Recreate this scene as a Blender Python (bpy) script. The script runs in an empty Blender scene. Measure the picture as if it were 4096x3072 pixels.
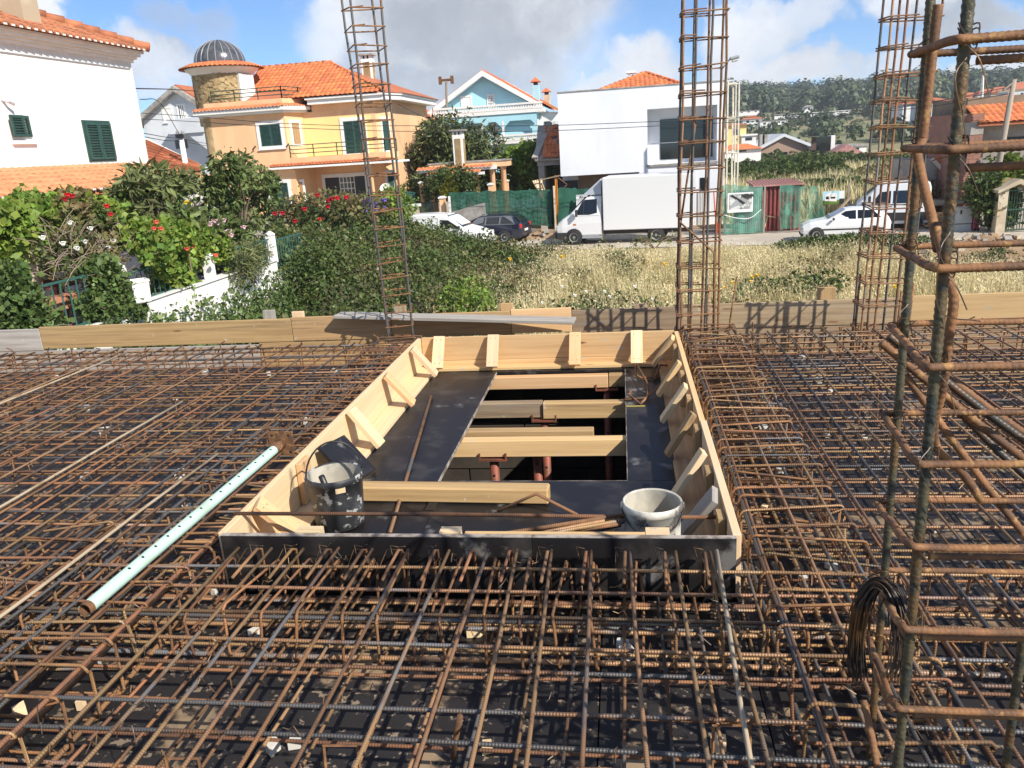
import bpy, math, random
import numpy as np
from mathutils import Vector, Matrix
random.seed(7); rng = np.random.default_rng(7)
R = math.radians
scene = bpy.context.scene
COL = scene.collection
# ------------------------------------------------------------------ camera
H = 1.65                      # eye height above the formwork deck (deck = z 0)
G = -3.1                      # street and lot level
F_PX, PITCH, ROLL, YAW = 3193.8, R(16.472), R(-3.636), R(-8.446)
_fw0 = Vector((math.sin(YAW), math.cos(YAW), 0)); _rt0 = Vector((math.cos(YAW), -math.sin(YAW), 0)); _z = Vector((0, 0, 1))
FW = _fw0 * math.cos(PITCH) - _z * math.sin(PITCH)
_up = _z * math.cos(PITCH) + _fw0 * math.sin(PITCH)
RT = _rt0 * math.cos(ROLL) + _up * math.sin(ROLL)
UP = -_rt0 * math.sin(ROLL) + _up * math.cos(ROLL)
cam = bpy.data.cameras.new('camera'); cam.sensor_width = 36; cam.lens = F_PX / 4096 * 36
cam.clip_start = 0.05; cam.clip_end = 6000
camo = bpy.data.objects.new('camera', cam); COL.objects.link(camo)
camo.matrix_world = Matrix(((RT.x, UP.x, -FW.x, 0), (RT.y, UP.y, -FW.y, 0), (RT.z, UP.z, -FW.z, H), (0, 0, 0, 1)))
scene.camera = camo
CAM = Vector((0, 0, H))
def at(u, v, X=None, Y=None, Z=None, D=None):
    """real-world point seen at photo position (u, v) on a known plane of the place"""
    d = FW * F_PX + RT * (u - 2048) + UP * (1536 - v)
    if X is not None: t = X / d.x
    elif Y is not None: t = Y / d.y
    elif Z is not None: t = (Z - H) / d.z
    else: t = D / math.hypot(d.x, d.y)
    return CAM + d * t
# ------------------------------------------------------------------ light
SUN = Vector((0.98, -0.75, 1.0)).normalized()          # towards the sun
sd = bpy.data.lights.new('sun', 'SUN'); sd.energy = 4.6; sd.angle = R(0.53); sd.color = (1.0, 0.93, 0.82)
so = bpy.data.objects.new('sun', sd); COL.objects.link(so)
so.rotation_euler = SUN.to_track_quat('Z', 'Y').to_euler()
scene.view_settings.view_transform = 'Standard'; scene.view_settings.look = 'None'
scene.view_settings.gamma = 1.0; scene.view_settings.use_curve_mapping = False
scene.view_settings.exposure = 0.62
world = bpy.data.worlds.new('World'); scene.world = world; world.use_nodes = True
def build_sky():
    nt = world.node_tree; N = nt.nodes; L = nt.links; N.clear()
    def nd(t, **k):
        n = N.new(t)
        for a, b in k.items(): setattr(n, a, b)
        return n
    def val(sock, x):
        if hasattr(x, 'links') or isinstance(x, bpy.types.NodeSocket): L.new(x, sock)
        else: sock.default_value = x
    def math_(op, a, b=0.0, clamp=False):
        n = nd('ShaderNodeMath', operation=op, use_clamp=clamp); val(n.inputs[0], a); val(n.inputs[1], b); return n.outputs[0]
    def vec(op, a, b=None):
        n = nd('ShaderNodeVectorMath', operation=op); val(n.inputs[0], a)
        if b is not None: val(n.inputs[1], b)
        return n.outputs['Value'] if op in ('DOT_PRODUCT', 'LENGTH', 'DISTANCE') else n.outputs[0]
    def smooth(x, a, b):
        n = nd('ShaderNodeMapRange', interpolation_type='SMOOTHSTEP'); val(n.inputs[0], x)
        n.inputs[1].default_value = a; n.inputs[2].default_value = b; return n.outputs[0]
    def noise(v, sc, det, rough=.55):
        n = nd('ShaderNodeTexNoise'); L.new(v, n.inputs['Vector']); n.inputs['Scale'].default_value = sc
        n.inputs['Detail'].default_value = det; n.inputs['Roughness'].default_value = rough; return n
    out = nd('ShaderNodeOutputWorld'); bg = nd('ShaderNodeBackground'); bg.inputs['Strength'].default_value = 0.10
    sky = nd('ShaderNodeTexSky', sky_type='NISHITA', sun_disc=False)
    sky.sun_elevation = math.asin(SUN.z); sky.sun_rotation = math.atan2(SUN.x, SUN.y)
    sky.air_density = .6; sky.dust_density = 0.0; sky.ozone_density = 6.0
    tc = nd('ShaderNodeTexCoord'); d = tc.outputs['Generated']
    wob = noise(d, 5.5, 8, .6); wob2 = noise(d, 17, 5, .6)
    w1 = vec('SUBTRACT', wob.outputs['Color'], (0.5, 0.5, 0.5)); w2 = vec('SUBTRACT', wob2.outputs['Color'], (0.5, 0.5, 0.5))
    sc1 = nd('ShaderNodeVectorMath', operation='SCALE'); L.new(w1, sc1.inputs[0]); sc1.inputs['Scale'].default_value = .16
    sc2 = nd('ShaderNodeVectorMath', operation='SCALE'); L.new(w2, sc2.inputs[0]); sc2.inputs['Scale'].default_value = .055
    dw = vec('ADD', vec('ADD', d, sc1.outputs[0]), sc2.outputs[0])
    # cloud banks: direction, half-width, half-height (radians), density
    banks = [((1600, 90), .105, .085, 1), ((1880, 170), .15, .085, 1), ((2150, 40), .085, .065, 1), ((1700, 360), .12, .05, .95), ((1450, 200), .05, .05, .8), ((2010, 330), .07, .035, .5),
             ((790, 95), .036, .028, .5), ((290, 70), .022, .020, 1), ((640, 280), .050, .032, .9), ((590, 370), .05, .022, .7),
             ((2560, 270), .050, .040, 1), ((2420, 340), .06, .02, .9), ((2990, 200), .050, .055, 1), ((3230, 290), .075, .026, 1), ((3220, 60), .030, .022, .8), ((3900, 30), .08, .020, 1),
             ((3960, 265), .08, .018, 1), ((3600, 240), .045, .036, .95), ((3130, 130), .03, .03, .9), ((4300, 260), .10, .04, 1), ((-300, 300), .15, .08, .9), ((3650, -60), .07, .03, 1)]
    tot = None
    for (u, v), hw, hh, den in banks:
        c = (at(u, v, D=100) - CAM).normalized(); rx = c.cross(Vector((0, 0, 1))).normalized(); uy = rx.cross(c)
        a = math_('DIVIDE', vec('DOT_PRODUCT', dw, tuple(rx)), hw); b = math_('DIVIDE', vec('DOT_PRODUCT', vec('SUBTRACT', dw, tuple(c)), tuple(uy)), hh)
        r2 = math_('ADD', math_('MULTIPLY', a, a), math_('MULTIPLY', b, b))
        front = math_('GREATER_THAN', vec('DOT_PRODUCT', d, tuple(c)), 0.5)
        m = math_('MULTIPLY', math_('MULTIPLY', smooth(r2, 1.55, .15), den), front)
        tot = m if tot is None else math_('MAXIMUM', tot, m)
    # the same broken cumulus over the rest of the dome
    sep = nd('ShaderNodeSeparateXYZ'); L.new(d, sep.inputs[0])
    cfw = (at(2048, 300, D=100) - CAM).normalized()
    away = smooth(vec('DOT_PRODUCT', d, tuple(cfw)), .82, .62)
    fb = noise(d, 3.2, 9, .58)
    rest = math_('MULTIPLY', smooth(fb.outputs['Fac'], .50, .60), away)
    tot = math_('MAXIMUM', tot, rest)
    br = noise(d, 11, 8, .62); tot = math_('MULTIPLY', tot, smooth(math_('ADD', br.outputs['Fac'], math_('MULTIPLY', tot, .22)), .40, .66))
    up_ = smooth(sep.outputs[2], -.02, .03); tot = math_('MULTIPLY', tot, up_, True)
    # grey bodies, bright tops
    nb = noise(dw, 7, 6, .6)
    gcs = [((1950, 90), .15, .055), ((1650, 90), .07, .05), ((1650, 350), .13, .04), ((3850, 40), .10, .03), ((790, 100), .05, .04), ((2200, 20), .06, .04)]
    gt = None
    for (u, v), hw, hh in gcs:
        c = (at(u, v, D=100) - CAM).normalized(); rx = c.cross(Vector((0, 0, 1))).normalized(); uy = rx.cross(c)
        a = math_('DIVIDE', vec('DOT_PRODUCT', dw, tuple(rx)), hw); b = math_('DIVIDE', vec('DOT_PRODUCT', vec('SUBTRACT', dw, tuple(c)), tuple(uy)), hh)
        m = smooth(math_('ADD', math_('MULTIPLY', a, a), math_('MULTIPLY', b, b)), 1.4, .1)
        gt = m if gt is None else math_('MAXIMUM', gt, m)
    grey = math_('MULTIPLY_ADD', nb.outputs['Fac'], 1.0)
    N_ = grey.node; N_.inputs[2].default_value = -.25
    grey = math_('ADD', math_('MULTIPLY', grey, 1.7), math_('MULTIPLY', gt, .48), False)
    g = smooth(grey, .12, 1.2)
    ccol = nd('ShaderNodeMix', data_type='RGBA'); L.new(g, ccol.inputs['Factor'])
    ccol.inputs['A'].default_value = (7.2, 7.35, 7.6, 1); ccol.inputs['B'].default_value = (2.8, 3.05, 3.45, 1)
    mix = nd('ShaderNodeMix', data_type='RGBA'); L.new(tot, mix.inputs['Factor'])
    tint = nd('ShaderNodeMix', data_type='RGBA', blend_type='MULTIPLY'); tint.inputs['Factor'].default_value = 1
    L.new(sky.outputs[0], tint.inputs['A']); tint.inputs['B'].default_value = (.86, 1.06, 1.12, 1)
    L.new(tint.outputs['Result'], mix.inputs['A']); L.new(ccol.outputs['Result'], mix.inputs['B'])
    L.new(mix.outputs['Result'], bg.inputs['Color']); L.new(bg.outputs[0], out.inputs[0])
build_sky()
# ------------------------------------------------------------------ mesh helpers
OFF = {}
class MB:
    def __init__(s): s.v = []; s.f = []; s.uv = []
    def add(s, vs, fs, uvs=None):
        o = len(s.v); s.v += [tuple(p) for p in vs]
        for i, f in enumerate(fs):
            s.f.append(tuple(o + k for k in f))
            s.uv.append(uvs[i] if uvs else [(0.0, 0.0)] * len(f))
        return s
    def box(s, c, size, M=None):
        """box centre c, full size; M optional 3x3; grain (u) along the longest side"""
        hx, hy, hz = size[0] / 2, size[1] / 2, size[2] / 2; c = Vector(c)
        P = [Vector((x * hx, y * hy, z * hz)) for z in (-1, 1) for y in (-1, 1) for x in (-1, 1)]
        F = [((0, 2, 3, 1), 2), ((4, 5, 7, 6), 2), ((0, 1, 5, 4), 1), ((2, 6, 7, 3), 1), ((0, 4, 6, 2), 0), ((1, 3, 7, 5), 0)]
        order = sorted(range(3), key=lambda k: -size[k]); ju, jv = random.random() * 9, random.random() * 9
        uvs = []
        for f, ax in F:
            ab = [k for k in order if k != ax]
            uvs.append([(P[k][ab[0]] + ju, P[k][ab[1]] + jv + ax * .37) for k in f])
        W = [(M @ p if M else p) + c for p in P]
        return s.add(W, [f for f, _ in F], uvs)
    def span(s, x0, x1, y0, y1, z0, z1):
        return s.box(((x0 + x1) / 2, (y0 + y1) / 2, (z0 + z1) / 2), (abs(x1 - x0), abs(y1 - y0), abs(z1 - z0)))
    def beam(s, p0, p1, w, h, up=(0, 0, 1)):
        p0, p1 = Vector(p0), Vector(p1); d = (p1 - p0); L = d.length; d.normalize(); up = Vector(up)
        if abs(d.dot(up)) > .98: up = Vector((1, 0, 0)) if abs(d.x) < .9 else Vector((0, 1, 0))
        side = d.cross(up).normalized(); u2 = side.cross(d)
        M = Matrix((d, side, u2)).transposed()
        return s.box((p0 + p1) / 2, (L, w, h), M)
    def tube(s, pts, r, n=6, cap=True, v0=None):
        pts = [Vector(p) for p in pts]; k = len(pts); rs = r if isinstance(r, (list, tuple)) else [r] * k
        t = (pts[1] - pts[0]).normalized(); a = Vector((0, 0, 1)) if abs(t.z) < .9 else Vector((1, 0, 0))
        nrm = t.cross(a).normalized(); vs = []; lens = [random.random() if v0 is None else v0]
        for i, p in enumerate(pts):
            t2 = (pts[min(i + 1, k - 1)] - pts[max(i - 1, 0)]).normalized()
            nrm = (nrm - t2 * nrm.dot(t2)).normalized(); b = t2.cross(nrm)
            if i: lens.append(lens[-1] + (p - pts[i - 1]).length)
            for j in range(n):
                q = 2 * math.pi * j / n; vs.append(p + (nrm * math.cos(q) + b * math.sin(q)) * rs[i])
        fs = []; uv = []
        for i in range(k - 1):
            for j in range(n):
                j2 = (j + 1) % n; fs.append((i * n + j, i * n + j2, (i + 1) * n + j2, (i + 1) * n + j))
                uv.append([(j / n, lens[i]), ((j + 1) / n, lens[i]), ((j + 1) / n, lens[i + 1]), (j / n, lens[i + 1])])
        if cap:
            fs.append(tuple(range(n))[::-1]); uv.append([(0, 0)] * n)
            fs.append(tuple((k - 1) * n + j for j in range(n))); uv.append([(0, 0)] * n)
        return s.add(vs, fs, uv)
    def prism(s, poly, z0, z1):
        """vertical prism on a plan polygon"""
        n = len(poly); vs = [(x, y, z0) for x, y in poly] + [(x, y, z1) for x, y in poly]
        A = sum(poly[i][0] * poly[(i + 1) % n][1] - poly[(i + 1) % n][0] * poly[i][1] for i in range(n))
        fs = [(i, (i + 1) % n, n + (i + 1) % n, n + i) for i in range(n)] + [tuple(range(n))[::-1], tuple(n + i for i in range(n))]
        if A < 0: fs = [f[::-1] for f in fs]
        return s.add(vs, fs)
    def extrude(s, poly3, d):
        """planar 3D polygon pushed along d"""
        d = Vector(d); n = len(poly3); vs = [Vector(p) for p in poly3] + [Vector(p) + d for p in poly3]
        fs = [(i, (i + 1) % n, n + (i + 1) % n, n + i) for i in range(n)] + [tuple(range(n))[::-1], tuple(n + i for i in range(n))]
        return s.add(vs, fs)
    def quad(s, a, b, c, d):
        a, b, c, d = map(Vector, (a, b, c, d)); w = (b - a).length; h = (d - a).length
        return s.add([a, b, c, d], [(0, 1, 2, 3)], [[(0, 0), (w, 0), (w, h), (0, h)]])
    def lathe(s, prof, c, n=24, M=None, a0=0, a1=2 * math.pi):
        full = abs(a1 - a0 - 2 * math.pi) < 1e-6; m = n if full else n + 1; vs = []; c = Vector(c)
        for r, z in prof:
            for j in range(m):
                q = a0 + (a1 - a0) * j / n; p = Vector((r * math.cos(q), r * math.sin(q), z)); vs.append((M @ p if M else p) + c)
        fs = []; uv = []
        for i in range(len(prof) - 1):
            for j in range(n):
                j2 = (j + 1) % m; fs.append((i * m + j, i * m + j2, (i + 1) * m + j2, (i + 1) * m + j)); uv.append([(j / n, i), ((j + 1) / n, i), ((j + 1) / n, i + 1), (j / n, i + 1)])
        return s.add(vs, fs, uv)
    def mesh(s, name, off=None, smooth=False):
        me = bpy.data.meshes.new(name); vs = s.v
        if off is not None and off.length: vs = [(x - off.x, y - off.y, z - off.z) for x, y, z in vs]
        me.from_pydata(vs, [], s.f)
        ul = me.uv_layers.new(name='UVMap'); flat = [c for f in s.uv for p in f for c in p]
        ul.data.foreach_set('uv', flat)
        if smooth: me.polygons.foreach_set('use_smooth', [True] * len(me.polygons))
        me.update(); return me
def link(name, me, m=None, parent=None, loc=None, kind=None):
    o = bpy.data.objects.new(name, me); COL.objects.link(o)
    if m is not None and me is not None and not me.materials: me.materials.append(m)
    if parent is not None: o.parent = parent; OFF[o] = OFF.get(parent, Vector())
    if loc is not None: o.location = loc; OFF[o] = Vector(loc)
    if kind: o['kind'] = kind
    return o
def part(name, mb, m, parent, smooth=False, kind=None, bevel=0, label=None):
    if getattr(mb, 'sides', None):
        for q in mb.sides: o = part(name, q, m, parent, smooth, kind, bevel, label)
        return o
    """mesh part, built in world metres, under its thing"""
    o = link(name, mb.mesh(name, OFF.get(parent, Vector()), smooth), m, parent, kind=kind)
    if bevel: bev(o, bevel)
    if label: o['label'] = label
    return o
def bev(o, w):
    b = o.modifiers.new('bevel', 'BEVEL'); b.width = w; b.segments = 1; b.limit_method = 'ANGLE'; b.angle_limit = R(40)
def tag(o, label, cat, group=None):
    o['label'] = label; o['category'] = cat
    if group: o['group'] = group
    return o
def thing(name, label, cat, loc=(0, 0, 0), group=None, rz=0):
    o = bpy.data.objects.new(name, None); COL.objects.link(o); o.location = loc; o.rotation_euler = (0, 0, rz)
    OFF[o] = Vector(loc) if not rz else Vector(); o.empty_display_size = .2
    return tag(o, label, cat, group)
def solo(name, mb, m, label, cat, group=None, smooth=False, bevel=0, loc=None):
    """a thing that is one mesh"""
    if loc is None:
        n = len(mb.v); loc = Vector((sum(p[0] for p in mb.v) / n, sum(p[1] for p in mb.v) / n, min(p[2] for p in mb.v)))
    o = link(name, mb.mesh(name, Vector(loc), smooth), m, loc=loc); tag(o, label, cat, group)
    if bevel: bev(o, bevel)
    return o
def struct(name, mb, m, smooth=False):
    o = link(name, mb.mesh(name, None, smooth), m); o['kind'] = 'structure'; return o
def np_mesh(name, V, F, m, parent=None, kind=None, smooth=False, loc=None):
    """numpy verts (n,3), faces (m,k) with k 3 or 4"""
    me = bpy.data.meshes.new(name); off = OFF.get(parent, Vector()) if parent is not None else (Vector(loc) if loc is not None else Vector())
    V = V - np.array(off)[None]; k = F.shape[1]
    me.vertices.add(len(V)); me.vertices.foreach_set('co', V.astype(np.float32).ravel())
    me.loops.add(F.size); me.loops.foreach_set('vertex_index', F.astype(np.int32).ravel())
    me.polygons.add(len(F)); me.polygons.foreach_set('loop_start', np.arange(0, F.size, k, dtype=np.int32))
    try: me.polygons.foreach_set('loop_total', np.full(len(F), k, dtype=np.int32))
    except Exception: pass
    if smooth: me.polygons.foreach_set('use_smooth', np.ones(len(F), dtype=bool))
    me.update(calc_edges=True); me.validate()
    return link(name, me, m, parent, loc=loc, kind=kind)
# ------------------------------------------------------------------ materials
def mat(name, col, rough=.7, col2=None, scale=4, detail=5, lo=.4, hi=.6, metal=0, bump=0, bscale=None, coord='Object', stretch=None, orand=0.0, irand=0.0,
        col3=None, knots=False, scale3=18, lo3=.62, hi3=.70, alpha=None, emit=None, spec=None, trans=0.0, ribs=None, hue=0.0, detail3=4):
    m = bpy.data.materials.new(name); m.use_nodes = True; nt = m.node_tree; N = nt.nodes; L = nt.links
    b = N['Principled BSDF']; b.inputs['Roughness'].default_value = rough; b.inputs['Metallic'].default_value = metal
    if spec is not None: b.inputs['Specular IOR Level'].default_value = spec
    b.inputs['Base Color'].default_value = (*col, 1)
    tc = N.new('ShaderNodeTexCoord'); vecs = tc.outputs[coord]; oi = N.new('ShaderNodeObjectInfo')
    va = N.new('ShaderNodeVectorMath'); va.operation = 'MULTIPLY_ADD'
    cmb = N.new('ShaderNodeCombineXYZ'); mu = N.new('ShaderNodeMath'); mu.operation = 'MULTIPLY'; mu.inputs[1].default_value = 57.3
    L.new(oi.outputs['Random'], mu.inputs[0]); L.new(mu.outputs[0], cmb.inputs[0]); L.new(mu.outputs[0], cmb.inputs[1])
    L.new(vecs, va.inputs[0]); va.inputs[1].default_value = stretch or (1, 1, 1); L.new(cmb.outputs[0], va.inputs[2])
    V = va.outputs[0]; cur = None
    def mixc(f, a, c):
        x = N.new('ShaderNodeMix'); x.data_type = 'RGBA'; L.new(f, x.inputs['Factor'])
        if a is None: x.inputs['A'].default_value = (*col, 1)
        else: L.new(a, x.inputs['A'])
        x.inputs['B'].default_value = (*c, 1); return x.outputs['Result']
    def nz(sc, det, lo_, hi_, vv=None):
        n = N.new('ShaderNodeTexNoise'); n.inputs['Scale'].default_value = sc; n.inputs['Detail'].default_value = det; n.inputs['Roughness'].default_value = .6
        L.new(vv or V, n.inputs['Vector']); r = N.new('ShaderNodeMapRange'); r.interpolation_type = 'SMOOTHSTEP'; L.new(n.outputs['Fac'], r.inputs[0])
        r.inputs[1].default_value = lo_; r.inputs[2].default_value = hi_; return r.outputs[0], n.outputs['Fac']
    nf = None
    if col2 is not None:
        f, nf = nz(scale, detail, lo, hi); cur = mixc(f, None, col2)
    if col3 is not None:
        f, _ = nz(scale3, detail3, lo3, hi3); cur = mixc(f, cur, col3)
    if knots:
        vo = N.new('ShaderNodeTexVoronoi'); vo.inputs['Scale'].default_value = 1.0; vs_ = N.new('ShaderNodeVectorMath'); vs_.operation = 'MULTIPLY'; vs_.inputs[1].default_value = (11, 1.9, 1); L.new(V, vs_.inputs[0]); L.new(vs_.outputs[0], vo.inputs['Vector'])
        rk = N.new('ShaderNodeMapRange'); rk.interpolation_type = 'SMOOTHSTEP'; L.new(vo.outputs['Distance'], rk.inputs[0]); rk.inputs[1].default_value = .15; rk.inputs[2].default_value = .06
        gk = N.new('ShaderNodeMath'); gk.operation = 'GREATER_THAN'; gk.inputs[1].default_value = .55; sk = N.new('ShaderNodeSeparateXYZ'); L.new(vo.outputs['Color'], sk.inputs[0]); L.new(sk.outputs[0], gk.inputs[0])
        mk_ = N.new('ShaderNodeMath'); mk_.operation = 'MULTIPLY'; L.new(rk.outputs[0], mk_.inputs[0]); L.new(gk.outputs[0], mk_.inputs[1])
        cur = mixc(mk_.outputs[0], cur, (.20, .105, .05))
        f, _ = nz(13, 9, .645, .69, tc.outputs['Object']); cur = mixc(f, cur, (.48, .42, .34))
    if orand or irand or hue:
        hs = N.new('ShaderNodeHueSaturation')
        if cur is None: hs.inputs['Color'].default_value = (*col, 1)
        else: L.new(cur, hs.inputs['Color'])
        src = oi.outputs['Random']; amt = orand
        if irand:
            ge = N.new('ShaderNodeNewGeometry'); src = ge.outputs['Random Per Island']; amt = irand
        r = N.new('ShaderNodeMapRange'); L.new(src, r.inputs[0]); r.inputs[3].default_value = 1 - amt; r.inputs[4].default_value = 1 + amt
        L.new(r.outputs[0], hs.inputs['Value'])
        if hue:
            r2 = N.new('ShaderNodeMapRange'); m2 = N.new('ShaderNodeMath'); m2.operation = 'FRACT'; m3 = N.new('ShaderNodeMath'); m3.operation = 'MULTIPLY'; m3.inputs[1].default_value = 13.7
            L.new(src, m3.inputs[0]); L.new(m3.outputs[0], m2.inputs[0]); L.new(m2.outputs[0], r2.inputs[0]); r2.inputs[3].default_value = .5 - hue; r2.inputs[4].default_value = .5 + hue
            L.new(r2.outputs[0], hs.inputs['Hue'])
        cur = hs.outputs[0]
    if cur is not None: L.new(cur, b.inputs['Base Color'])
    h = None
    if bump:
        if bscale or nf is None: _, h = nz(bscale or 20, 5, 0, 1)
        else: h = nf
        bp = N.new('ShaderNodeBump'); bp.inputs['Strength'].default_value = bump; bp.inputs['Distance'].default_value = .01; L.new(h, bp.inputs['Height']); L.new(bp.outputs[0], b.inputs['Normal'])
    if ribs:
        wv = N.new('ShaderNodeTexWave'); wv.bands_direction = 'Y'; wv.inputs['Scale'].default_value = ribs; wv.inputs['Distortion'].default_value = 0
        uvv = N.new('ShaderNodeVectorMath'); uvv.operation = 'MULTIPLY_ADD'; L.new(tc.outputs['UV'], uvv.inputs[0]); uvv.inputs[1].default_value = (1, 1, 1)
        L.new(tc.outputs['UV'], wv.inputs['Vector']); bp = N.new('ShaderNodeBump'); bp.inputs['Strength'].default_value = .38; bp.inputs['Distance'].default_value = .003
        L.new(wv.outputs['Fac'], bp.inputs['Height']); L.new(bp.outputs[0], b.inputs['Normal'])
    if trans:
        tr = N.new('ShaderNodeBsdfTranslucent'); mx = N.new('ShaderNodeMixShader'); mx.inputs[0].default_value = trans
        if cur is not None: L.new(cur, tr.inputs[0])
        else: tr.inputs[0].default_value = (*col, 1)
        L.new(b.outputs[0], mx.inputs[1]); L.new(tr.outputs[0], mx.inputs[2]); L.new(mx.outputs[0], N['Material Output'].inputs[0])
    if alpha is not None:
        tp = N.new('ShaderNodeBsdfTransparent'); mx = N.new('ShaderNodeMixShader')
        if isinstance(alpha, float): mx.inputs[0].default_value = alpha
        else:
            f, _ = nz(alpha[2], 4, alpha[3], alpha[4]); r = N.new('ShaderNodeMapRange'); L.new(f, r.inputs[0]); r.inputs[3].default_value = alpha[0]; r.inputs[4].default_value = alpha[1]; L.new(r.outputs[0], mx.inputs[0])
        L.new(tp.outputs[0], mx.inputs[1]); L.new(b.outputs[0], mx.inputs[2]); L.new(mx.outputs[0], N['Material Output'].inputs[0])
    return m
def leafmat(name, col, col2, irand=.35, trans=.3, scale=.6, hue=.02, rough=.5):
    return mat(name, col, rough, col2, scale, 4, .35, .65, irand=irand, trans=trans, hue=hue, spec=.3)
def wood(name, col, col2, rough=.75, col3=None, **k):
    return mat(name, col, rough, col2, 6, 6, .35, .7, coord='UV', stretch=(.22, 6, 1), bump=.2, orand=.2, hue=.008, col3=col3, scale3=2.2, lo3=.56, hi3=.70, detail3=8, knots=True, **k)
M = {}
M['rebar'] = mat('rebar_steel', (.275, .16, .08), .5, (.15, .145, .145), 1.6, 3, .53, .64, metal=.25, stretch=(1, 1, 1), orand=.5, hue=.012, col3=(.17, .09, .05), scale3=9, lo3=.52, hi3=.66, ribs=36)
M['rust'] = mat('rusty_rebar', (.265, .13, .055), .7, (.14, .075, .04), 5, 4, .4, .62, orand=.3, hue=.012, ribs=36)
M['greysteel'] = mat('dark_rebar', (.095, .092, .09), .5, (.17, .09, .045), 3, 4, .50, .64, metal=.3, orand=.2, ribs=36)
M['greenbar'] = mat('weathered_rebar', (.095, .085, .052), .5, (.15, .085, .036), 5, 6, .48, .62, metal=.3, col3=(.045, .05, .042), scale3=16, lo3=.48, hi3=.6, bump=.5, bscale=60)
M['darkbar'] = mat('dark_oily_bar', (.05, .048, .045), .5, (.11, .065, .035), 6, 5, .5, .65, metal=.3)
M['rustbar'] = mat('rusty_thick_bar', (.235, .11, .045), .75, (.115, .058, .03), 11, 7, .42, .6, col3=(.33, .18, .065), scale3=38, lo3=.56, hi3=.66, orand=.15, bump=.25, bscale=160)
M['wire'] = mat('tie_wire', (.19, .11, .05), .5, (.06, .05, .045), 9, 3, metal=.5)
M['filmply'] = mat('film_faced_plywood', (.011, .010, .011), .46, (.040, .035, .033), 4.5, 10, .48, .68, spec=.4, col3=(.15, .145, .14), scale3=3.2, lo3=.60, hi3=.68, detail3=14, bump=.05, bscale=6)
M['deckply'] = mat('worn_deck_plywood', (.020, .018, .018), .5, (.27, .195, .12), 2.3, 12, .58, .63, col3=(.22, .17, .12), scale3=30, lo3=.58, hi3=.64, orand=.25, bump=.08, bscale=12)
M['plyedge'] = mat('plywood_edge', (.38, .34, .30), .8, (.15, .12, .1), 12, 4)
M['newwood'] = wood('new_pine', (.65, .435, .22), (.57, .36, .17), col3=(.48, .30, .14))
M['palewood'] = wood('pale_pine', (.71, .54, .335), (.66, .48, .28), col3=(.54, .36, .18))
M['midwood'] = wood('used_pine', (.46, .30, .145), (.33, .205, .095), col3=(.24, .155, .085))
M['greywood'] = wood('weathered_wood', (.36, .265, .165), (.22, .155, .095), col3=(.27, .24, .20))
M['greyplank'] = wood('cement_grey_plank', (.42, .39, .35), (.27, .24, .21))
M['concrete'] = mat('concrete', (.36, .34, .31), .9, (.24, .22, .20), 2, 6, bump=.2, bscale=15)
M['shaftblock'] = mat('darkened_shaft_masonry', (.055, .044, .034), .95, (.035, .028, .022), 2.5, 5, bump=.3, bscale=9)  # blocks coloured far darker than concrete; the shaft's shade is in the colour
M['redsteel'] = mat('red_painted_steel', (.26, .075, .045), .6, (.15, .06, .035), 7, 4, metal=.2)
M['mint'] = mat('mint_painted_steel', (.48, .68, .58), .45, (.40, .50, .38), 3, 5, .5, .7, col3=(.24, .17, .09), scale3=11, lo3=.62, hi3=.72, detail3=7)
M['bucketblack'] = mat('cement_splashed_black_rubber', (.028, .030, .034), .5, (.07, .075, .08), 8, 5, .45, .65, col3=(.40, .40, .39), scale3=17, lo3=.55, hi3=.59, detail3=9)
M['bucketin'] = mat('dried_mortar', (.45, .42, .35), .9, (.30, .28, .23), 6, 5)
M['bucketwhite'] = mat('dirty_white_plastic', (.66, .64, .57), .6, (.42, .40, .35), 7, 9, .45, .56, col3=(.15, .14, .13), scale3=11, lo3=.57, hi3=.61, detail3=9)
M['dark'] = mat('black_metal', (.02, .02, .022), .4)
M['white'] = mat('white_paint', (.80, .79, .77), .6, (.74, .73, .70), 1.2, 4)
M['whitewall'] = mat('white_render', (.82, .81, .79), .85, (.74, .73, .69), 1.2, 7, stretch=(1, 1, .2), bump=.08, bscale=30)
M['modern'] = mat('white_smooth_render', (.76, .785, .82), .8, (.70, .725, .76), .6, 7, stretch=(1, 1, .3), bump=.05, bscale=2)
M['peach'] = mat('peach_render', (.84, .52, .29), .85, (.77, .46, .25), .9, 7, stretch=(1, 1, .25), bump=.06, bscale=30)
M['yellow'] = mat('yellow_render_and_glow', (.88, .66, .28), .85, (.85, .62, .26), .6, 4)  # far house render; on the balcony wall, reflected warm light put into colour
M['blue'] = mat('sky_blue_render', (.38, .66, .75), .85, (.35, .62, .71), .5, 4)
M['greyhouse'] = mat('pale_grey_render', (.62, .65, .68), .85, (.54, .57, .60), .5, 5)
M['stone'] = mat('ochre_stone', (.42, .31, .16), .85, (.30, .21, .10), 2.4, 5, orand=.12, bump=.3, bscale=9)
M['stained'] = mat('stained_render', (.58, .50, .38), .9, (.44, .36, .25), 1.0, 5, col3=(.62, .34, .05), scale3=.9, lo3=.60, hi3=.72)
M['tile'] = mat('clay_roof_tile', (.60, .185, .065), .8, (.50, .15, .055), 4, 4, orand=.18, hue=.008, col3=(.36, .20, .10), scale3=2.2, lo3=.66, hi3=.8)
M['tileold'] = mat('lichened_roof_tile', (.46, .165, .08), .85, (.34, .13, .065), 3, 5, orand=.28, col3=(.30, .20, .07), scale3=5, lo3=.58, hi3=.7)
M['tileorange'] = mat('orange_roof_tile', (.62, .26, .125), .85, (.54, .215, .10), 3, 4, orand=.12)  # lighter, softer orange than the other roof tiles
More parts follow.
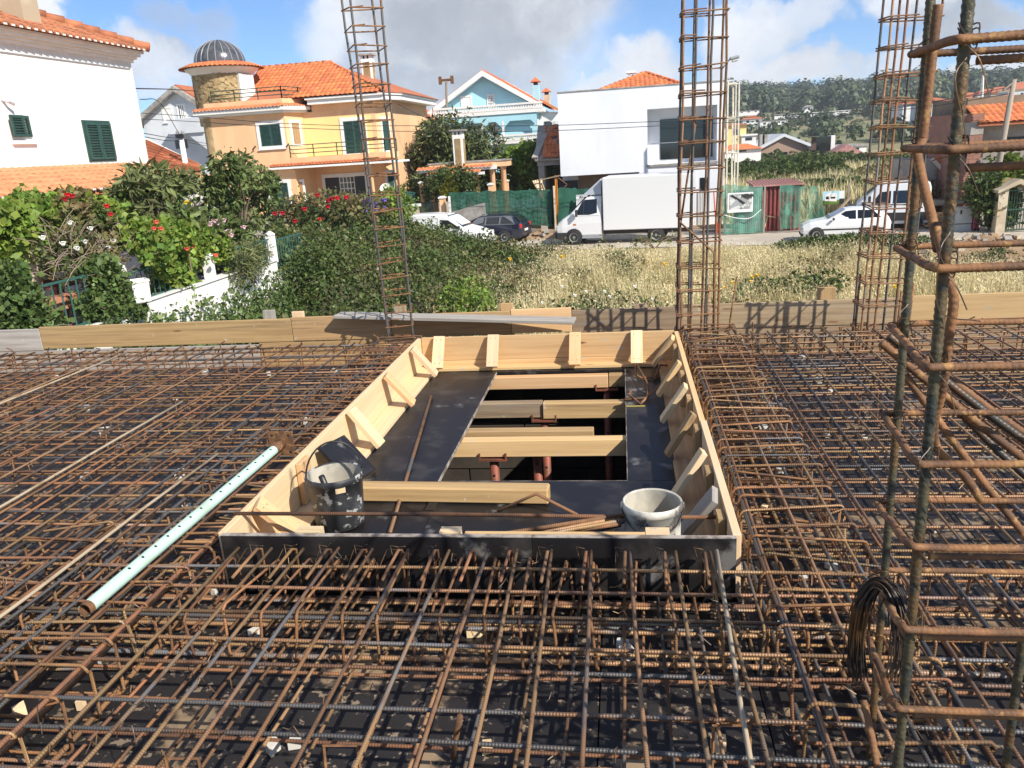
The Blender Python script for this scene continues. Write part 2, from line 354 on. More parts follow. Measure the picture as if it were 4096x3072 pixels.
M['farroof'] = mat('distant_clay_roof', (.46, .15, .07), .85, (.40, .13, .06), 1.5, 4)
M['mortar'] = mat('white_mortar', (.72, .70, .66), .9)
M['shutter'] = mat('dark_green_shutter', (.022, .065, .055), .5, (.03, .085, .07), 5, 3)
M['rail'] = mat('dark_green_railing', (.03, .075, .05), .5)
M['teal'] = mat('teal_railing', (.03, .11, .095), .5)
M['glass'] = mat('dark_glass', (.012, .015, .018), .06, spec=.7)
M['dome'] = mat('smoked_dome_glazing', (.075, .08, .09), .22, (.12, .12, .125), 3, 3, spec=.8, metal=.3)
M['alu'] = mat('aluminium', (.55, .56, .57), .4, metal=.6)
M['ground'] = mat('dry_lot_soil', (.42, .34, .20), .95, (.32, .27, .13), .35, 6, .4, .6, col3=(.13, .13, .055), scale3=.12, lo3=.52, hi3=.66)
M['road'] = mat('dusty_road', (.48, .43, .36), .95, (.40, .35, .29), .5, 6, bump=.1, bscale=12, col3=(.32, .27, .2), scale3=1.1, lo3=.62, hi3=.75)
M['soil'] = mat('brown_soil', (.24, .15, .085), .95, (.34, .25, .16), 1.5, 6, bump=.6, bscale=4)
M['net'] = mat('green_debris_net', (.035, .16, .105), .8, (.045, .21, .14), 1.2, 4, alpha=(.55, .85, .9, .35, .65))
M['netdark'] = mat('dense_green_net', (.02, .105, .068), .85, (.028, .13, .085), 1.0, 4, alpha=.93)
M['netlight'] = mat('thin_green_net', (.07, .27, .19), .8, (.11, .34, .25), 2, 6, alpha=(.32, .70, 1.6, .35, .65))
M['maroon'] = mat('maroon_sheet_metal', (.26, .065, .06), .6, (.19, .055, .05), 2, 4)
M['pinkmetal'] = mat('faded_red_sheet', (.46, .24, .215), .8, (.34, .17, .15), 2.5, 5, stretch=(1, 5, 1))
M['carwhite'] = mat('white_car_paint', (.78, .79, .80), .22, spec=.6)
M['carnavy'] = mat('navy_car_paint', (.012, .016, .035), .15, spec=.8)
M['trim'] = mat('black_car_plastic', (.03, .03, .032), .6)
M['greytrim'] = mat('grey_car_plastic', (.33, .35, .37), .5)
M['tyre'] = mat('tyre_rubber', (.022, .022, .024), .85)
M['rim'] = mat('wheel_rim', (.42, .43, .44), .4, metal=.6)
M['redlamp'] = mat('red_tail_lamp', (.55, .015, .012), .2, spec=.7)
M['headlamp'] = mat('clear_head_lamp', (.55, .55, .50), .15, spec=.8)
M['amber'] = mat('amber_lamp', (.6, .2, .02), .3)
M['cream'] = mat('cream_scaffold_paint', (.66, .63, .54), .7, (.52, .48, .40), 3, 4)
M['galv'] = mat('galvanised_pole', (.50, .53, .55), .5, (.44, .47, .49), 2, 3, metal=.3)
M['pole'] = mat('weathered_pole', (.33, .28, .23), .9, (.24, .20, .16), 2, 5, stretch=(1, 1, .1))
M['cable'] = mat('black_cable', (.03, .03, .035), .7)
M['brick'] = mat('red_brick', (.34, .165, .115), .9, (.27, .145, .11), 2, 6, orand=.1)
M['cementwall'] = mat('grey_cement_render', (.40, .37, .33), .95, (.29, .26, .23), .9, 6)
M['brownwall'] = mat('bare_brown_render', (.25, .19, .135), .95, (.19, .145, .10), .8, 5)
M['cabinet'] = mat('grey_cabinet', (.50, .51, .50), .6, (.44, .45, .44), 2, 4)
M['pink'] = mat('pink_plastic', (.42, .055, .13), .5)
M['yellowpaint'] = mat('yellow_paint', (.75, .50, .02), .6)
M['bark'] = mat('bark', (.16, .12, .085), .9, (.09, .07, .05), 6, 5, stretch=(1, 1, .3))
M['twig'] = mat('dry_twig', (.26, .20, .15), .9)
M['vine'] = leafmat('vine_leaf', (.22, .31, .055), (.14, .22, .04), hue=.03)
M['loquat'] = leafmat('loquat_leaf', (.115, .15, .05), (.20, .22, .095), irand=.4, trans=.15)
M['avocado'] = leafmat('glossy_leaf', (.095, .14, .04), (.14, .18, .06), irand=.4, trans=.2)
M['ivy'] = leafmat('ivy_leaf', (.085, .135, .04), (.13, .19, .055), irand=.45, trans=.2)
M['bramble'] = leafmat('bramble_leaf', (.06, .095, .024), (.105, .14, .042), irand=.5, trans=.2, scale=.35, hue=.03)
M['bramble2'] = leafmat('browned_bramble_leaf', (.17, .17, .065), (.22, .18, .085), irand=.5, trans=.2, scale=.5, hue=.03)
M['darktree'] = leafmat('dark_tree_leaf', (.06, .085, .025), (.13, .15, .055), irand=.5, trans=.12, scale=1.2)
M['conifer'] = leafmat('golden_conifer', (.26, .25, .02), (.20, .20, .025), irand=.3)
M['rosebush'] = leafmat('rose_leaf', (.10, .135, .045), (.19, .15, .065), irand=.5, scale=1.0, hue=.03)
M['forest'] = leafmat('forest_foliage', (.048, .072, .034), (.10, .12, .05), irand=.45, trans=.1, scale=.02)
M['hillgrass'] = mat('hill_pasture', (.20, .19, .085), .95, (.30, .25, .13), .012, 6, .4, .6, col3=(.10, .13, .05), scale3=.03, lo3=.5, hi3=.62)
M['straw'] = leafmat('dry_oat_grass', (.82, .72, .46), (.62, .53, .29), irand=.35, trans=.35, scale=.5, hue=.02, rough=.7)
M['grass'] = leafmat('green_grass', (.20, .23, .07), (.32, .31, .11), irand=.35, trans=.35, scale=.6, hue=.02, rough=.7)
M['redflower'] = mat('red_petals', (.55, .012, .03), .6, orand=.3)
M['pinkflower'] = mat('pale_pink_petals', (.80, .55, .62), .6, orand=.1)
M['whiteflower'] = mat('white_petals', (.85, .84, .78), .6)
M['coral'] = mat('coral_petals', (.80, .16, .10), .6, orand=.2)
M['purple'] = mat('violet_petals', (.22, .14, .48), .6, orand=.2)
M['ochre'] = mat('ochre_plastic', (.45, .36, .08), .6)
M['yellowfl'] = mat('yellow_petals', (.80, .52, .02), .6)
M['chipwhite'] = mat('dusty_white_plastic', (.56, .54, .49), .8)
M['paper'] = mat('white_board', (.80, .80, .80), .5)
M['chrome'] = mat('dull_window_trim', (.22, .23, .24), .4, metal=.5)
M['ink'] = mat('black_print', (.02, .02, .02), .6)
M['greyprint'] = mat('grey_print', (.30, .31, .31), .5, (.62, .63, .62), 3.2, 5, .45, .55, col3=(.06, .06, .06), scale3=2.4, lo3=.55, hi3=.60)
# ================================================================== setting: ground, road
struct('ground', MB().quad((-1450, -300, G - .02), (1450, -300, G - .02), (1450, 1700, G - .02), (-1450, 1700, G - .02)), M['ground'])
RD = Vector((math.cos(R(-10)), math.sin(R(-10)), 0)); RN = Vector((-RD.y, RD.x, 0)); RP = Vector((2, 37.0, G))       # near road edge
def rd(s, n, z=0): return RP + RD * s + RN * n + Vector((0, 0, z))
mb = MB(); mb.quad(rd(-70, 0, .0), rd(70, 0, .0), rd(70, 5.6, .0), rd(-70, 5.6, .0)); struct('road', mb, M['road'])
mb = MB(); mb.extrude([rd(-70, 5.62, -.05), rd(70, 5.62, -.05), rd(70, 5.85, -.05), rd(-70, 5.85, -.05)], (0, 0, .17)); struct('kerb', mb, M['concrete'])
mb = MB(); mb.quad(rd(-70, 5.86, .012), rd(70, 5.86, .012), rd(70, 9, .02), rd(-70, 9, .02)); struct('dirt_verge', mb, M['soil'])
# ================================================================== slab formwork
deck = thing('formwork_deck', 'black plywood deck of the slab formwork lying under the steel mesh', 'formwork deck', (0, 3, -.02))
def panels(x0, x1, y0, y1, px, py, m='deckply', name='plywood_panel', par=None, t=.02):
    xs = list(np.arange(x0, x1 - .05, px)) + [x1]; ys = list(np.arange(y0, y1 - .05, py)) + [y1]
    for i in range(len(xs) - 1):
        for j in range(len(ys) - 1):
            dz = random.uniform(-.0025, .0); g = .0025
            part(name, MB().span(xs[i] + g, xs[i + 1] - g, ys[j] + g, ys[j + 1] - g, -t + dz, dz), M[m], par or deck)
panels(-8.2, -1.60, -1.5, 6.2, 1.02, 2.0)
panels(-1.60, .39, -1.5, 2.66, .5, 2.0)
panels(.39, 5.2, -1.5, 6.2, 1.02, 2.0)
part('edge_board', MB().span(-1.6, .39, 6.03, 6.2, -.02, -.001), M['deckply'], deck)
# trench of the edge beam
part('beam_bottom', MB().span(-8.2, 5.2, 6.2, 6.88, -.20, -.18), M['greywood'], deck)
part('beam_side', MB().span(-8.2, 5.2, 6.18, 6.198, -.18, -.022), M['greywood'], deck)
# storey below: shaft and floor seen through the stair opening, plus unseen outer walls
low = thing('lower_storey', 'dim concrete block shaft seen through the stair opening', 'building', (0, 3, G))
part('floor', MB().span(-8.2, 5.2, -1.5, 6.9, G, G + .1), M['concrete'], low)
for a in ((-8.2, -8.0, -1.5, 6.9), (5.0, 5.2, -1.5, 6.9), (-8.0, 5.0, 6.7, 6.9), (-8.0, 5.0, -1.5, -1.3)):
    part('light_block_wall', MB().span(*a, G + .1, -.21), M['concrete'], low)  # unseen walls added to stop light leaking in under the deck
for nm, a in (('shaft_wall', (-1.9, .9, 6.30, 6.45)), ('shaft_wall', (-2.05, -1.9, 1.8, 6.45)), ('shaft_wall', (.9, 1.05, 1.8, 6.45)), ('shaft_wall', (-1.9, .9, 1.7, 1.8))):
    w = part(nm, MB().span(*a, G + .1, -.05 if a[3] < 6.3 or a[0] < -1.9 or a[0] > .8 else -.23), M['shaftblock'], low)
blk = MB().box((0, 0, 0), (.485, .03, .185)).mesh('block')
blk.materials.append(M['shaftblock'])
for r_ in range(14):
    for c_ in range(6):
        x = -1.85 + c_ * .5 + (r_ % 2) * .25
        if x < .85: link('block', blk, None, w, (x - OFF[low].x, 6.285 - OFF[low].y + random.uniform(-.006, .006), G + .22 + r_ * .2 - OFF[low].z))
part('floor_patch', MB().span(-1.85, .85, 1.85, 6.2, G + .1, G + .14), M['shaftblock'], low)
# ------------------------------------------------------------------ edge boards at the far side
edge = thing('edge_formwork', 'row of timber boards closing the far edge of the slab', 'formwork', (0, 6.9, -.2))
YB = 6.90
def board(x0, x1, z0, z1, m, y=YB, t=.027, tilt=0.0, b=.003):
    mb = MB(); a = Vector((x0, y + t / 2, (z0 + z1) / 2 - tilt)); c = Vector((x1, y + t / 2, (z0 + z1) / 2 + tilt)); mb.beam(a, c, t, z1 - z0)
    return part('board', mb, M[m], edge, bevel=b)
board(-8.2, -5.62, .03, .245, 'greyplank'); board(-5.615, -3.05, .045, .262, 'midwood'); board(-3.045, -2.10, .05, .272, 'midwood', y=YB - .004)
board(-2.095, -1.0, .05, .262, 'midwood'); board(-.995, -.46, .06, .275, 'newwood', y=YB - .003); board(-.455, .45, .035, .25, 'greywood'); board(.455, 2.28, .045, .262, 'greywood', y=YB - .002)
board(2.285, 5.2, .06, .272, 'newwood')
board(-8.2, -3.4, -.19, .025, 'greyplank', y=YB + .004); board(-3.395, -.9, -.19, .04, 'midwood', y=YB + .004); board(-.895, .45, -.19, .03, 'midwood', y=YB + .004); board(.455, 1.95, -.19, .04, 'greywood', y=YB + .004); board(1.955, 5.2, -.19, .055, 'greywood', y=YB + .004)
board(-1.9, -.55, -.02, .045, 'midwood', y=YB - .03)
for u, vt, m in ((1076, 1240, 'greyplank'), (1192, 1245, 'palewood'), (1600, 1222, 'greywood'), (2026, 1212, 'midwood'), (2560, 1214, 'greywood'), (3305, 1148, 'midwood')):
    p = at(u, vt, Y=YB + .06); wd = .11 if u < 3000 else .145
    part('stake', MB().span(p.x - wd / 2, p.x + wd / 2, YB + .034, YB + .075, -.2, p.z), M[m], edge, bevel=.003)
# plank lying on top of the edge boards
a, b = at(1350, 1262, Y=YB - .02), at(2297, 1292, Y=6.62)
solo('loose_plank', MB().beam((a.x, YB - .02, .285), (b.x, 6.70, .20), .19, .028), M['greyplank'], 'long cement grey plank lying loose along the top of the edge boards', 'plank', bevel=.003)
# ------------------------------------------------------------------ stair opening box
X0, X1, Y0, Y1, HB = -1.595, .373, 2.68, 5.995, .25
box = thing('stair_opening_formwork', 'timber box formed around the stair opening, black front panel and slanted braces', 'formwork', (-.6, 4.3, 0))
T = .028
mid = -.36
for a, b_ in ((X0 - .006, mid - .001), (mid + .001, X1 + .012)):
    fp = part('front_panel', MB().span(a, b_, Y0 - .004, Y0 + .017, .001, HB), M['filmply'], box)
    part('panel_edge', MB().span(a, b_, Y0 - .0045, Y0 + .0175, HB - .0015, HB + .0015), M['plyedge'], fp)
part('side_board', MB().span(X0 - T, X0, Y0 + .018, Y1, .0, HB), M['palewood'], box, bevel=.002)
part('side_board', MB().span(X1, X1 + T + .004, Y0 + .018, 3.95, .0, HB + .004), M['palewood'], box, bevel=.002)
part('side_board', MB().span(X1 - .002, X1 + T, 3.953, Y1, .0, HB - .003), M['newwood'], box, bevel=.002)
part('side_board', MB().span(X0 + .002, X1 - .002, Y1 + .004, Y1 + .03, .062, HB), M['newwood'], box, bevel=.002)
part('side_board', MB().span(X0 + .002, X1 - .002, Y1 - .002, Y1 + .028, .001, .060), M['newwood'], box, bevel=.002)
part('floor_board', MB().span(X0 + .002, X0 + .125, 3.12, Y1 - .01, .001, .026), M['palewood'], box, bevel=.002)
part('floor_board', MB().span(X0 + .003, X0 + .135, 2.70, 3.11, .001, .026), M['newwood'], box, bevel=.002)
part('floor_board', MB().span(X1 - .135, X1 - .002, 2.70, 3.98, .001, .027), M['midwood'], box, bevel=.002)
part('floor_board', MB().span(X1 - .125, X1 - .002, 3.985, Y1 - .01, .001, .026), M['midwood'], box, bevel=.002)
part('floor_board', MB().span(X0 + .14, X1 - .14, Y1 - .10, Y1 - .004, .001, .024), M['newwood'], box, bevel=.002)
def brace(xt, yt, xb, yb, w, m, ax):
    d = Vector((xb - xt, yb - yt, -.235)).normalized(); up = (0, 1, 0) if ax == 'x' else (1, 0, 0)
    t = .028; side = d.cross(Vector(up)).normalized()
    p0 = Vector((xt, yt, HB + .012)); p1 = Vector((xb, yb, .045))
    br_ = part('brace', MB().beam(p0, p1, t, w, up), M[m], box, bevel=.002)
    for f in (.12, .86):
        c_ = p0.lerp(p1, f); n_ = d.cross(Vector(up)).normalized(); n_ = n_ if n_.z > 0 else -n_; u_ = Vector(up)
        for q_ in (-.22, .2): part('nail', MB().lathe([(0, .0006), (.0035, .0004)], c_ + n_ * (t / 2) + u_ * w * q_, 6, Matrix((d, u_, n_)).transposed()), M['dark'], br_)
for y, yb, m, w in ((5.63, 5.66, 'palewood', .09), (4.92, 4.96, 'newwood', .085), (4.20, 4.19, 'palewood', .10), (2.95, 3.02, 'newwood', .085)):
    brace(X0 + .025, y, X0 + .185, yb, w, m, 'x')
part('brace', MB().span(X0 + .003, X0 + .03, 3.42, 3.54, .03, HB - .005), M['newwood'], box, bevel=.002)
for y, yb, m in ((5.74, 5.80, 'newwood'), (5.06, 5.05, 'newwood'), (4.54, 4.55, 'palewood'), (4.04, 4.0, 'midwood'), (3.5, 3.47, 'palewood'), (3.03, 3.08, 'greyplank')):
    brace(X1 - .025, y, X1 - .165, yb, .085 if y > 3.2 else .11, m, 'x')
for y in (5.6, 4.9, 4.4, 3.9, 3.35, 2.9):
    part('post', MB().span(X1 - .032, X1 - .004, y - .045, y + .045, .028, HB - .012), M['midwood'], box)
for x, m in ((-1.44, 'palewood'), (-1.01, 'palewood'), (-.375, 'newwood'), (.09, 'palewood')):
    brace(x, Y1 - .012, x - .004, Y1 - .165, .088, m, 'y')
part('batten', MB().span(-.62, .06, 2.70, 2.72, .19, HB + .002), M['newwood'], box)
part('batten', MB().span(.062, .15, 2.70, 2.76, .18, HB + .001), M['palewood'], box); part('batten', MB().span(-1.30, -1.20, 2.70, 2.75, .18, HB + .006), M['palewood'], box); part('batten', MB().span(-.72, -.64, 2.70, 2.75, .18, HB + .006), M['palewood'], box)
def fpanel(x0, x1, y0, y1, dz=0):
    f = part('plywood_panel', MB().span(x0, x1, y0, y1, -.021 + dz, -.001 + dz), M['filmply'], box)
    return f
LX, RX, FY, BY = -.985, .0, 3.77, 5.86
fpanel(X0, LX, FY - .35, Y1); fpanel(X0, -.93, Y0, FY - .352, -.001); fpanel(-.928, X1, Y0, FY, -.0005); fpanel(RX, X1, FY + .002, Y1); fpanel(LX + .002, RX - .002, BY, Y1, -.001)
part('panel_edge', MB().span(LX, LX + .003, FY, BY, -.022, -.0005), M['plyedge'], box); part('panel_edge', MB().span(LX + .003, RX - .003, FY, FY + .003, -.022, -.0005), M['plyedge'], box); part('panel_edge', MB().span(RX - .003, RX, FY + .003, BY, -.022, -.0005), M['plyedge'], box)
# timbers and steel props in the opening
def joist(x0, x1, y, zt, h, m, label, w=.075):
    solo('timber_beam', MB().beam((x0, y, zt - h / 2), (x1, y + random.uniform(-.01, .01), zt - h / 2), w, h), M[m], label, 'timber beam', 'timbers crossing the stair opening', bevel=.004)
joist(-1.3, -.13, 5.80, -.022, .095, 'newwood', 'clean squared timber at the far end of the stair opening, left of the butt joint'); joist(-.125, .3, 5.81, -.022, .095, 'midwood', 'short timber at the far right end of the stair opening, right of the butt joint')
joist(-1.3, -.565, 5.17, -.024, .105, 'greywood', 'cement stained rough timber across the opening, left half of second row'); joist(-.56, .3, 5.15, -.022, .11, 'midwood', 'rough dark timber with wavy lower edge, right half of second row')
joist(-1.3, -.2, 4.64, -.03, .06, 'midwood', 'thin timber set lower just behind the thick near beam'); joist(-1.3, .3, 4.45, -.022, .105, 'newwood', 'thick pale brown timber spanning the opening nearest the log')
def prop(x, y, zt, label):
    t = thing('steel_prop', label, 'prop', (x, y, G + .1), 'red props standing under the stair opening')
    part('tube', MB().tube([(x, y, G + .12), (x, y, zt - .02)], .028, 12), M['redsteel'], t, smooth=True)
    part('outer_tube', MB().tube([(x, y, G + .12), (x, y, -1.5)], .034, 12), M['redsteel'], t, smooth=True)
    part('head_plate', MB().span(x - .075, x + .075, y - .05, y + .05, zt - .02, zt - .008).span(x - .085, x - .075, y - .05, y + .05, zt - .02, zt + .03).span(x + .075, x + .085, y - .05, y + .05, zt - .02, zt + .03), M['redsteel'], t)
    part('base_plate', MB().span(x - .07, x + .07, y - .07, y + .07, G + .1, G + .12), M['redsteel'], t)
    for k in range(5): part('pin_hole', MB().lathe([(0, 0), (.008, 0)], (x, y - .0285, zt - .12 - k * .12), 8, Matrix.Rotation(R(90), 3, 'X')), M['dark'], t)
prop(-.555, 5.16, -.135, 'red steel prop under the joint of the two rough timbers'); prop(-.55, 4.56, -.10, 'red steel prop rising behind the thick near timber'); prop(-.80, 4.45, -.13, 'rusty red prop with forked head under the thick near timber'); prop(-.14, 5.80, -.12, 'red prop at the far butt joint of the end timbers')
# log and loose pieces inside the box
solo('timber_log', MB().beam((-1.42, 3.56, .042), (-.375, 3.52, .042), .085, .08), M['midwood'], 'rough sawn squared timber lying across the black panels beside the black bucket', 'timber', bevel=.008)
a, b = at(1725, 1585, Z=.012), at(1560, 2130, Z=.012)
solo('loose_rebar', MB().tube([a, (a * .6 + b * .4) + Vector((0, 0, -.002)), b], .010, 8), M['rebar'], 'single loose bar lying lengthwise on the left black panel under the log', 'rebar', smooth=True)
solo('loose_rebar', MB().tube([(-1.63, 2.86, HB + .006), (-.8, 2.88, HB - .005), (.02, 2.93, .21), (.36, 2.95, .20)], .0085, 8), M['rust'], 'thin rusty bar laid across the box end in front of the black bucket', 'rebar', smooth=True)
for k, (dy, ry, m) in enumerate(((0, .10, 'greysteel'), (.03, .06, 'rebar'), (.055, .02, 'rebar'), (.085, -.03, 'rust'), (.11, -.06, 'greysteel'), (.13, -.1, 'rebar'), (.05, -.06, 'rust'), (.02, .0, 'rebar'))):
    y = 2.84 + dy; solo('rebar_offcut', MB().tube([(-1.05 + .12 * (k % 3), y - ry * .35, .012 + .006 * (k % 4)), (-.5, y - ry * .1, .10 + .012 * (k % 4)), (-.03 + .02 * (k % 2), y + ry * .6, .19 + .014 * (k % 4))], .0085, 8), M[m], 'straight bar in the pile lying behind the front panel, left of the white bucket', 'rebar', 'pile of bars behind the front panel', smooth=True)
p = [at(1990, 2045, Z=.01), at(2145, 1975, Z=.09), at(2310, 2060, Z=.01)]
solo('bent_rebar', MB().tube(p, .008, 8), M['rust'], 'rusty bar bent into an upturned V beside the right end of the log', 'rebar', smooth=True)
p = [at(2545, 1460, Z=.09), at(2548, 1505, Z=.02), at(2640, 1512, Z=.02)]
def hook(pts, lab): solo('bent_rebar', MB().tube(pts, .0085, 8), M['rustbar'], lab, 'rebar', smooth=True)
hook([at(2542, 1458, Z=.06), at(2545, 1500, Z=.02), at(2565, 1512, Z=.012), at(2640, 1510, Z=.012)], 'short hooked bar pointing up near the back right corner of the box')
hook([at(2545, 1455, Z=.06), at(2585, 1525, Z=.06), at(2592, 1560, Z=.05), at(2588, 1590, Z=.02), at(2495, 1600, Z=.012)], 'long S-bent bar on the right black panel')
hook([at(2525, 1560, Z=.06), at(2515, 1580, Z=.03), at(2562, 1615, Z=.012), at(2625, 1555, Z=.04), at(2680, 1500, Z=.08)], 'V-bent rusty bar leaning on a right hand brace')
hook([at(2670, 1462, Z=.07), at(2640, 1460, Z=.07), at(2615, 1520, Z=.015)], 'small cranked bar in the shade behind the second right brace')
solo('plywood_offcut', MB().beam((-1.55, 3.80, .215), (-1.38, 3.76, .03), .30, .018, (1, 0, .6)), M['filmply'], 'black plywood offcut leaning on the left side board behind the bucket', 'plywood offcut')
solo('yellow_strip', MB().span(-.0, .12, 4.95, 4.962, .0, .004), M['ochre'], 'thin yellow strip lying on the right black panel under a bent bar', 'strip')
a = at(2460, 2010, Z=.10); b = at(2425, 2130, Z=.01)
solo('wood_strip', MB().beam((-.06, 3.02, .16), (-.10, 2.93, .06), .045, .012), M['newwood'], 'short orange wood strip leaning on the bar pile behind the white bucket', 'wood strip', bevel=.003)
def where(u, v):
    if u > 2800: return 'right mesh, ' + ('near the far edge boards' if v < 1480 else 'beside the right cage' if u > 3250 else 'close to the stair box' if v < 2000 else 'near the front corner of the box')
    if v > 2300 and u > 500: return 'front mesh, ' + ('below the front panel' if v < 2450 else 'right of the middle' if u > 2000 else 'left of the middle' if u < 1300 else 'in the middle')
    return 'left mesh, ' + ('near the far edge boards' if v < 1560 else 'close to the mint prop' if v > 1950 or u > 900 else 'in its middle at the left')
def chip(u, v, s=.05, lab='white spacer block lying under the steel mesh', z=.012, m='chipwhite', grp='white spacer blocks on the deck', cat='spacer block'):
    s *= .72; p = at(u, v, Z=z); a = random.uniform(0, 3); n = random.choice((4, 5, 6))
    poly = [(p.x + math.cos(a + k * 6.283 / n) * s * random.uniform(.4, .75), p.y + math.sin(a + k * 6.283 / n) * s * random.uniform(.4, .75)) for k in range(n)]
    if lab.endswith('steel mesh'): lab = lab.replace('steel mesh', where(u, v))
    solo('spacer_block' if cat == 'spacer block' else 'wood_chip', MB().prism(poly, z - .011, z + random.uniform(.012, .03)), M[m], lab, cat, grp)
for u, v, s in ((218, 1512, .09), (820, 1490, .08), (1075, 1500, .05), (1332, 1485, .07), (1225, 1690, .07), (345, 1635, .07), (700, 1600, .05), (420, 1720, .11), (480, 1782, .06), (340, 1905, .06), (720, 1900, .07), (1005, 1927, .06), (930, 1330, .05),
                (1740, 2355, .055), (1650, 2575, .05), (2490, 2590, .055), (2460, 2350, .05), (2500, 2620, .06), (1180, 2970, .05), (1090, 2990, .06), (860, 2370, .04), (750, 2040, .06), (380, 2660, .05), (860, 2480, .045), (1020, 2530, .055),
                (3275, 1525, .05), (3320, 1570, .04), (3450, 1750, .05), (3055, 1715, .08), (3310, 1740, .05), (3215, 2330, .05), (3330, 2262, .06), (3740, 2115, .04), (2980, 2290, .04), (3130, 2510, .05), (3120, 1885, .05), (3080, 1800, .06), (2870, 1370, .05), (3210, 1430, .05)):
    chip(u, v, s)
for u, v, s in ((1900, 2520, .10), (1560, 2310, .07), (2870, 2980, .06), (1950, 2990, .05), (80, 2850, .06), (330, 2820, .05), (3060, 2040, .06)):
    chip(u, v, s, 'pale wood chip under the steel mesh', .012, 'palewood', 'wood chips on the deck', 'wood chip')
chip(2360, 1492 - 88, .06, 'small white wood chip on the back floor board left of the last brace', .036, 'paper', None, 'wood chip'); chip(2600, 1398, .06, 'small white wood chip on the back floor board beside the corner', .036, 'paper', None, 'wood chip')
# ------------------------------------------------------------------ buckets
def bucket(name, label, c, rb, rt, h, m, handle, rim=.004, lug=None):
    t = thing(name, label, 'bucket', c); C = Vector(c)
    prof = [(0, .001), (rb - .01, .001), (rb, .012), (rb + (rt - rb) * .5, h * .5), (rt - .002, h - .03), (rt + .004, h - .028), (rt + rim, h - .012), (rt + rim, h), (rt, h + .003), (rt - .006, h - .002)]
    part('shell', MB().lathe(prof, C, 40), M[m], t, smooth=True)
    part('lining', MB().lathe([(rt - .006, h - .002), (rb - .006, .02), (0, .018)], C, 40), M['bucketin'], t, smooth=True)
    part('handle', MB().tube([C + Vector(p) for p in handle], .0042, 6), M['dark'], t, smooth=True)
    for s in (-1, 1):
        e = Vector(handle[0 if s < 0 else -1]); part('lug', MB().box(C + e, (.009, .022, .026)), M['dark'] if m == 'bucketblack' else M[m], t, bevel=.003)
    return t, C
r = .128; cx, cy = -1.34, 3.27
arch = [(r * .93 * -math.cos(q), r * .37 * -math.cos(q) + .02 * math.sin(q), .245 + .16 * math.sin(q)) for q in np.linspace(0, math.pi, 17)]
bt, C = bucket('black_bucket', 'black rubber bucket splashed with cement, handle up, standing in the box', (cx, cy, .005), .112, .128, .26, 'bucketblack', arch)
part('sticker', MB().quad(*[C + Vector((.1295 * math.cos(q), .1295 * math.sin(q), z)) * 1.0 for q, z in ((R(-70), .205), (R(-50), .205), (R(-50), .235), (R(-70), .235))]), M['palewood'], bt)
solo('tool_handle', MB().tube([(cx - .02, cy + .02, .05), (cx - .055, cy - .02, .255)], .015, 10), M['dark'], 'dark round tool handle standing inside the black bucket', 'tool', smooth=True)
cx, cy = .093, 2.89
droop = [(-.118 * math.cos(q), -.10 * math.sin(q) - .045, .235 - .075 * math.sin(q)) for q in np.linspace(0, math.pi, 15)]
droop = [(x, -math.sqrt(max(0, .128 ** 2 - x * x)) * math.sin(q) ** .6 if 0 < i < 14 else 0, z) for i, (q, (x, y, z)) in enumerate(zip(np.linspace(0, math.pi, 15), droop))]
wt, C = bucket('white_bucket', 'dirty white plastic bucket with black wire handle hanging down, by the front panel', (cx, cy, .045), .106, .112, .255, 'bucketwhite', droop, rim=.003)
# ------------------------------------------------------------------ mint prop tube lying on the mesh
a, b = at(340, 2440, Z=.262), at(1125, 1775, Z=.275)
t = thing('telescopic_prop', 'mint green perforated steel prop tube lying slanted on the left mesh', 'prop', a)
d = (b - a).normalized(); sd_ = d.cross(Vector((0, 0, 1))).normalized(); un = sd_.cross(d)
part('tube', MB().tube([a, b], .0235, 20, cap=False).tube([b - d * .002, a + d * .001], .0205, 20, cap=False), M['mint'], t, smooth=True)
hm = MB()
view = (CAM - (a + b) / 2).normalized(); view = (view - d * view.dot(d)).normalized(); nn = (un * .8 - sd_ * .0 + view * .75); nn = (nn - d * nn.dot(d)).normalized(); tt = d.cross(nn)
for k in range(15):
    c = a + d * ((b - a).length * (.155 + k * .054)); fr = Matrix((d, tt, nn)).transposed()
    part('pin_hole', MB().lathe([(0, .0244), (.0058, .0240)], c, 10, fr), M['dark'], t)
fr = Matrix((sd_, un, d)).transposed()
part('rusted_end', MB().tube([a - d * .003, a + d * .022], .0239, 20, cap=False).tube([a + d * .3, a - d * .002], .0203, 20, cap=False), M['rustbar'], t, smooth=True)
part('base_plate', MB().box(b + d * .004, (.13, .13, .008), fr), M['rustbar'], t)
part('socket', MB().tube([b - d * .09, b], .0252, 20), M['rustbar'], t, smooth=True)
for sx in (-1, 1):
    for sy in (-1, 1): part('plate_hole', MB().lathe([(0, -.0005), (.007, -.0005)], b + sd_ * .045 * sx + un * .045 * sy, 8, fr), M['dark'], t)
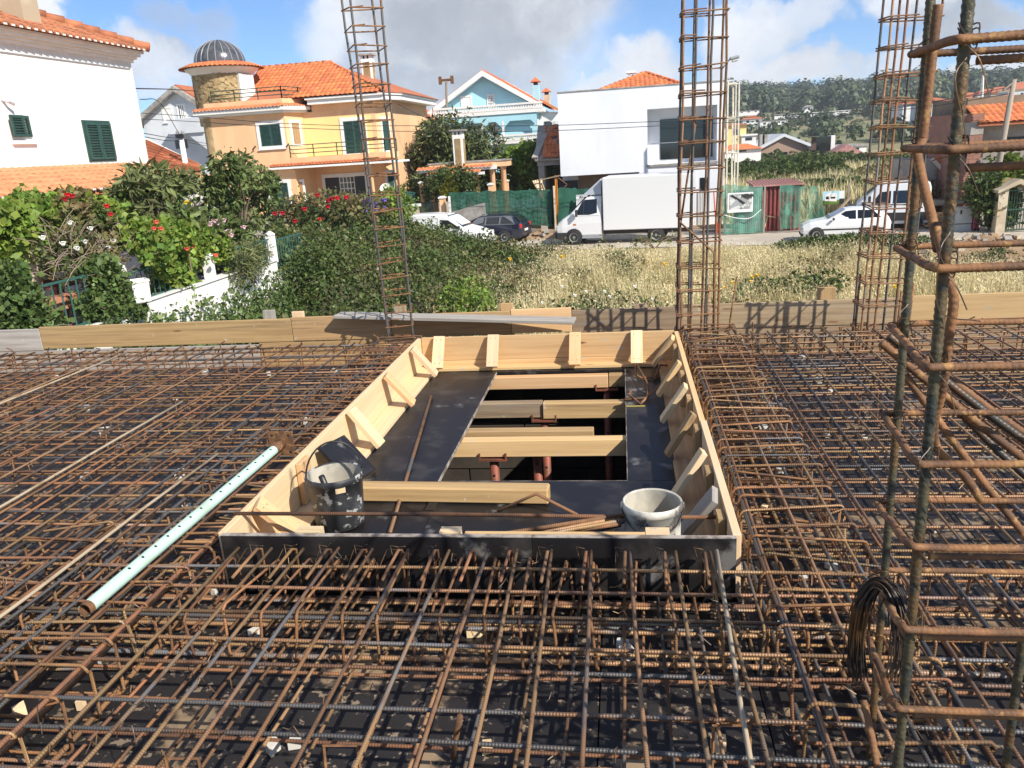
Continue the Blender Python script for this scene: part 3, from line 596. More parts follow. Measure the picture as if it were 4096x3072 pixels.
# ================================================================== reinforcement
def bar_pts(p0, p1, step=.7, j=.004, skew=.012):
    p0, p1 = Vector(p0), Vector(p1); n = max(2, int((p1 - p0).length / step) + 1); d = (p1 - p0).normalized(); s = d.cross(Vector((0, 0, 1)))
    if s.length < .1: s = Vector((1, 0, 0))
    o0, o1 = random.gauss(0, skew), random.gauss(0, skew)
    return [p0.lerp(p1, k / (n - 1)) + s * (o0 + (o1 - o0) * k / (n - 1) + random.gauss(0, j)) + Vector((0, 0, random.gauss(0, j * .6))) for k in range(n)]
def rbar(par, p0, p1, r=.0065, m=None, step=.7, j=.004, skew=.012, name='rebar'):
    m = m or random.choices(('rebar', 'rust', 'greysteel'), (.64, .31, .05))[0]
    return part(name, MB().tube(bar_pts(p0, p1, step, j, skew), r, 6), M[m], par, smooth=True)
def rng_(a, b, s, j=.012):
    x = a
    while x < b: yield x + random.uniform(-j, j); x += s
ZT, ZB = .205, .035
matF = thing('rebar_mat', 'rusty steel mesh over the near deck in front of the stair box', 'rebar mat', (-.6, 1.8, .0), 'reinforcement mats of the slab')
matL = thing('rebar_mat', 'wide rusty steel mesh over the deck left of the stair box', 'rebar mat', (-4.2, 4.5, .0), 'reinforcement mats of the slab')
matR = thing('rebar_mat', 'steel mesh over the deck right of the stair box, under the tall near cage', 'rebar mat', (2.3, 4.5, .0), 'reinforcement mats of the slab')
for y in rng_(1.05, 2.62, .148):
    rbar(matF, (-7, y, ZT), (4.4, y - .03, ZT), .0063, random.choice(('rebar', 'greysteel', 'rebar', 'rebar')), 1.0); rbar(matF, (-7, y + .05, ZB), (4.4, y + .03, ZB), .0058, None, 1.0)
for x in (-1.52, -1.38, -1.25, -1.115, -.98, -.84, -.685, -.54, -.40, -.27, -.13, .02, .16, .30):
    k = x * .045
    rbar(matF, (x + .02 + k * .5, 1.0, ZT + .014), (x + random.uniform(-.01, .01) - k * .2, 2.63, ZT + .016), .0064, None, .5, .003, .006)
    rbar(matF, (x - .06 + k * .5, 1.0, ZB + .013), (x - .05, 2.62, ZB + .013), .0058, None, .5, .003, .01)
for y in rng_(2.70, 6.02, .150):
    rbar(matL, (-7.2, y + .02, ZT), (-1.66, y, ZT), .0060, None); rbar(matL, (-7.2, y + .07, ZB), (-1.68, y + .07, ZB), .0056, None)
    rbar(matR, (.46, y, ZT), (4.5, y - .02, ZT), .0060, None); rbar(matR, (.45, y + .06, ZB), (4.5, y + .05, ZB), .0056, None)
for x in rng_(-7.0, -1.72, .15):
    rbar(matL, (x - .06, 1.0, ZT + .014), (x + random.uniform(.0, .10), 6.05, ZT + .014), .0060, random.choices(('rebar', 'greysteel', 'rust', 'greywhite'), (.64, .1, .26, .0))[0] if 'greywhite' in M else None, .8); rbar(matL, (x + .06, 1.0, ZB + .013), (x + .08, 6.02, ZB + .013), .0056, None, .8)
for x in rng_(.49, 4.4, .142):
    rbar(matR, (x - .03, 1.0, ZT + .014), (x, 6.02, ZT + .014), .0060, None, .8); rbar(matR, (x + .06, 1.0, ZB + .013), (x + .06, 6.0, ZB + .013), .0056, None, .8)
# chairs that hold the upper layer, tie wires
def ties(par, x0, x1, y0, y1, n):
    mb = MB()
    for _ in range(n):
        x, y = random.uniform(x0, x1), random.uniform(y0, y1); z = ZT + random.uniform(.0, .02); a = random.uniform(0, 6.28)
        c, s = math.cos(a), math.sin(a); L = random.uniform(.015, .035)
        mb.tube([(x, y, z - .01), (x + c * L * .5, y + s * L * .5, z + .018), (x + c * L, y + s * L, z + .006), (x + c * L * 1.6, y + s * L * 1.6, z + random.uniform(-.01, .03))], .0016, 4)
    part('tie_wire', mb, M['wire'], par, kind='stuff')
ties(matF, -2.6, 1.4, 1.5, 2.6, 260); ties(matL, -5, -1.7, 2.6, 6.0, 300); ties(matR, .45, 3.2, 2.6, 6.0, 260)
def chairs(par, pts):
    for x, y in pts:
        part('chair_bar', MB().tube([(x - .07, y, .012), (x - .05, y, .02), (x - .045, y + .01, ZT - .01), (x + .045, y + .01, ZT - .005), (x + .05, y, .02), (x + .10, y, .012)], .005, 5), M['rustbar'], par)
chairs(matL, [(random.uniform(-5.5, -2.1), random.uniform(2.5, 6.2)) for _ in range(16)]); chairs(matR, [(random.uniform(.9, 3.3), random.uniform(2.2, 6.2)) for _ in range(12)]); chairs(matF, [(-1.15, 1.55), (-.75, 1.62), (-.35, 2.35), (.25, 1.75), (-.1, 1.58)])
# stirrup beams
def loop(w, h, hook=True, r=.022):
    p = []
    for cx, cy, a0 in ((w / 2 - r, h - r, 0), (-w / 2 + r, h - r, 90), (-w / 2 + r, r, 180), (w / 2 - r, r, 270)):
        for k in range(4): q = R(a0 + 30 * k); p.append((cx + math.cos(q) * r, cy + math.sin(q) * r))
    p.append(p[0]); p.append((w / 2 - .004, h * .72))
    if hook: p = [(w / 2 - .09, h * .80)] + p[1:]
    return p
def stirrup_meshes(w, h, ax, rr=.0055):
    out = []
    for k in range(4):
        mb = MB(); L = loop(w * random.uniform(.97, 1.03), h, k % 2 == 0); n = len(L)
        pts = [Vector((x, .012 * (i / n - .5) + random.uniform(-.002, .002), z)) for i, (x, z) in enumerate(L)]
        if ax == 'x': pts = [Vector((p.y, p.x, p.z)) for p in pts]
        mb.tube(pts, rr, 5); me = mb.mesh('stirrup', None, True); me.materials.append(M[('rustbar', 'rust', 'rebar', 'rust')[k]]); out.append(me)
    return out
def beamcage(label, ax, c, a0, a1, w, z0, h, step, longs, m=None):
    loc = (c, (a0 + a1) / 2, z0) if ax == 'y' else ((a0 + a1) / 2, c, z0)
    t = thing('beam_cage', label, 'rebar cage', loc, 'stirrup cages of the slab beams'); O = OFF[t]; ms = stirrup_meshes(w, h, ax)
    for s in rng_(a0 + .05, a1, step, .018):
        p = Vector((c + random.uniform(-.01, .01), s, z0)) if ax == 'y' else Vector((s, c + random.uniform(-.01, .01), z0))
        o = link('stirrup', random.choice(ms), None, t, p - O); o.rotation_euler = (random.gauss(0, .05), random.gauss(0, .05), random.gauss(0, .05))
    for dx, dz, r in longs:
        p0, p1 = ((c + dx, a0, z0 + dz), (c + dx, a1, z0 + dz)) if ax == 'y' else ((a0, c + dx, z0 + dz), (a1, c + dx, z0 + dz))
        rbar(t, p0, p1, r, random.choice(('rebar', 'greysteel', 'rust')), .8, .004, .006)
    return t
L4 = lambda w, h: [(-w / 2 + .02, .015, .009), (0, .015, .008), (w / 2 - .02, .015, .009), (-w / 2 + .02, h - .015, .008), (w / 2 - .02, h - .015, .008), (.04, h - .016, .007)]
beamcage('dense stirrup cage running along the right side of the stair box', 'y', .645, .95, 6.3, .40, .02, .205, .115, L4(.40, .205))
beamcage('stirrup cage running along the left side of the box, under the mint prop', 'y', -1.83, .95, 6.3, .38, .02, .20, .125, L4(.38, .20))
beamcage('stirrup cage running crosswise just in front of the black front panel', 'x', 2.40, -6.9, 4.3, .40, .02, .185, .125, L4(.40, .185)[:4])
beamcage('deep stirrup cage in the trench along the far edge boards', 'x', 6.40, -7.6, 4.6, .40, -.17, .25, .15, L4(.40, .25))
beamcage('stirrup cage in the lower left foreground with bent hooks', 'y', -2.32, .95, 2.9, .36, .02, .20, .14, L4(.36, .20))
# upright bar ends along the far edge and at the front panel
for x in list(np.arange(-5.6, -1.9, .33)) + list(np.arange(.6, 3.6, .17)):
    p = (x + random.uniform(-.05, .05), 6.05 + random.uniform(-.06, .06)); h = random.uniform(.22, .29)
    part('starter_bar', MB().tube([(p[0], p[1], -.1), (p[0] + random.uniform(-.02, .02), p[1], h - .03), (p[0] + random.uniform(-.03, .05), p[1] - .01, h)], .006, 5), M['rustbar'], matR if x > 0 else matL)
for x in np.arange(-1.45, .36, .14):
    part('hook_bar', MB().tube([(x + .03, 2.40, ZT + .02), (x + .035, 2.60, ZT + .028), (x + .036, 2.632, ZT + .012), (x + .036, 2.63, .05)], .0062, 6), M['rust'], matF, smooth=True)
    mb = MB(); q = random.uniform(-.5, .5)
    mb.tube([(x + .01, 2.60, ZT), (x, 2.615, ZT + .04), (x + .03, 2.62, ZT + .03), (x + .05 + q * .06, 2.61 - abs(q) * .08, ZT + .05)], .0018, 4); mb.tube([(x + .03, 2.6, ZT + .03), (x - .06 * q, 2.62, ZT + .02), (x - .10 * q, 2.55, ZT - .01)], .0016, 4)
    part('tie_wire', mb, M['wire'], matF, kind='stuff')
solo('loose_rebar', MB().tube([at(1840, 2865, Z=.21), at(1822, 2960, Z=.09), at(1812, 3030, Z=.02)], .0085, 8), M['rustbar'], 'short bar end standing up through the mesh in the near foreground', 'rebar', smooth=True)
# white-ish mortar splashed bars
for x0, y0, x1, y1, th, lab in ((-2.90, 2.5, -2.25, 4.5, matL, 0), (-2.62, 2.2, -2.3, 4.0, matL, 0)):
    pass
pw = mat('mortar_splashed_bar', (.40, .32, .22), .8, (.26, .17, .09), 6, 5, .5, .66)
for x, t_, a, b in ((-2.79, matL, 1.6, 4.5), (-2.09, matL, 1.6, 3.6), (-4.05, matL, 3.8, 5.9), (.305, matF, 1.0, 2.62)):
    part('rebar', MB().tube(bar_pts((x - .05, a, ZT + .029), (x, b, ZT + .029), .6, .003, .004), .007, 6), pw, t_, smooth=True)
# ------------------------------------------------------------------ column cages
def ribbed(pts, r, pitch=.0115, n=10, amp=.17, v0=None):
    """deformed bar with real slanted ribs, along a polyline"""
    P = [Vector(p) for p in pts]; segs = [(P[i + 1] - P[i]).length for i in range(len(P) - 1)]; Lt = sum(segs); k = max(8, int(Lt / pitch * 4)); pos = []; i = 0; acc = 0
    for q in range(k + 1):
        s = Lt * q / k
        while i < len(segs) - 1 and s > acc + segs[i]: acc += segs[i]; i += 1
        pos.append(P[i].lerp(P[i + 1], min(1, (s - acc) / segs[i])))
    mb = MB(); mb.tube(pos, r, n); base = 0
    V = np.array(mb.v, float).reshape(k + 1, n, 3); C = np.array(pos)[:, None, :]; S = (np.arange(k + 1) * Lt / k)[:, None]; th = (np.arange(n) * 2 * np.pi / n)[None]
    ph = ((S + .006 * np.sin(th)) / pitch) % 1.0; side = np.abs(np.sin(th)) ** .5; bump_ = 1 + amp * side * np.exp(-((ph - .5) / .2) ** 2) + .07 * (np.abs(np.cos(th)) > .96)
    V = C + (V - C) * bump_[..., None]; mb.v = [tuple(x) for x in V.reshape(-1, 3)]
    return mb
def curvy(pts, n=6):
    """Catmull-Rom through points"""
    P = [Vector(p) for p in pts]; Q = [P[0] * 2 - P[1]] + P + [P[-1] * 2 - P[-2]]; out = []
    for i in range(1, len(Q) - 2):
        a, b, c, d = Q[i - 1:i + 3]
        for k in range(n):
            t = k / n; out.append(.5 * ((2 * b) + (c - a) * t + (2 * a - 5 * b + 4 * c - d) * t * t + (3 * b - a - 3 * c + d) * t ** 3))
    return out + [P[-1]]
# left cage: four dark bars, twisted a little
t = thing('column_cage', 'slim column cage of four dark bars with rusty ties, left of the box', 'rebar cage', (-1.93, 6.63, -.1), 'column cages along the far edge')
def c1(k, f):
    z = -.1 + f * 3.0; th = R(12 + 21 * f); s = .105 + .016 * f; cx, cy = -1.935 - .015 * f, 6.64 - .12 * f
    x, y = ((-s, -s), (-s, s), (s, -s), (s, s))[k]; return Vector((cx + x * math.cos(th) - y * math.sin(th), cy + x * math.sin(th) + y * math.cos(th), z))
for k in range(4): part('rebar', MB().tube([c1(k, f / 10) + Vector((random.gauss(0, .003), 0, 0)) for f in range(11)], .0095, 8), M['greysteel'], t, smooth=True)
for i in range(21):
    f = .02 + i * .0465 + random.uniform(-.004, .004); o = [c1(k, f + random.uniform(-.004, .004)) for k in (0, 2, 3, 1)]; c = sum(o, Vector()) / 4
    o = [c + (p - c) * 1.09 + Vector((0, 0, random.uniform(-.008, .008))) for p in o]
    part('stirrup', MB().tube([o[0] + (o[1] - o[0]) * .4 + Vector((0, 0, .012)), o[0]] + o[1:] + [o[0], o[0].lerp(o[1], .35)], .0056, 6), M['rustbar'], t)
def rectcage(label, x0, x1, y0, y1, nx, ny, zt, step, lean, rm, r=.0088, zb=-.15):
    t = thing('column_cage', label, 'rebar cage', ((x0 + x1) / 2, (y0 + y1) / 2, zb), 'column cages along the far edge'); pts = []
    for i in range(nx):
        for j in range(ny):
            if i in (0, nx - 1) or j in (0, ny - 1): pts.append((x0 + (x1 - x0) * i / (nx - 1), y0 + (y1 - y0) * j / (ny - 1)))
    H_ = zt - zb
    L = lambda x, y, z: Vector((x + lean[0] * (z - zb) / H_, y + lean[1] * (z - zb) / H_, z))
    for x, y in pts:
        if x not in (x0, x1): x += random.uniform(-.02, .02)
        part('rebar', MB().tube([L(x, y, zb + H_ * k / 8) + Vector((random.gauss(0, .0035), random.gauss(0, .003), 0)) for k in range(9)], r, 8), M[random.choice(rm)], t, smooth=True)
        if random.random() < .5: part('starter_bar', MB().tube([L(x + .018, y, zb), L(x + .02, y, zb + random.uniform(.5, .75))], r, 7), M['rustbar'], t, smooth=True)
    z = .12; g = .014
    while z < zt - .03:
        dz = [random.uniform(-.012, .012) for _ in range(4)]
        for dd in (0, .016):
            q = [L(x0 - g, y0 - g, z + dz[0] + dd), L(x1 + g, y0 - g, z + dz[1] + dd), L(x1 + g, y1 + g, z + dz[2] + dd), L(x0 - g, y1 + g, z + dz[3] + dd)]
            if dd: q = [q[k].lerp(q[(k + 1) % 4], .0) for k in range(4)]; qq = [q[0].lerp(q[1], random.uniform(.3, .6)), q[0], q[3], q[3].lerp(q[2], random.uniform(.3, .7))]
            else: qq = [q[0].lerp(q[1], .3)] + [q[0], q[3], q[2], q[1]] + [q[0]]
            part('stirrup', MB().tube(qq, .0056, 6), M['rust'], t)
        z += step + random.uniform(-.015, .015)
    return t, L
t2, L2_ = rectcage('rusty rectangular column cage standing at the right back corner of the box', .42, .72, 6.32, 6.56, 4, 2, 2.9, .185, (.055, .0), ('rust', 'rebar', 'rust', 'greysteel'))
part('diagonal_bar', MB().tube([L2_(.42, 6.31, 1.02), L2_(.68, 6.31, .78), L2_(.69, 6.31, .1)], .008, 7), M['rustbar'], t2, smooth=True)
part('diagonal_bar', MB().tube([L2_(.42, 6.33, 1.0), L2_(.52, 6.33, 1.75)], .008, 7), M['rustbar'], t2, smooth=True)
part('starter_bar', MB().tube([(.82, 6.5, .0), (.90, 6.55, .55)], .007, 7), M['rustbar'], t2, smooth=True)
t3, L3_ = rectcage('rusty rectangular column cage far right, behind the tall near cage', 1.80, 2.12, 6.30, 6.54, 4, 2, 2.9, .185, (.09, .0), ('rust', 'rebar', 'rust', 'greysteel'))
part('starter_bar', MB().tube([L3_(2.10, 6.3, 2.1), L3_(2.02, 6.3, 2.9)], .008, 7), M['rustbar'], t3, smooth=True)
# ------------------------------------------------------------------ near cage at the right
nc = thing('column_cage', 'large near column cage of thick weathered bars filling the right edge', 'rebar cage', (.7, 1.55, 0))
A_, B_, C_ = at(3780, 1000, D=1.40), at(3640, 1000, D=1.80), at(4060, 2780, D=1.70)
def vbar(p, z0, z1, r, m): part('rebar', ribbed([(p.x, p.y, z0), (p.x + .002, p.y + .001, (z0 + z1) / 2), (p.x, p.y, z1)], r), M[m], nc, smooth=True)
vbar(A_, .02, 2.35, .0082, 'greenbar'); vbar(B_, .02, 2.45, .0080, 'greenbar'); vbar(C_, .02, .66, .0082, 'greenbar'); vbar(Vector((1.12, 1.36, 0)), .02, 2.3, .0098, 'greenbar'); vbar(Vector((1.16, 1.74, 0)), .02, 2.3, .0098, 'greenbar')
p0 = at(3752, 20, D=1.78); p1 = at(3690, 560, D=1.76)
part('rebar', ribbed([p0, p0.lerp(p1, .5), p1, at(3668, 610, D=1.74), at(3690, 720, D=1.70), at(3735, 900, D=1.62), at(3752, 1000, D=1.58)], .0080), M['rustbar'], nc, smooth=True)
part('rebar', ribbed(curvy([at(3700, 0, D=1.62), at(3742, 900, D=1.60), at(3790, 1100, D=1.52), at(3815, 1200, D=1.50), at(3790, 1380, D=1.50), at(3768, 1560, D=1.52), at(3735, 1700, D=1.54), at(3752, 1800, D=1.56), at(3840, 1880, D=1.6), at(3925, 2000, D=1.62)][1:]), .0078), M['rustbar'], nc, smooth=True)
def st(vL, vB, r=.0065, extra=True, drop=0.0):
    """one stirrup: from beyond the frame to the front bar, round to the back bar and away"""
    pf = at(3862 - (3862 - 3575) * vL / 3072, vL, D=1.375); pb = at(3710 - (3710 - 3472) * vB / 3072, vB, D=1.81)
    fx = A_.x - .012; bx = B_.x - .02; zf, zb_ = pf.z, pb.z
    f0 = Vector((1.13, A_.y - .022, zf - drop)); f1 = Vector((A_.x + .03, A_.y - .022, zf)); f2 = Vector((A_.x - .018, A_.y - .008, zf + .001)); b1 = Vector((B_.x - .025, B_.y - .02, zb_)); b2 = Vector((B_.x + .01, B_.y + .02, zb_)); b3 = Vector((1.17, B_.y + .035, zb_ - .01))
    part('stirrup', ribbed(curvy([f0, f0.lerp(f1, .5), f1, f2, f2.lerp(b1, .5), b1, b2, b2.lerp(b3, .5), b3], 5), r, .0095, 8, .16), M['rustbar'], nc, smooth=True)
    if extra:
        e0 = Vector((A_.x + .02, A_.y + .0, zf - .028)); e1 = Vector((1.10, A_.y + .02, zf - .035 - drop))
        part('tie_bar', ribbed([e0, e0.lerp(e1, .5), e1], r * .92, .0095, 8, .16), M['rustbar'], nc, smooth=True)
    mb = MB()
    for k in range(2):
        c = Vector((A_.x, A_.y - .002, zf + k * .006)); q = random.uniform(.8, 1.2)
        mb.tube(curvy([c + Vector((-.014, -.008, .016 * q)), c + Vector((-.004, -.020, -.004)), c + Vector((.008, -.018, -.014)), c + Vector((.015, -.006, .014 * q)), c + Vector((.0, .012, .01)), c + Vector((-.014, -.008, .016 * q))], 4), .0011, 4)
    c = Vector((A_.x, A_.y - .002, zf)); mb.tube(curvy([c + Vector((.0, -.02, -.012)), c + Vector((.012, -.028, -.03)), c + Vector((.03, -.024, -.05 - random.uniform(0, .03)))], 4), .001, 4)
    c = Vector((B_.x, B_.y - .004, zb_)); mb.tube(curvy([c + Vector((-.018, -.01, .0)), c + Vector((0, -.018, .006)), c + Vector((.018, -.006, .012)), c + Vector((0, .014, .006)), c + Vector((-.018, -.01, .014)), c + Vector((0, -.02, .02)), c + Vector((.012, -.016, -.02))], 4), .0011, 4)
    part('tie_wire', mb, M['wire'], nc, kind='stuff')
st(158, 215, extra=True); st(600, 590); st(1076, 990, extra=False); st(1470, 1300, extra=False); st(1858, 1660, extra=False); st(2190, 2010); st(2520, 2290); st(2835, 2540); 
part('diagonal_bar', ribbed([at(3490, 2330, D=1.80), at(3560, 2420, D=1.62), at(3640, 2560, D=1.42)], .008), M['rustbar'], nc, smooth=True)
part('diagonal_bar', ribbed([at(3478, 2560, D=1.8), at(3505, 2680, D=1.7), at(3535, 2760, D=1.6), at(3565, 2830, D=1.44)], .008), M['rustbar'], nc, smooth=True)
part('diagonal_bar', ribbed([at(3455, 2800, D=1.8), at(3490, 2960, D=1.75), at(3520, 3140, D=1.7)], .008), M['rustbar'], nc, smooth=True)
mb = MB()
for k in range(5):
    p = at(3600 + random.uniform(-60, 90), 300 + k * 300 + random.uniform(-60, 60), D=random.uniform(1.5, 1.78))
    q = B_ if k % 2 else A_; c = Vector((q.x, q.y - .014, p.z)); mb.tube(curvy([c, c + Vector((-.02, -.02, -.03)), c + Vector((-.03 + random.uniform(0, .07), -.01, -.12)), c + Vector((random.uniform(-.05, .06), 0, -.14))], 5), .0009, 4)
part('tie_wire', mb, M['wire'], nc, kind='stuff')
# bundle of tie wire hung over a stirrup
mb = MB()
side_ = RT
pathL = [at(3440, 2690, D=1.62), at(3432, 2560, D=1.60), at(3455, 2420, D=1.58), at(3510, 2330, D=1.57), at(3565, 2350, D=1.55), at(3605, 2440, D=1.53), at(3622, 2540, D=1.52)]
pathR = [at(3470, 2400, D=1.58), at(3520, 2335, D=1.57), at(3570, 2380, D=1.55), at(3600, 2480, D=1.53), at(3600, 2600, D=1.52), at(3585, 2700, D=1.51)]
for k in range(95):
    P_ = pathL if k % 4 else pathR; o = Vector((random.gauss(0, .0055), random.gauss(0, .0055), random.gauss(0, .003))); n_ = len(P_); cut = random.uniform(-.03, .02)
    pts = [p + o * (1 + .9 * abs(i_ / (n_ - 1) - .5) * 2) + Vector((random.gauss(0, .0015), random.gauss(0, .0015), 0)) for i_, p in enumerate(P_)]
    e_ = 0 if k % 4 else -1; pts[e_] = pts[e_] + Vector((random.gauss(0, .006), random.gauss(0, .006), cut))
    mb.tube(curvy(pts, 4), .0014, 4)
solo('tie_wire_bundle', mb, M['wire'], 'bundle of thin rusty tie wires hung over the near cage', 'wire bundle')
# long thick bars leaning from the mesh to the near cage
for (u0, v0, d0), (u1, v1, d1), r, m, lab in (((3555, 1344, 1.93), (4260, 1880, 2.05), .0088, 'darkbar', 'dark thick bar, upper of the slanted bars resting on the near cage'), ((3525, 1371, 1.90), (4260, 1965, 2.0), .0088, 'rustbar', 'rusty thick bar whose blunt end sticks out farthest left of the near cage'),
        ((3700, 1440, 1.98), (4260, 1845, 2.1), .0085, 'rustbar', 'rusty bar highest at the right edge among the slanted bars'), ((3620, 1500, 1.92), (4190, 2260, 1.95), .0085, 'rustbar', 'thick rusty bar slanting steepest down to the lower right edge'), ((3800, 1610, 2.0), (4200, 1990, 2.02), .0085, 'darkbar', 'dark bar squeezed between the slanted rusty bars behind the front post')):
    a, b = at(u0, v0, D=d0), at(u1, v1, D=d1)
    solo('loose_rebar', ribbed([a, a.lerp(b, .5) + Vector((0, 0, -.006)), b], r, .0105, 8, .15), M[m], lab, 'rebar', 'loose bars leaning on the near cage', smooth=True)
# ================================================================== buildings
def tile_mesh(w, L, m, amp=.045, n=6):
    """one curved clay tile: profile across (x), laid up the slope (y), upper side z"""
    mb = MB(); top = []; 
    for e, lift in ((-.02, .028), (L + .03, .0)):
        for k in range(n + 1):
            q = k / n; x = (q - .5) * w * 1.04; z = amp * (math.sin(q * math.pi) ** 1.2 if q < .72 else math.sin(.72 * math.pi) ** 1.2 * (1 - (q - .72) / .28)) + lift
            top.append((x, e, z))
    k = n + 1; fs = [(i, i + 1, k + i + 1, k + i) for i in range(n)]
    vs = top + [(x, y, z - .022) for x, y, z in top[:k]]; fs += [(i + 1, i, 2 * k + i, 2 * k + i + 1) for i in range(n)]
    mb.add(vs, fs); me = mb.mesh('roof_tile', None, True); me.materials.append(M[m]); return me
TILE = {}
def tiles(roof, o, e, s, inside=None, w=.24, L=.40, m='tile', limit=300, jit=.006):
    """lay tiles on the plane o + e*a + s*b (e along the eave, s up the slope); past the limit they join into one part"""
    o, e, s = Vector(o), Vector(e), Vector(s); le, ls = e.length, s.length; ex, sy = e / le, s / ls; nz = ex.cross(sy).normalized()
    key = (w, L, m)
    if key not in TILE: TILE[key] = tile_mesh(w, L, m)
    off = OFF[roof]; Mx = Matrix((ex, sy, nz)).transposed().to_4x4(); rest = MB(); c = roof.get('_n', 0)
    cand = []
    for j in range(int(ls / L + .5)):
        for i in range(int(le / w)):
            a, b = (i + .5) * w, j * L
            if inside is None or inside(a, b + L * .5): cand.append((a, b))
    for k, (a, b) in enumerate(cand):
        p = o + ex * a + sy * b + nz * (.004 + random.uniform(0, jit))
        if c < limit:
            t = link('roof_tile', TILE[key], None, roof); Mt = Mx.copy(); Mt.translation = p - off; t.matrix_local = Mt; c += 1
        else:
            me = TILE[key]; Mt = Mx.copy(); Mt.translation = p; vs = [Mt @ v.co for v in me.vertices]; rest.add(vs, [tuple(q.vertices) for q in me.polygons])
    if rest.v:
        r = part('roof_tiles', rest, M[m], roof, smooth=True, kind='stuff')
    if '_n' in roof: pass
    return c
def ridge(par, a, b, m='tile', r=.11):
    a, b = Vector(a), Vector(b); n = max(1, int((b - a).length / .42)); d = (b - a) / n
    for k in range(n): part('ridge_tile', MB().tube([a + d * k + Vector((0, 0, .03)), a + d * (k + 1.08)], [r, r * .86], 8), M[m], par, smooth=True)
def eave_row(par, a, b, up, m='tile', w=.22, L=.38, mort=True, slope=.35, lim=60):
    """single course of tiles along a cornice from a to b; 'up' is the horizontal direction towards the wall"""
    a, b = Vector(a), Vector(b); up = Vector(up).normalized()
    tiles(par, a, b - a, (up + Vector((0, 0, slope))).normalized() * L, None, w, L, m, lim)
    if mort:
        mb = MB(); n = int((b - a).length / w); d = (b - a).normalized(); s = (up + Vector((0, 0, slope))).normalized()
        for k in range(n):
            c = a + d * (k + .40) * w - s * .028 + Vector((0, 0, .030)); mb.box(c, (w * .46, .012, .042), Matrix((d, up, Vector((0, 0, 1)))).transposed())
        part('mortar', mb, M['mortar'], par, kind='stuff')
def rectY(u0, v0, u1, v1, Y):
    a, b = at(u0, v0, Y=Y), at(u1, v1, Y=Y); return min(a.x, b.x), max(a.x, b.x), min(a.z, b.z), max(a.z, b.z)
def shutterY(par, x0, x1, z0, z1, y, m='shutter', n=None, leaf=2):
    """closed louvred shutter leaves in a wall plane facing -Y"""
    for k in range(leaf):
        a = x0 + (x1 - x0) * k / leaf + .012; b = x0 + (x1 - x0) * (k + 1) / leaf - .012
        f = MB(); s = .06; y1 = y - .035
        f.span(a, a + s, y1, y, z0, z1).span(b - s, b, y1, y, z0, z1).span(a + s, b - s, y1, y, z0, z0 + s).span(a + s, b - s, y1, y, z1 - s, z1)
        sh = part('shutter', f, M[m], par); q = MB(); c = n or max(6, int((z1 - z0) / .07))
        for i in range(c):
            z = z0 + s + (z1 - z0 - 2 * s) * (i + .5) / c; q.box(((a + b) / 2, y - .016, z), (b - a - 2 * s, .034, .010), Matrix.Rotation(R(-38), 3, 'X'))
        q.span(a + s, b - s, y - .004, y - .001, z0 + s, z1 - s)
        g = link('slats', q.mesh('slats', OFF[sh]), M[m], sh, kind='stuff')
def windowY(par, x0, x1, z0, z1, y, fr=.14, frame='white', fill='shutter', sill=True, leaf=2, name='window'):
    f = MB(); d = .05
    f.span(x0 - fr, x0, y - d, y, z0 - fr * .8, z1 + fr).span(x1, x1 + fr, y - d, y, z0 - fr * .8, z1 + fr).span(x0, x1, y - d, y, z1, z1 + fr).span(x0, x1, y - d, y, z0 - fr * .8, z0)
    if sill: f.span(x0 - fr - .04, x1 + fr + .04, y - d - .06, y - d + .001, z0 - fr * .8 - .05, z0 - fr * .8)
    w = part(name, f, M[frame], par)
    if fill == 'shutter': shutterSub(w, x0, x1, z0, z1, y, leaf)
    else: part('pane', MB().span(x0, x1, y - .012, y - .002, z0, z1), M[fill], w)
    return w
def shutterSub(w, x0, x1, z0, z1, y, leaf):
    for k in range(leaf):
        a = x0 + (x1 - x0) * k / leaf + .01; b = x0 + (x1 - x0) * (k + 1) / leaf - .01; f = MB(); s = .06; y1 = y - .04
        f.span(a, a + s, y1, y, z0, z1).span(b - s, b, y1, y, z0, z1).span(a + s, b - s, y1, y, z0, z0 + s).span(a + s, b - s, y1, y, z1 - s, z1)
        c = max(6, int((z1 - z0) / .075))
        for i in range(c): f.box(((a + b) / 2, y - .018, z0 + s + (z1 - z0 - 2 * s) * (i + .5) / c), (b - a - 2 * s, .036, .010), Matrix.Rotation(R(-38), 3, 'X'))
        f.span(a + s, b - s, y - .004, y - .001, z0 + s, z1 - s); part('shutter', f, M['shutter'], w)
def railing(par, pts, h, n=3, m='rail', post=1.2, r=.025, top=None):
    for k in range(n):
        z = h * (k + 1) / n; mb = MB()
        for a, b in zip(pts, pts[1:]): mb.beam(Vector(a) + Vector((0, 0, z)), Vector(b) + Vector((0, 0, z)), .03, .05)
        part('rail', mb, M[m], par)
    for a, b in zip(pts, pts[1:]):
        a, b = Vector(a), Vector(b); q = max(1, int((b - a).length / post))
        for k in range(q + 1): c = a.lerp(b, k / q); part('post', MB().span(c.x - .025, c.x + .025, c.y - .025, c.y + .025, c.z, c.z + h + .03), M[m], par)
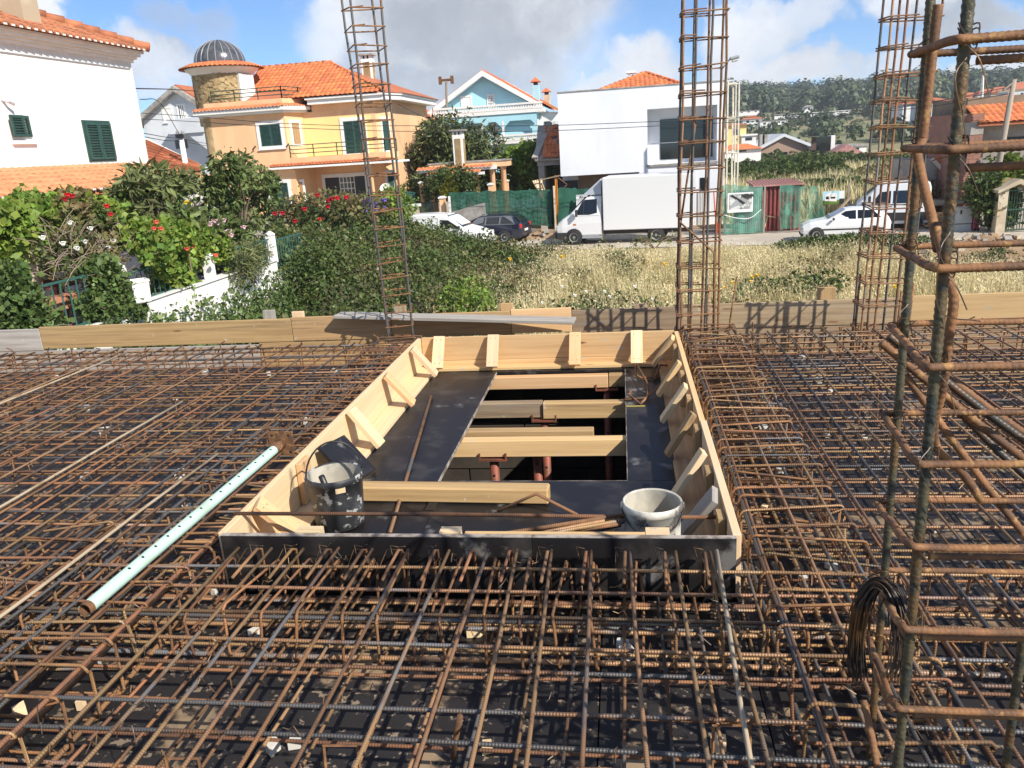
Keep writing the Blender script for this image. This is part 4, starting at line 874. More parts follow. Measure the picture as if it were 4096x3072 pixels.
# ---------------------------------------------------------------- white house at the left, facade faces +X
XF = -13.5; YE = 22.39
wh = thing('house', 'bright white house at the left edge with dark green shutters and tiled veranda', 'house', (-17, 17, G))
ZEV = 4.62
part('wall', MB().span(-22, XF, 9.5, YE, G, 4.558), M['whitewall'], wh)
for k, (o, z0, z1) in enumerate(((.06, 4.56, 4.64), (.13, 4.642, 4.71), (.21, 4.712, 4.79), (.28, 4.792, 4.86))):
    part('cornice', MB().span(-22 - o, XF + o, 9.5 - o, YE + o, z0, z1), M['whitewall'], wh)
sc = MB()
for k in range(58):
    y = 9.6 + k * .22; sc.lathe([(.0, 0), (.09, 0)], (XF + .012, y + .1, 4.56), 10, Matrix.Rotation(R(90), 3, 'Y'), 0, 2 * math.pi)
part('scallop_moulding', sc, M['white'], wh, kind='stuff')
xe = XF + .38; ye = YE + .38; ze = 4.88; yb = 9.5 - .38; xb = -22.6; hw = (ye - yb) / 2
rw = MB(); rt_ = .42; xr0, xr1 = xe - 4.6, xb + 4.6; zr = ze + 4.6 * rt_; ym0, ym1 = ye - 4.6, yb + 4.6
rw.add([(xe, yb, ze), (xe, ye, ze), (xb, ye, ze), (xb, yb, ze), (xe - 4.6, ym1, zr), (xe - 4.6, ym0, zr), (xb + 4.6, ym0, zr), (xb + 4.6, ym1, zr)], [(0, 1, 5, 4), (1, 2, 6, 5), (2, 3, 7, 6), (3, 0, 4, 7), (4, 5, 6, 7), (3, 2, 1, 0)])
roof = part('roof', rw, M['tileold'], wh)
sl = Vector((-1, 0, rt_)).normalized()
tiles(roof, (xe, 12.5, ze), (0, ye - 12.5, 0), sl * 2.6, lambda a, b: b * .92 < (ye - 12.5 - a), .24, .42, 'tileold', 300)
ridge(roof, (xe + .02, ye + .02, ze + .06), (xe - 4.6, ye - 4.6, zr + .06), 'tileold', .13)
eave_row(roof, (xe + .03, 12.5, ze - .03), (xe + .03, ye, ze - .03), (-1, 0, 0), 'tileold', .24, .3, True, .3, 300)
c = at(102, 112, X=XF - .35); chx, chy = XF - .6, c.y
ch = part('chimney', MB().span(chx - .5, chx + .35, at(95, 100, X=XF - .2).y + .12, at(160, 100, X=XF - .2).y + .15, 4.8, 7.4), M['stained'], wh)
def shutX(par, y0, y1, z0, z1, x, name='shutter', rot=0.0, hinge=None):
    f = MB(); s = .06
    f.span(x, x + .04, y0, y0 + s, z0, z1).span(x, x + .04, y1 - s, y1, z0, z1).span(x, x + .04, y0 + s, y1 - s, z0, z0 + s).span(x, x + .04, y0 + s, y1 - s, z1 - s, z1)
    c = max(6, int((z1 - z0) / .075))
    for i in range(c): f.box((x + .02, (y0 + y1) / 2, z0 + s + (z1 - z0 - 2 * s) * (i + .5) / c), (.036, y1 - y0 - 2 * s, .010), Matrix.Rotation(R(38), 3, 'Y'))
    f.span(x + .001, x + .004, y0 + s, y1 - s, z0 + s, z1 - s)
    return part(name, f, M['shutter'], par)
a, b = at(331, 490, X=XF), at(460, 635, X=XF)
w = part('window', MB().span(XF - .01, XF + .025, a.y - .06, b.y + .04, b.z - .06, a.z + .06), M['shutter'], wh); ym = (a.y + b.y) / 2
shutX(w, a.y, ym - .01, b.z, a.z, XF + .026); shutX(w, ym + .01, b.y, b.z, a.z, XF + .026)
part('sill', MB().span(XF, XF + .10, a.y - .1, b.y + .1, b.z - .20, b.z - .12), M['white'], w)
a, b = at(20, 460, X=XF), at(122, 548, X=XF); w = part('window', MB().span(XF - .01, XF + .012, a.y + .1, b.y, b.z, a.z), M['glass'], wh)
shutX(w, a.y - .02, a.y + .38, b.z, a.z, XF + .10); shutX(w, b.y - .33, b.y + .02, b.z, a.z, XF + .014)
part('curtain', MB().span(XF + .013, XF + .02, a.y + .44, a.y + .58, b.z + .02, a.z - .05), M['white'], w)
part('sill', MB().span(XF, XF + .08, a.y + .0, b.y + .1, b.z - .16, b.z - .08), M['white'], w)
part('wall_lamp', MB().tube([at(5, 398, X=XF), at(5, 398, X=XF) + Vector((.12, .05, -.05)), at(30, 410, X=XF) + Vector((.16, 0, -.05))], .035, 8), M['alu'], wh)
part('conduit', MB().beam(at(0, 206, X=XF + .02), at(520, 275, X=XF + .02), .02, .02), M['alu'], wh)
# veranda roof along the facade
XV, ZV = -11.0, 1.35; yv0, yv1 = 9.0, 21.3; zt = 1.86
rv = MB(); rv.add([(XF + .001, yv0, zt), (XF + .001, yv1 + .9, zt), (XV, yv1, ZV), (XV, yv0, ZV), (XF + .001, yv0, zt - .12), (XF + .001, yv1 + .9, zt - .12), (XV, yv1, ZV - .12), (XV, yv0, ZV - .12)], [(3, 2, 1, 0), (4, 5, 6, 7), (2, 3, 7, 6), (1, 2, 6, 5)])
rv.add([(XF + .001, yv1 + .9, zt), (-15.5, yv1 + 2.6, zt - .2), (-12.2, yv1 + 2.9, ZV), (XV, yv1, ZV)], [(3, 2, 1, 0)])
vr = part('veranda_roof', rv, M['tileorange'], wh); sv = Vector((XF - XV, 0, zt - ZV)); 
tiles(vr, (XV, 11.6, ZV), (0, yv1 - 11.6, 0), sv, None, .235, .42, 'tileorange', 300)
eave_row(vr, (XV + .04, 11.6, ZV - .03), (XV + .04, yv1, ZV - .03), (-1, 0, 0), 'tileorange', .235, .25, True, .2, 300)
part('veranda_beam', MB().span(XV - .45, XV - .25, 9.2, 21.2, 1.02, 1.22), M['whitewall'], wh)
cp = at(788, 790, X=XV - .35)
def vcol(y, m='white'):
    p = Vector((XV - .35, y, 0)); part('column', MB().lathe([(.16, -1.6), (.16, -1.5), (.13, -1.45), (.12, .6), (.12, .72), (.2, .78), (.2, 1.02)], p, 16), M[m], wh, smooth=True)
for y in (cp.y, 16.6, 12.6): vcol(y)
ar = MB()
for k in range(9):
    y = cp.y - .95 + k * .24; ar.span(XV - .44, XV - .26, y, y + .12, .84, 1.02)
part('arch_band', ar.span(XV - .44, XV - .26, cp.y - 1.0, cp.y + 1.0, .95, 1.03), M['white'], wh)
bw = part('base_wall', MB().span(XV - .6, XV - .45, 8.5, 13.2, G, -.9), M['whitewall'], wh)
bigc = at(130, 1110, X=-10.2); part('column', MB().lathe([(.17, -1.5), (.15, -1.3), (.14, .1), (.2, .2), (.2, .6)], (-10.2, bigc.y, 0), 16), M['stained'], wh, smooth=True)
struct('garden_terrace', MB().span(-13.5, -9.05, 8.5, 24.0, G, -1.35), M['concrete'])
# yellow railing pieces and a parasol-like clutter in the yard behind the veranda
yr = thing('balcony_railing', 'yellow painted railing in the shade behind the white veranda column', 'railing', at(730, 815, Y=30))
for k in range(3):
    a = at(640 + k * 75, 775, Y=30); 
    part('panel', MB().span(a.x, a.x + .5, 30, 30.05, a.z - .42, a.z), M['yellowpaint'], yr)
    for q in range(6): part('baluster', MB().span(a.x + q * .1, a.x + q * .1 + .03, 29.95, 29.98, a.z - .85, a.z - .42), M['dark'], yr)
# ---------------------------------------------------------------- garden wall and its railings
gw = thing('garden_wall', 'white garden wall overgrown with ivy running back from the lower left', 'wall', (-9, 15, G))
def gz(y): return -.62 - (y - 11) * .028
for y0, y1, zt_ in ((8.0, 11.9, -.72), (11.9, 13.35, -.70), (13.35, 15.6, -.72), (15.6, 17.9, -.76), (17.9, 19.9, -.80)):
    part('wall', MB().span(-9.16, -8.94, y0, y1 - .002, G, zt_ - (.12 if y0 < 12 else 0)), M['whitewall'], gw)
    part('coping', MB().span(-9.2, -8.90, y0, y1 - .004, zt_ - (.12 if y0 < 12 else 0), zt_ + .03 - (.12 if y0 < 12 else 0)), M['white'], gw)
part('wall', MB().span(-9.16, -8.94, 19.9, 21.0, G, -1.2), M['whitewall'], gw)
for y, z0, z1 in ((13.4, -.75, -.02), (19.95, -.85, -.16), (16.6, -.8, -.25)):
    part('pillar', MB().span(-9.14, -8.96, y - .10, y + .10, z0, z1).lathe([(.04, 0), (.14, .02), (.14, .05), (.02, .12)], (-9.05, y, z1), 4), M['whitewall'], gw)
def balus(y0, y1, z0, z1, label, n, m='teal'):
    t = thing('railing', label, 'railing', (-9.05, (y0 + y1) / 2, z0), 'teal railings on the garden wall')
    part('top_rail', MB().beam((-9.05, y0, z1), (-9.05, y1, z1 - .02), .035, .035), M[m], t); part('bottom_rail', MB().beam((-9.05, y0, z0 + .05), (-9.05, y1, z0 + .03), .03, .03), M[m], t)
    for k in range(n): y = y0 + (y1 - y0) * (k + .5) / n; part('baluster', MB().tube([(-9.05, y, z0), (-9.05, y, z1)], .013, 6), M[m], t)
balus(11.1, 12.9, -.80, .02, 'teal baluster railing at the lower left beside the white ledge', 9); balus(13.6, 15.4, -.72, -.14, 'teal railing half hidden behind the white planter', 10); balus(17.6, 19.8, -.80, -.22, 'teal railing right beside the far white pillar', 14); balus(20.1, 22.0, -1.0, -.3, 'teal railing beyond the far white pillar, mostly overgrown', 12)
pp = at(570, 1165, X=-8.75); solo('planter', MB().lathe([(0, 0), (.17, 0), (.19, .02), (.21, .36), (.23, .38), (.23, .42), (.19, .42), (.18, .36), (0, .36)], (-8.8, pp.y, pp.z - .2), 4), M['whitewall'], 'square white planter standing on the garden wall in front of the railing', 'planter')
pr = at(270, 1205, X=-9.5); solo('planter', MB().span(-9.8, -9.5, pr.y - .5, pr.y + .4, pr.z - .12, pr.z + .1), mat('terracotta', (.50, .22, .13), .8), 'long terracotta trough behind the lower left teal railing', 'planter')
tb = at(230, 1130, X=-10.6); tt_ = thing('garden_table', 'dark red table under the vine with things piled on it', 'table', (tb.x, tb.y, -1.35))
part('top', MB().span(tb.x - .5, tb.x + .5, tb.y - .7, tb.y + .7, tb.z - .03, tb.z + .02), M['maroon'], tt_)
for sx in (-.4, .4):
    for sy in (-.6, .6): part('leg', MB().span(tb.x + sx - .03, tb.x + sx + .03, tb.y + sy - .03, tb.y + sy + .03, -1.35, tb.z - .03), M['maroon'], tt_)
# ---------------------------------------------------------------- peach house, facade faces -Y
ph = thing('house', 'peach two storey house with round stone tower, dome and orange hip roof', 'house', (-18, 52, G))
YL, YRc = 47.0, 48.4
xL = at(838, 560, Y=YL).x; xA = at(1150, 560, Y=YL).x; xB = at(1223, 560, Y=YRc).x; xC = at(1512, 560, Y=YRc).x; xD = at(1578, 560, Y=YRc + 1.1).x
foot = [(xL, YL), (xA, YL), (xB, YRc), (xC, YRc), (xD, YRc + 1.1), (xD + .2, 58), (xL, 58)]
zter = at(1000, 415, Y=YL).z; zsof = at(1000, 460, Y=YL).z
part('wall', MB().prism(foot, 1.2, zsof - .002), M['peach'], ph)
part('wall', MB().prism([(xB + .6, YRc), (xC, YRc), (xD, YRc + 1.1), (xD + .2, 57.9), (xB + .6, 57.9)], zsof - .001, at(1450, 372, Y=YRc - .6).z - .421), M['peach'], ph)
zb1 = at(1170, 640, Y=YL).z       # balcony floor underside
# ground floor: recessed right of the left block
part('wall', MB().prism([(xL, YL), (at(1195, 800, Y=YL).x, YL), (at(1195, 800, Y=YL).x + .25, 49.6), (xC, 49.6), (xC + .05, 49.0), (xD, YRc + 1.1), (xD + .2, 58), (xL, 58)], G, 1.198), M['peach'], ph)
part('warm_glow_wall', MB().span(xB + .02, xC - .3, YRc - .012, YRc - .002, at(1300, 622, Y=YRc).z, at(1300, 470, Y=YRc).z), M['yellow'], ph)  # sheet over the peach wall, its yellow paints in warm reflected light
part('corner_stone', MB().lathe([(.55, -3), (.55, zsof)], (xL + .1, YL + .52, 0), 18), M['stone'], ph, smooth=True)
# balcony
bx1 = at(1545, 625, Y=YL).x; zbt = at(1350, 620, Y=YL).z; zbb = at(1350, 642, Y=YL).z
part('balcony', MB().prism([(xA, YL - .01), (bx1, YL - .01), (bx1 + .4, YRc), (xB, YRc - .003)], zbb, zbt), M['peach'], ph)
part('soffit', MB().prism([(xA - 1.2, YL - .45), (bx1 + .35, YL - .45), (bx1 + .9, YRc + .4), (xB - 1.2, YRc + .1)], zbb - .30, zbb - .18), M['white'], ph)
bl = part('balcony_eave', MB().prism([(xA - 1.15, YL - .40), (bx1 + .3, YL - .40), (bx1 + .4, YL - .02), (xA - 1.15, YL - .02)], zbb - .178, zbb - .02), M['farroof'], ph)
eave_row(bl, (xA - 1.15, YL - .46, zbb - .16), (bx1 + .3, YL - .46, zbb - .16), (0, 1, 0), 'tile', .22, .4, False, .35, 80)
railing(ph, [(xA + .05, YL + .03, zbt), (bx1 - .05, YL + .03, zbt), (bx1 + .33, YRc - .15, zbt)], at(1350, 570, Y=YL).z - zbt)
# terrace cornice over the left block
cz0, cz1 = zsof, at(1000, 437, Y=YL).z
def offp(o): return [(xL - o, YL - o), (xA + o * .4, YL - o), (xB + o, YRc - o * .2), (xB + o, 52), (xL - o, 52)]
part('soffit', MB().prism(offp(.30), cz0, cz0 + .14), M['white'], ph); part('cornice', MB().prism(offp(.52), cz0 + .142, cz1), M['white'], ph)
te = part('terrace_eave', MB().prism(offp(.5), cz1 + .002, cz1 + .10), M['farroof'], ph)
eave_row(te, (xL - .55, YL - .58, cz1 + .02), (xA + .2, YL - .58, cz1 + .02), (0, 1, 0), 'tile', .22, .42, True, .4, 60)
d_ = Vector((xB - xA, YRc - YL, 0)).normalized(); eave_row(te, (xA + .22, YL - .55, cz1 + .02), Vector((xB + .45, YRc - .2, cz1 + .02)), (-d_.y, d_.x, 0), 'tile', .22, .40, True, .4, 60)
zp = at(1000, 402, Y=YL).z; part('parapet', MB().prism(offp(.02), cz1 + .1, zp), M['peach'], ph)
zr_ = at(1000, 355, Y=YL).z; railing(ph, [(xL + .5, YL + .05, zp), (xA - .02, YL + .05, zp), (xB - .1, YRc, zp), (xB - .1, 51.4, zp)], zr_ - zp)
# main hip roof
zE = at(1450, 372, Y=YRc - .6).z; yE = YRc - .65; xE0 = at(1215, 380, Y=yE).x; xE1 = at(1521, 358, Y=yE).x + .1; xS = at(1605, 392, Y=YRc + .9).x + .1
xR0, xR1 = at(1050, 272, Y=52.6).x, at(1318, 254, Y=52.6).x; zR = at(1190, 262, Y=52.6).z
part('soffit', MB().prism([(xE0 + .1, yE + .12), (xE1, yE + .12), (xS - .1, yE + 1.5), (xS + .1, 58), (xE0 + .1, 58)], zE - .42, zE - .16), M['white'], ph)
part('gutter', MB().prism([(xE0, yE), (xE1 + .05, yE), (xS, yE + 1.45), (xS + .2, 58.2), (xE0, 58.2)], zE - .158, zE - .05), M['white'], ph)
rm = MB(); xW = xL + 1.4
rm.add([(xW, yE, zE - .05), (xE1 + .1, yE, zE - .05), (xS + .1, yE + 1.5, zE - .05), (xS + .3, 58.3, zE - .05), (xW, 58.3, zE - .05), (xR0, 52.6, zR), (xR1, 52.6, zR)], [(0, 1, 6, 5), (1, 2, 6), (2, 3, 6), (3, 4, 5, 6), (4, 0, 5), (4, 3, 2, 1, 0)])
rf = part('roof', rm, M['farroof'], ph)
sv = Vector((0, 52.6 - yE, zR - zE + .05)); Ls = sv.length; W_ = xE1 + .1 - xW
def inmain(a, b):
    f = b / Ls; return a > (xR0 - xW) * f + .0 and a < W_ - (xE1 + .1 - xR1) * f
tiles(rf, (xW, yE - .05, zE + .0), (W_, 0, 0), sv, lambda a, b: inmain(a, b) and (a > 3.0 or b > 1.3), .30, .46, 'tile', 300)
ridge(rf, (xR0, 52.6, zR + .04), (xR1, 52.6, zR + .04)); ridge(rf, (xE1 + .1, yE, zE + .04), (xR1, 52.6, zR + .04)); ridge(rf, (xW + .6, yE + .6, zE + .5), (xR0, 52.6, zR + .04))
# chimney
def stonechim(par, u0, v0, u1, v1, Y, dep=.7, fr=.13):
    x0, x1, z0, z1 = rectY(u0, v0, u1, v1, Y); zc = z1 - (z1 - z0) * .12
    c = part('chimney', MB().span(x0, x1, Y, Y + dep, z0, zc - .1), M['white'], par); part('stone_panel', MB().span(x0 + fr, x1 - fr, Y - .03, Y - .001, z0 + .05, zc - .3), M['stone'], c)
    part('stone_panel', MB().span(x1 + .001, x1 + .03, Y + fr, Y + dep - fr, z0 + .05, zc - .3), M['stone'], c)
    for q in (0, .38, .76): part('vent_post', MB().span(x0 + q * (x1 - x0), x0 + q * (x1 - x0) + .12 * (x1 - x0) + .06, Y, Y + dep, zc - .1, zc + .1), M['white'], c)
    part('vent', MB().span(x0 + .05, x1 - .05, Y + .08, Y + dep - .08, zc - .1, zc + .1), M['dark'], c)
    part('cap', MB().span(x0 - .14, x1 + .14, Y - .14, Y + dep + .14, zc + .1, zc + .2), M['concrete'], c); return c
stonechim(ph, 1440, 214, 1495, 345, 53.0)
# tower with dome
tc_ = at(905, 300, Y=49.0); R_ = (at(1005, 340, Y=49).x - at(784, 340, Y=49).x) / 2; cx, cy = (at(1005, 340, Y=49).x + at(784, 340, Y=49).x) / 2 + .05, 49.0
zt0 = at(900, 285, Y=47.3).z; zt1 = at(900, 262, Y=47.3).z
part('tower_wall', MB().lathe([(R_ * .98, zter - 1), (R_, zt0)], (cx, cy, 0), 40), M['stone'], ph, smooth=True)
sp = part('stone_cladding', MB().lathe([(R_ + .004, zter - .2), (R_ + .004, zter - .19)], (cx, cy, 0), 8), M['stone'], ph)
for k in range(210):
    q = -2.9 + random.random() * 2.9; z = zter - .1 + random.random() * (zt0 - zter + .0); s = random.uniform(.10, .2)
    n = Vector((math.cos(q), math.sin(q), 0)); tg = Vector((-n.y, n.x, 0)); c = Vector((cx, cy, z)) + n * (R_ + .012)
    poly = [c + tg * s * math.cos(a) * random.uniform(.7, 1.2) + Vector((0, 0, s * .8 * math.sin(a) * random.uniform(.7, 1.2))) for a in np.arange(0, 6.2, 1.05)]
    part('stone', MB().extrude(poly, n * random.uniform(.012, .03)), M['stone'], sp)
part('cornice', MB().lathe([(R_ + .01, zt0 - .08), (R_ + .15, zt0 + .12), (R_ + .34, zt1 - .08), (R_ + .40, zt1), (0, zt1 + .01)], (cx, cy, 0), 40), M['white'], ph, smooth=True)
Rr = R_ + .62; tr = part('tower_roof', MB().lathe([(Rr - .05, zt1 - .02), (R_ - .25, zt1 + .34), (0, zt1 + .34)], (cx, cy, 0), 40), M['farroof'], ph)
if ('t') and True:
    TILE[('ring')] = tile_mesh(.26, .62, 'tile', .06); n_ = int(2 * math.pi * Rr / .27)
    for k in range(n_):
        q = 2 * math.pi * k / n_; n = Vector((math.cos(q), math.sin(q), 0)); sl_ = (-n * .8 + Vector((0, 0, .36))).normalized(); e_ = sl_.cross(n).normalized() * -1
        e_ = Vector((-n.y, n.x, 0)); Mt = Matrix((e_, sl_, e_.cross(sl_))).transposed().to_4x4(); Mt.translation = Vector((cx, cy, zt1 - .03)) + n * (Rr + .04) - OFF[tr]
        t = link('roof_tile', TILE['ring'], None, tr); t.matrix_local = Mt
rd_ = (at(990, 237, Y=49).x - at(801, 237, Y=49).x) / 2; zd = zt1 + .30; hd = at(890, 159, Y=49).z - zd
dm = part('dome', MB().lathe([(rd_ * math.cos(a), zd + hd * math.sin(a)) for a in np.linspace(0, 1.5, 14)], (cx - .05, cy, 0), 48), M['dome'], ph, smooth=True)
for k in range(20):
    q = 2 * math.pi * k / 20; part('dome_rib', MB().tube([Vector((cx - .05 + (rd_ + .01) * math.cos(a) * math.cos(q), cy + (rd_ + .01) * math.cos(a) * math.sin(q), zd + (hd + .01) * math.sin(a))) for a in np.linspace(0, 1.5, 10)], .022, 5), M['alu'], dm)
part('dome_ring', MB().lathe([(rd_ + .03, zd - .05), (rd_ + .03, zd + .05)], (cx - .05, cy, 0), 40), M['dark'], dm)
q = R(-20); n = Vector((math.cos(q), math.sin(q), 0)); tg = Vector((-n.y, n.x, 0))
dz0, dz1 = zp - .1, zt0 - .12
q0 = part('tower_door', MB().box(Vector((cx, cy, (dz0 + dz1) / 2)) + n * (R_ + .03), (.16, 1.15, dz1 - dz0), Matrix((n, tg, Vector((0, 0, 1)))).transposed()), M['white'], ph)
part('door_leaf', MB().box(Vector((cx, cy, (dz0 + dz1) / 2 - .08)) + n * (R_ + .10), (.05, .62, dz1 - dz0 - .4), Matrix((n, tg, Vector((0, 0, 1)))).transposed()), M['whitewall'], q0)
# windows and doors
x0, x1, z0, z1 = rectY(1036, 500, 1131, 581, YL); windowY(ph, x0, x1, z0, z1, YL, .2)
x0, x1, z0, z1 = rectY(1372, 486, 1464, 611, YRc); windowY(ph, x0, x1, z0, z1, YRc - .012, .2, sill=False, name='balcony_door')
x0, x1, z0, z1 = rectY(1075, 735, 1166, 850, YL); windowY(ph, x0, x1, z0, z1, YL, .2)
dch = Vector((xB - xA, YRc - YL, 0)); Lc = dch.length; dch.normalize(); nch = Vector((dch.y, -dch.x, 0)); cM = Matrix((dch, nch * -1, Vector((0, 0, 1)))).transposed()
zc0, zc1 = at(1175, 575, Y=47.6).z, at(1175, 490, Y=47.6).z; cc = Vector(((xA + xB) / 2, (YL + YRc) / 2, (zc0 + zc1) / 2))
w = part('window', MB().box(cc + nch * .02, (.95, .04, zc1 - zc0 + .3), cM), M['white'], ph); part('shutter', MB().box(cc + nch * .05, (.55, .05, zc1 - zc0), cM), M['midwood'], w)
dch = Vector((xD - xC, 1.1, 0)).normalized(); nch = Vector((dch.y, -dch.x, 0)); cM = Matrix((dch, nch * -1, Vector((0, 0, 1)))).transposed()
for va, vb in ((477, 600), (690, 780)):
    zc0, zc1 = at(1556, vb, Y=49).z, at(1556, va, Y=49).z; cc = Vector(((xC + xD) / 2, YRc + .55, (zc0 + zc1) / 2))
    w = part('window', MB().box(cc + nch * .02, (.72, .04, zc1 - zc0 + .3), cM), M['white'], ph)
    f = MB().box(cc + nch * .045, (.44, .04, zc1 - zc0), cM)
    for i in range(18): f.box(cc + nch * .07 + Vector((0, 0, (i / 17 - .5) * (zc1 - zc0) * .92)), (.38, .02, .03), cM)
    part('shutter', f, M['shutter'], w)
x0, x1, z0, z1 = rectY(1300, 712, 1470, 800, 49.6); z0 = max(z0 - .3, -1.4)
w = part('patio_door', MB().span(x0 - .2, x1 + .2, 49.52, 49.6, z1, z1 + .22).span(x0 - .2, x0, 49.52, 49.6, z0, z1).span(x1, x1 + .2, 49.52, 49.6, z0, z1), M['white'], ph)
part('pane', MB().span(x0, x1, 49.57, 49.59, z0, z1), M['glass'], w); part('shutter', MB().span(x0 + .02, x0 + (x1 - x0) * .36, 49.53, 49.565, z0, z1 - .02), M['dark'], w); part('shutter', MB().span(x0 + (x1 - x0) * .74, x1, 49.53, 49.565, z0, z1 - .02), M['dark'], w)
g = MB(); gx0, gx1 = x0 + (x1 - x0) * .37, x0 + (x1 - x0) * .73
for k in range(5): xx = gx0 + (gx1 - gx0) * k / 4; g.span(xx - .025, xx + .025, 49.53, 49.56, z0, z1)
for k in range(6): zz = z0 + (z1 - z0) * k / 5; g.span(gx0, gx1, 49.525, 49.555, zz - .025, zz + .025)
part('door_grid', g, M['white'], w)
x0, x1, z0, z1 = rectY(1197, 728, 1222, 812, 47.4)
w = part('window', MB().span(x0 - .12, x1 + .12, 47.30, 47.38, z0 - .1, z1 + .15), M['white'], ph); part('pane', MB().span(x0, x1, 47.27, 47.299, z0, z1), M['midwood'], w)
cpx = at(1487, 720, Y=YL + .3).x; part('column', MB().lathe([(.2, -2.2), (.17, -2.1), (.15, zbb - .45), (.22, zbb - .4), (.22, zbb - .3)], (cpx, YL + .2, 0), 16), M['peach'], ph, smooth=True)
sdp = at(1545, 758, Y=47.5); part('satellite_dish', MB().lathe([(.0, .0), (.2, .03), (.36, .12)], sdp, 16, Matrix.Rotation(R(70), 3, 'X')), M['white'], ph, smooth=True); part('dish_arm', MB().tube([sdp, sdp + Vector((0, .5, -.3))], .03, 6), M['alu'], ph)
part('wall_lamp', MB().tube([at(1010, 600, Y=YL - .1), at(1022, 585, Y=YL - .2)], .04, 6), M['dark'], ph); part('wall_lamp', MB().tube([at(1145, 588, Y=YL - .1), at(1155, 575, Y=YL - .2)], .04, 6), M['dark'], ph)
struct('raised_yard', MB().span(-40, -13.2, 46.3, 66, G + .01, -1.55), M['cementwall'])
# ---------------------------------------------------------------- pale grey house far left
gh = thing('house', 'pale grey gabled house in the gap between the white and peach houses', 'house', (-36, 66, G))
a, b, c = at(705, 345, Y=62), at(552, 480, Y=62), at(905, 470, Y=62)
mb = MB(); mb.extrude([(b.x + .4, 62, G), (c.x, 62, G), (c.x, 62, b.z + .3), (a.x, 62, a.z - .35), (b.x + .4, 62, b.z + .1)], (0, 9, 0)); part('wall', mb, M['greyhouse'], gh)
for p, q in ((a, b + Vector((-.3, 0, -.2))), (a, c)):
    mb = MB(); mb.extrude([(p.x, 61.4, p.z), (q.x, 61.4, q.z), (q.x, 61.4, q.z - .4), (p.x, 61.4, p.z - .4)], (0, 9.8, 0)); part('roof_edge', mb, M['concrete'], gh)
    mb = MB(); mb.extrude([(p.x, 61.9, p.z + .14), (q.x, 61.9, q.z + .14), (q.x, 61.9, q.z + .003), (p.x, 61.9, p.z + .003)], (0, 9.0, 0)); part('roof', mb, M['farroof'], gh)
x0, x1, z0, z1 = rectY(652, 435, 692, 483, 62); windowY(gh, x0, x1, z0, z1, 62, .14, 'white', 'white')
x0, x1, z0, z1 = rectY(712, 423, 744, 472, 62); w = windowY(gh, x0, x1, z0, z1, 62, .14, 'white', 'glass')
for k in range(3): xx = x0 + (x1 - x0) * (k + .7) / 3.4; part('bar', MB().span(xx, xx + .09, 61.96, 61.98, z0, z1), M['white'], w)
x0, x1, z0, z1 = rectY(700, 560, 752, 592, 62); part('window', MB().span(x0, x1, 61.93, 61.999, z0, z1), M['glass'], gh)
x0, x1, z0, z1 = rectY(684, 478, 830, 528, 61); part('balcony', MB().span(x0, x1, 60.4, 61.999, z0, z1), M['greyhouse'], gh)
mb = MB(); p0, p1 = at(740, 530, Y=60.6), at(832, 600, Y=60.6); mb.extrude([p0, p1, p1 + Vector((0, 0, 1.0)), p0 + Vector((1.5, 0, .2))], (0, 1, 0)); part('stair', mb, M['greyhouse'], gh)
# low orange roof between
lr = thing('house', 'low outbuilding whose brown tiled roof slopes behind the veranda', 'outbuilding', (-21, 40, G))
mb = MB(); p = [at(582, 560, Y=38), at(800, 668, Y=38), at(800, 690, Y=34), at(590, 690, Y=34)]; mb.extrude(p, (0, .02, -.15)); o_ = part('roof', mb, M['tileold'], lr)
mb = MB(); q = [at(582, 558, Y=37.98), at(800, 664, Y=37.98)]; mb.beam(q[0], q[1], .12, .14); part('verge', mb, M['white'], lr)
for k in range(9):
    f = (k + 1) / 10; a_, b_ = p[0].lerp(p[3], f), p[1].lerp(p[2], f); part('tile_course', MB().beam(a_ + Vector((0, 0, .03)), b_ + Vector((0, 0, .03)), .30, .03, (0, 1, .3)), M['tileold'], o_)
part('wall', MB().span(min(p[0].x, p[3].x), p[1].x - .3, 38.2, 41, G, p[2].z - .2), M['greyhouse'], lr)
# house between peach house and dark tree
bh = thing('house', 'cream house with orange roof, only its corner visible behind the peach house', 'house', (-18, 62, G))
a, b = at(1560, 388, Y=60), at(1690, 480, Y=60); mb = MB(); mb.extrude([(a.x - 2, 60, a.z + .6), (a.x, 60, a.z), (b.x, 60, b.z), (b.x, 60, b.z - .35), (a.x - 2, 60, a.z - .2)], (0, 8, 0)); part('roof_edge', mb, M['white'], bh)
mb = MB(); mb.extrude([(a.x - 2, 60.3, a.z + .8), (a.x, 60.3, a.z + .2), (b.x + .1, 60.3, b.z + .2), (b.x + .1, 60.3, b.z + .004), (a.x, 60.3, a.z + .004)], (0, 8, 0)); mb = mb
part('roof', MB().add([(a.x - 2, 60.2, a.z + 1.2), (b.x + .2, 60.2, b.z + .05), (b.x + .2, 68, b.z + .05), (a.x - 2, 68, a.z + 1.2)], [(0, 1, 2, 3)]), M['tile'], bh)
part('wall', MB().span(a.x - 2, b.x - .6, 60.4, 67, G, b.z - .2), M['stained'], bh)
p_, q_ = at(1565, 700, Y=54), at(1690, 655, Y=54); mb = MB(); mb.extrude([(p_.x - 1, 54, G), (q_.x, 54, G), (q_.x, 54, at(1690, 640, Y=54).z), (p_.x - 1, 54, at(1590, 600, Y=54).z)], (0, 5, 0)); part('shed_wall', mb, M['cementwall'], bh)
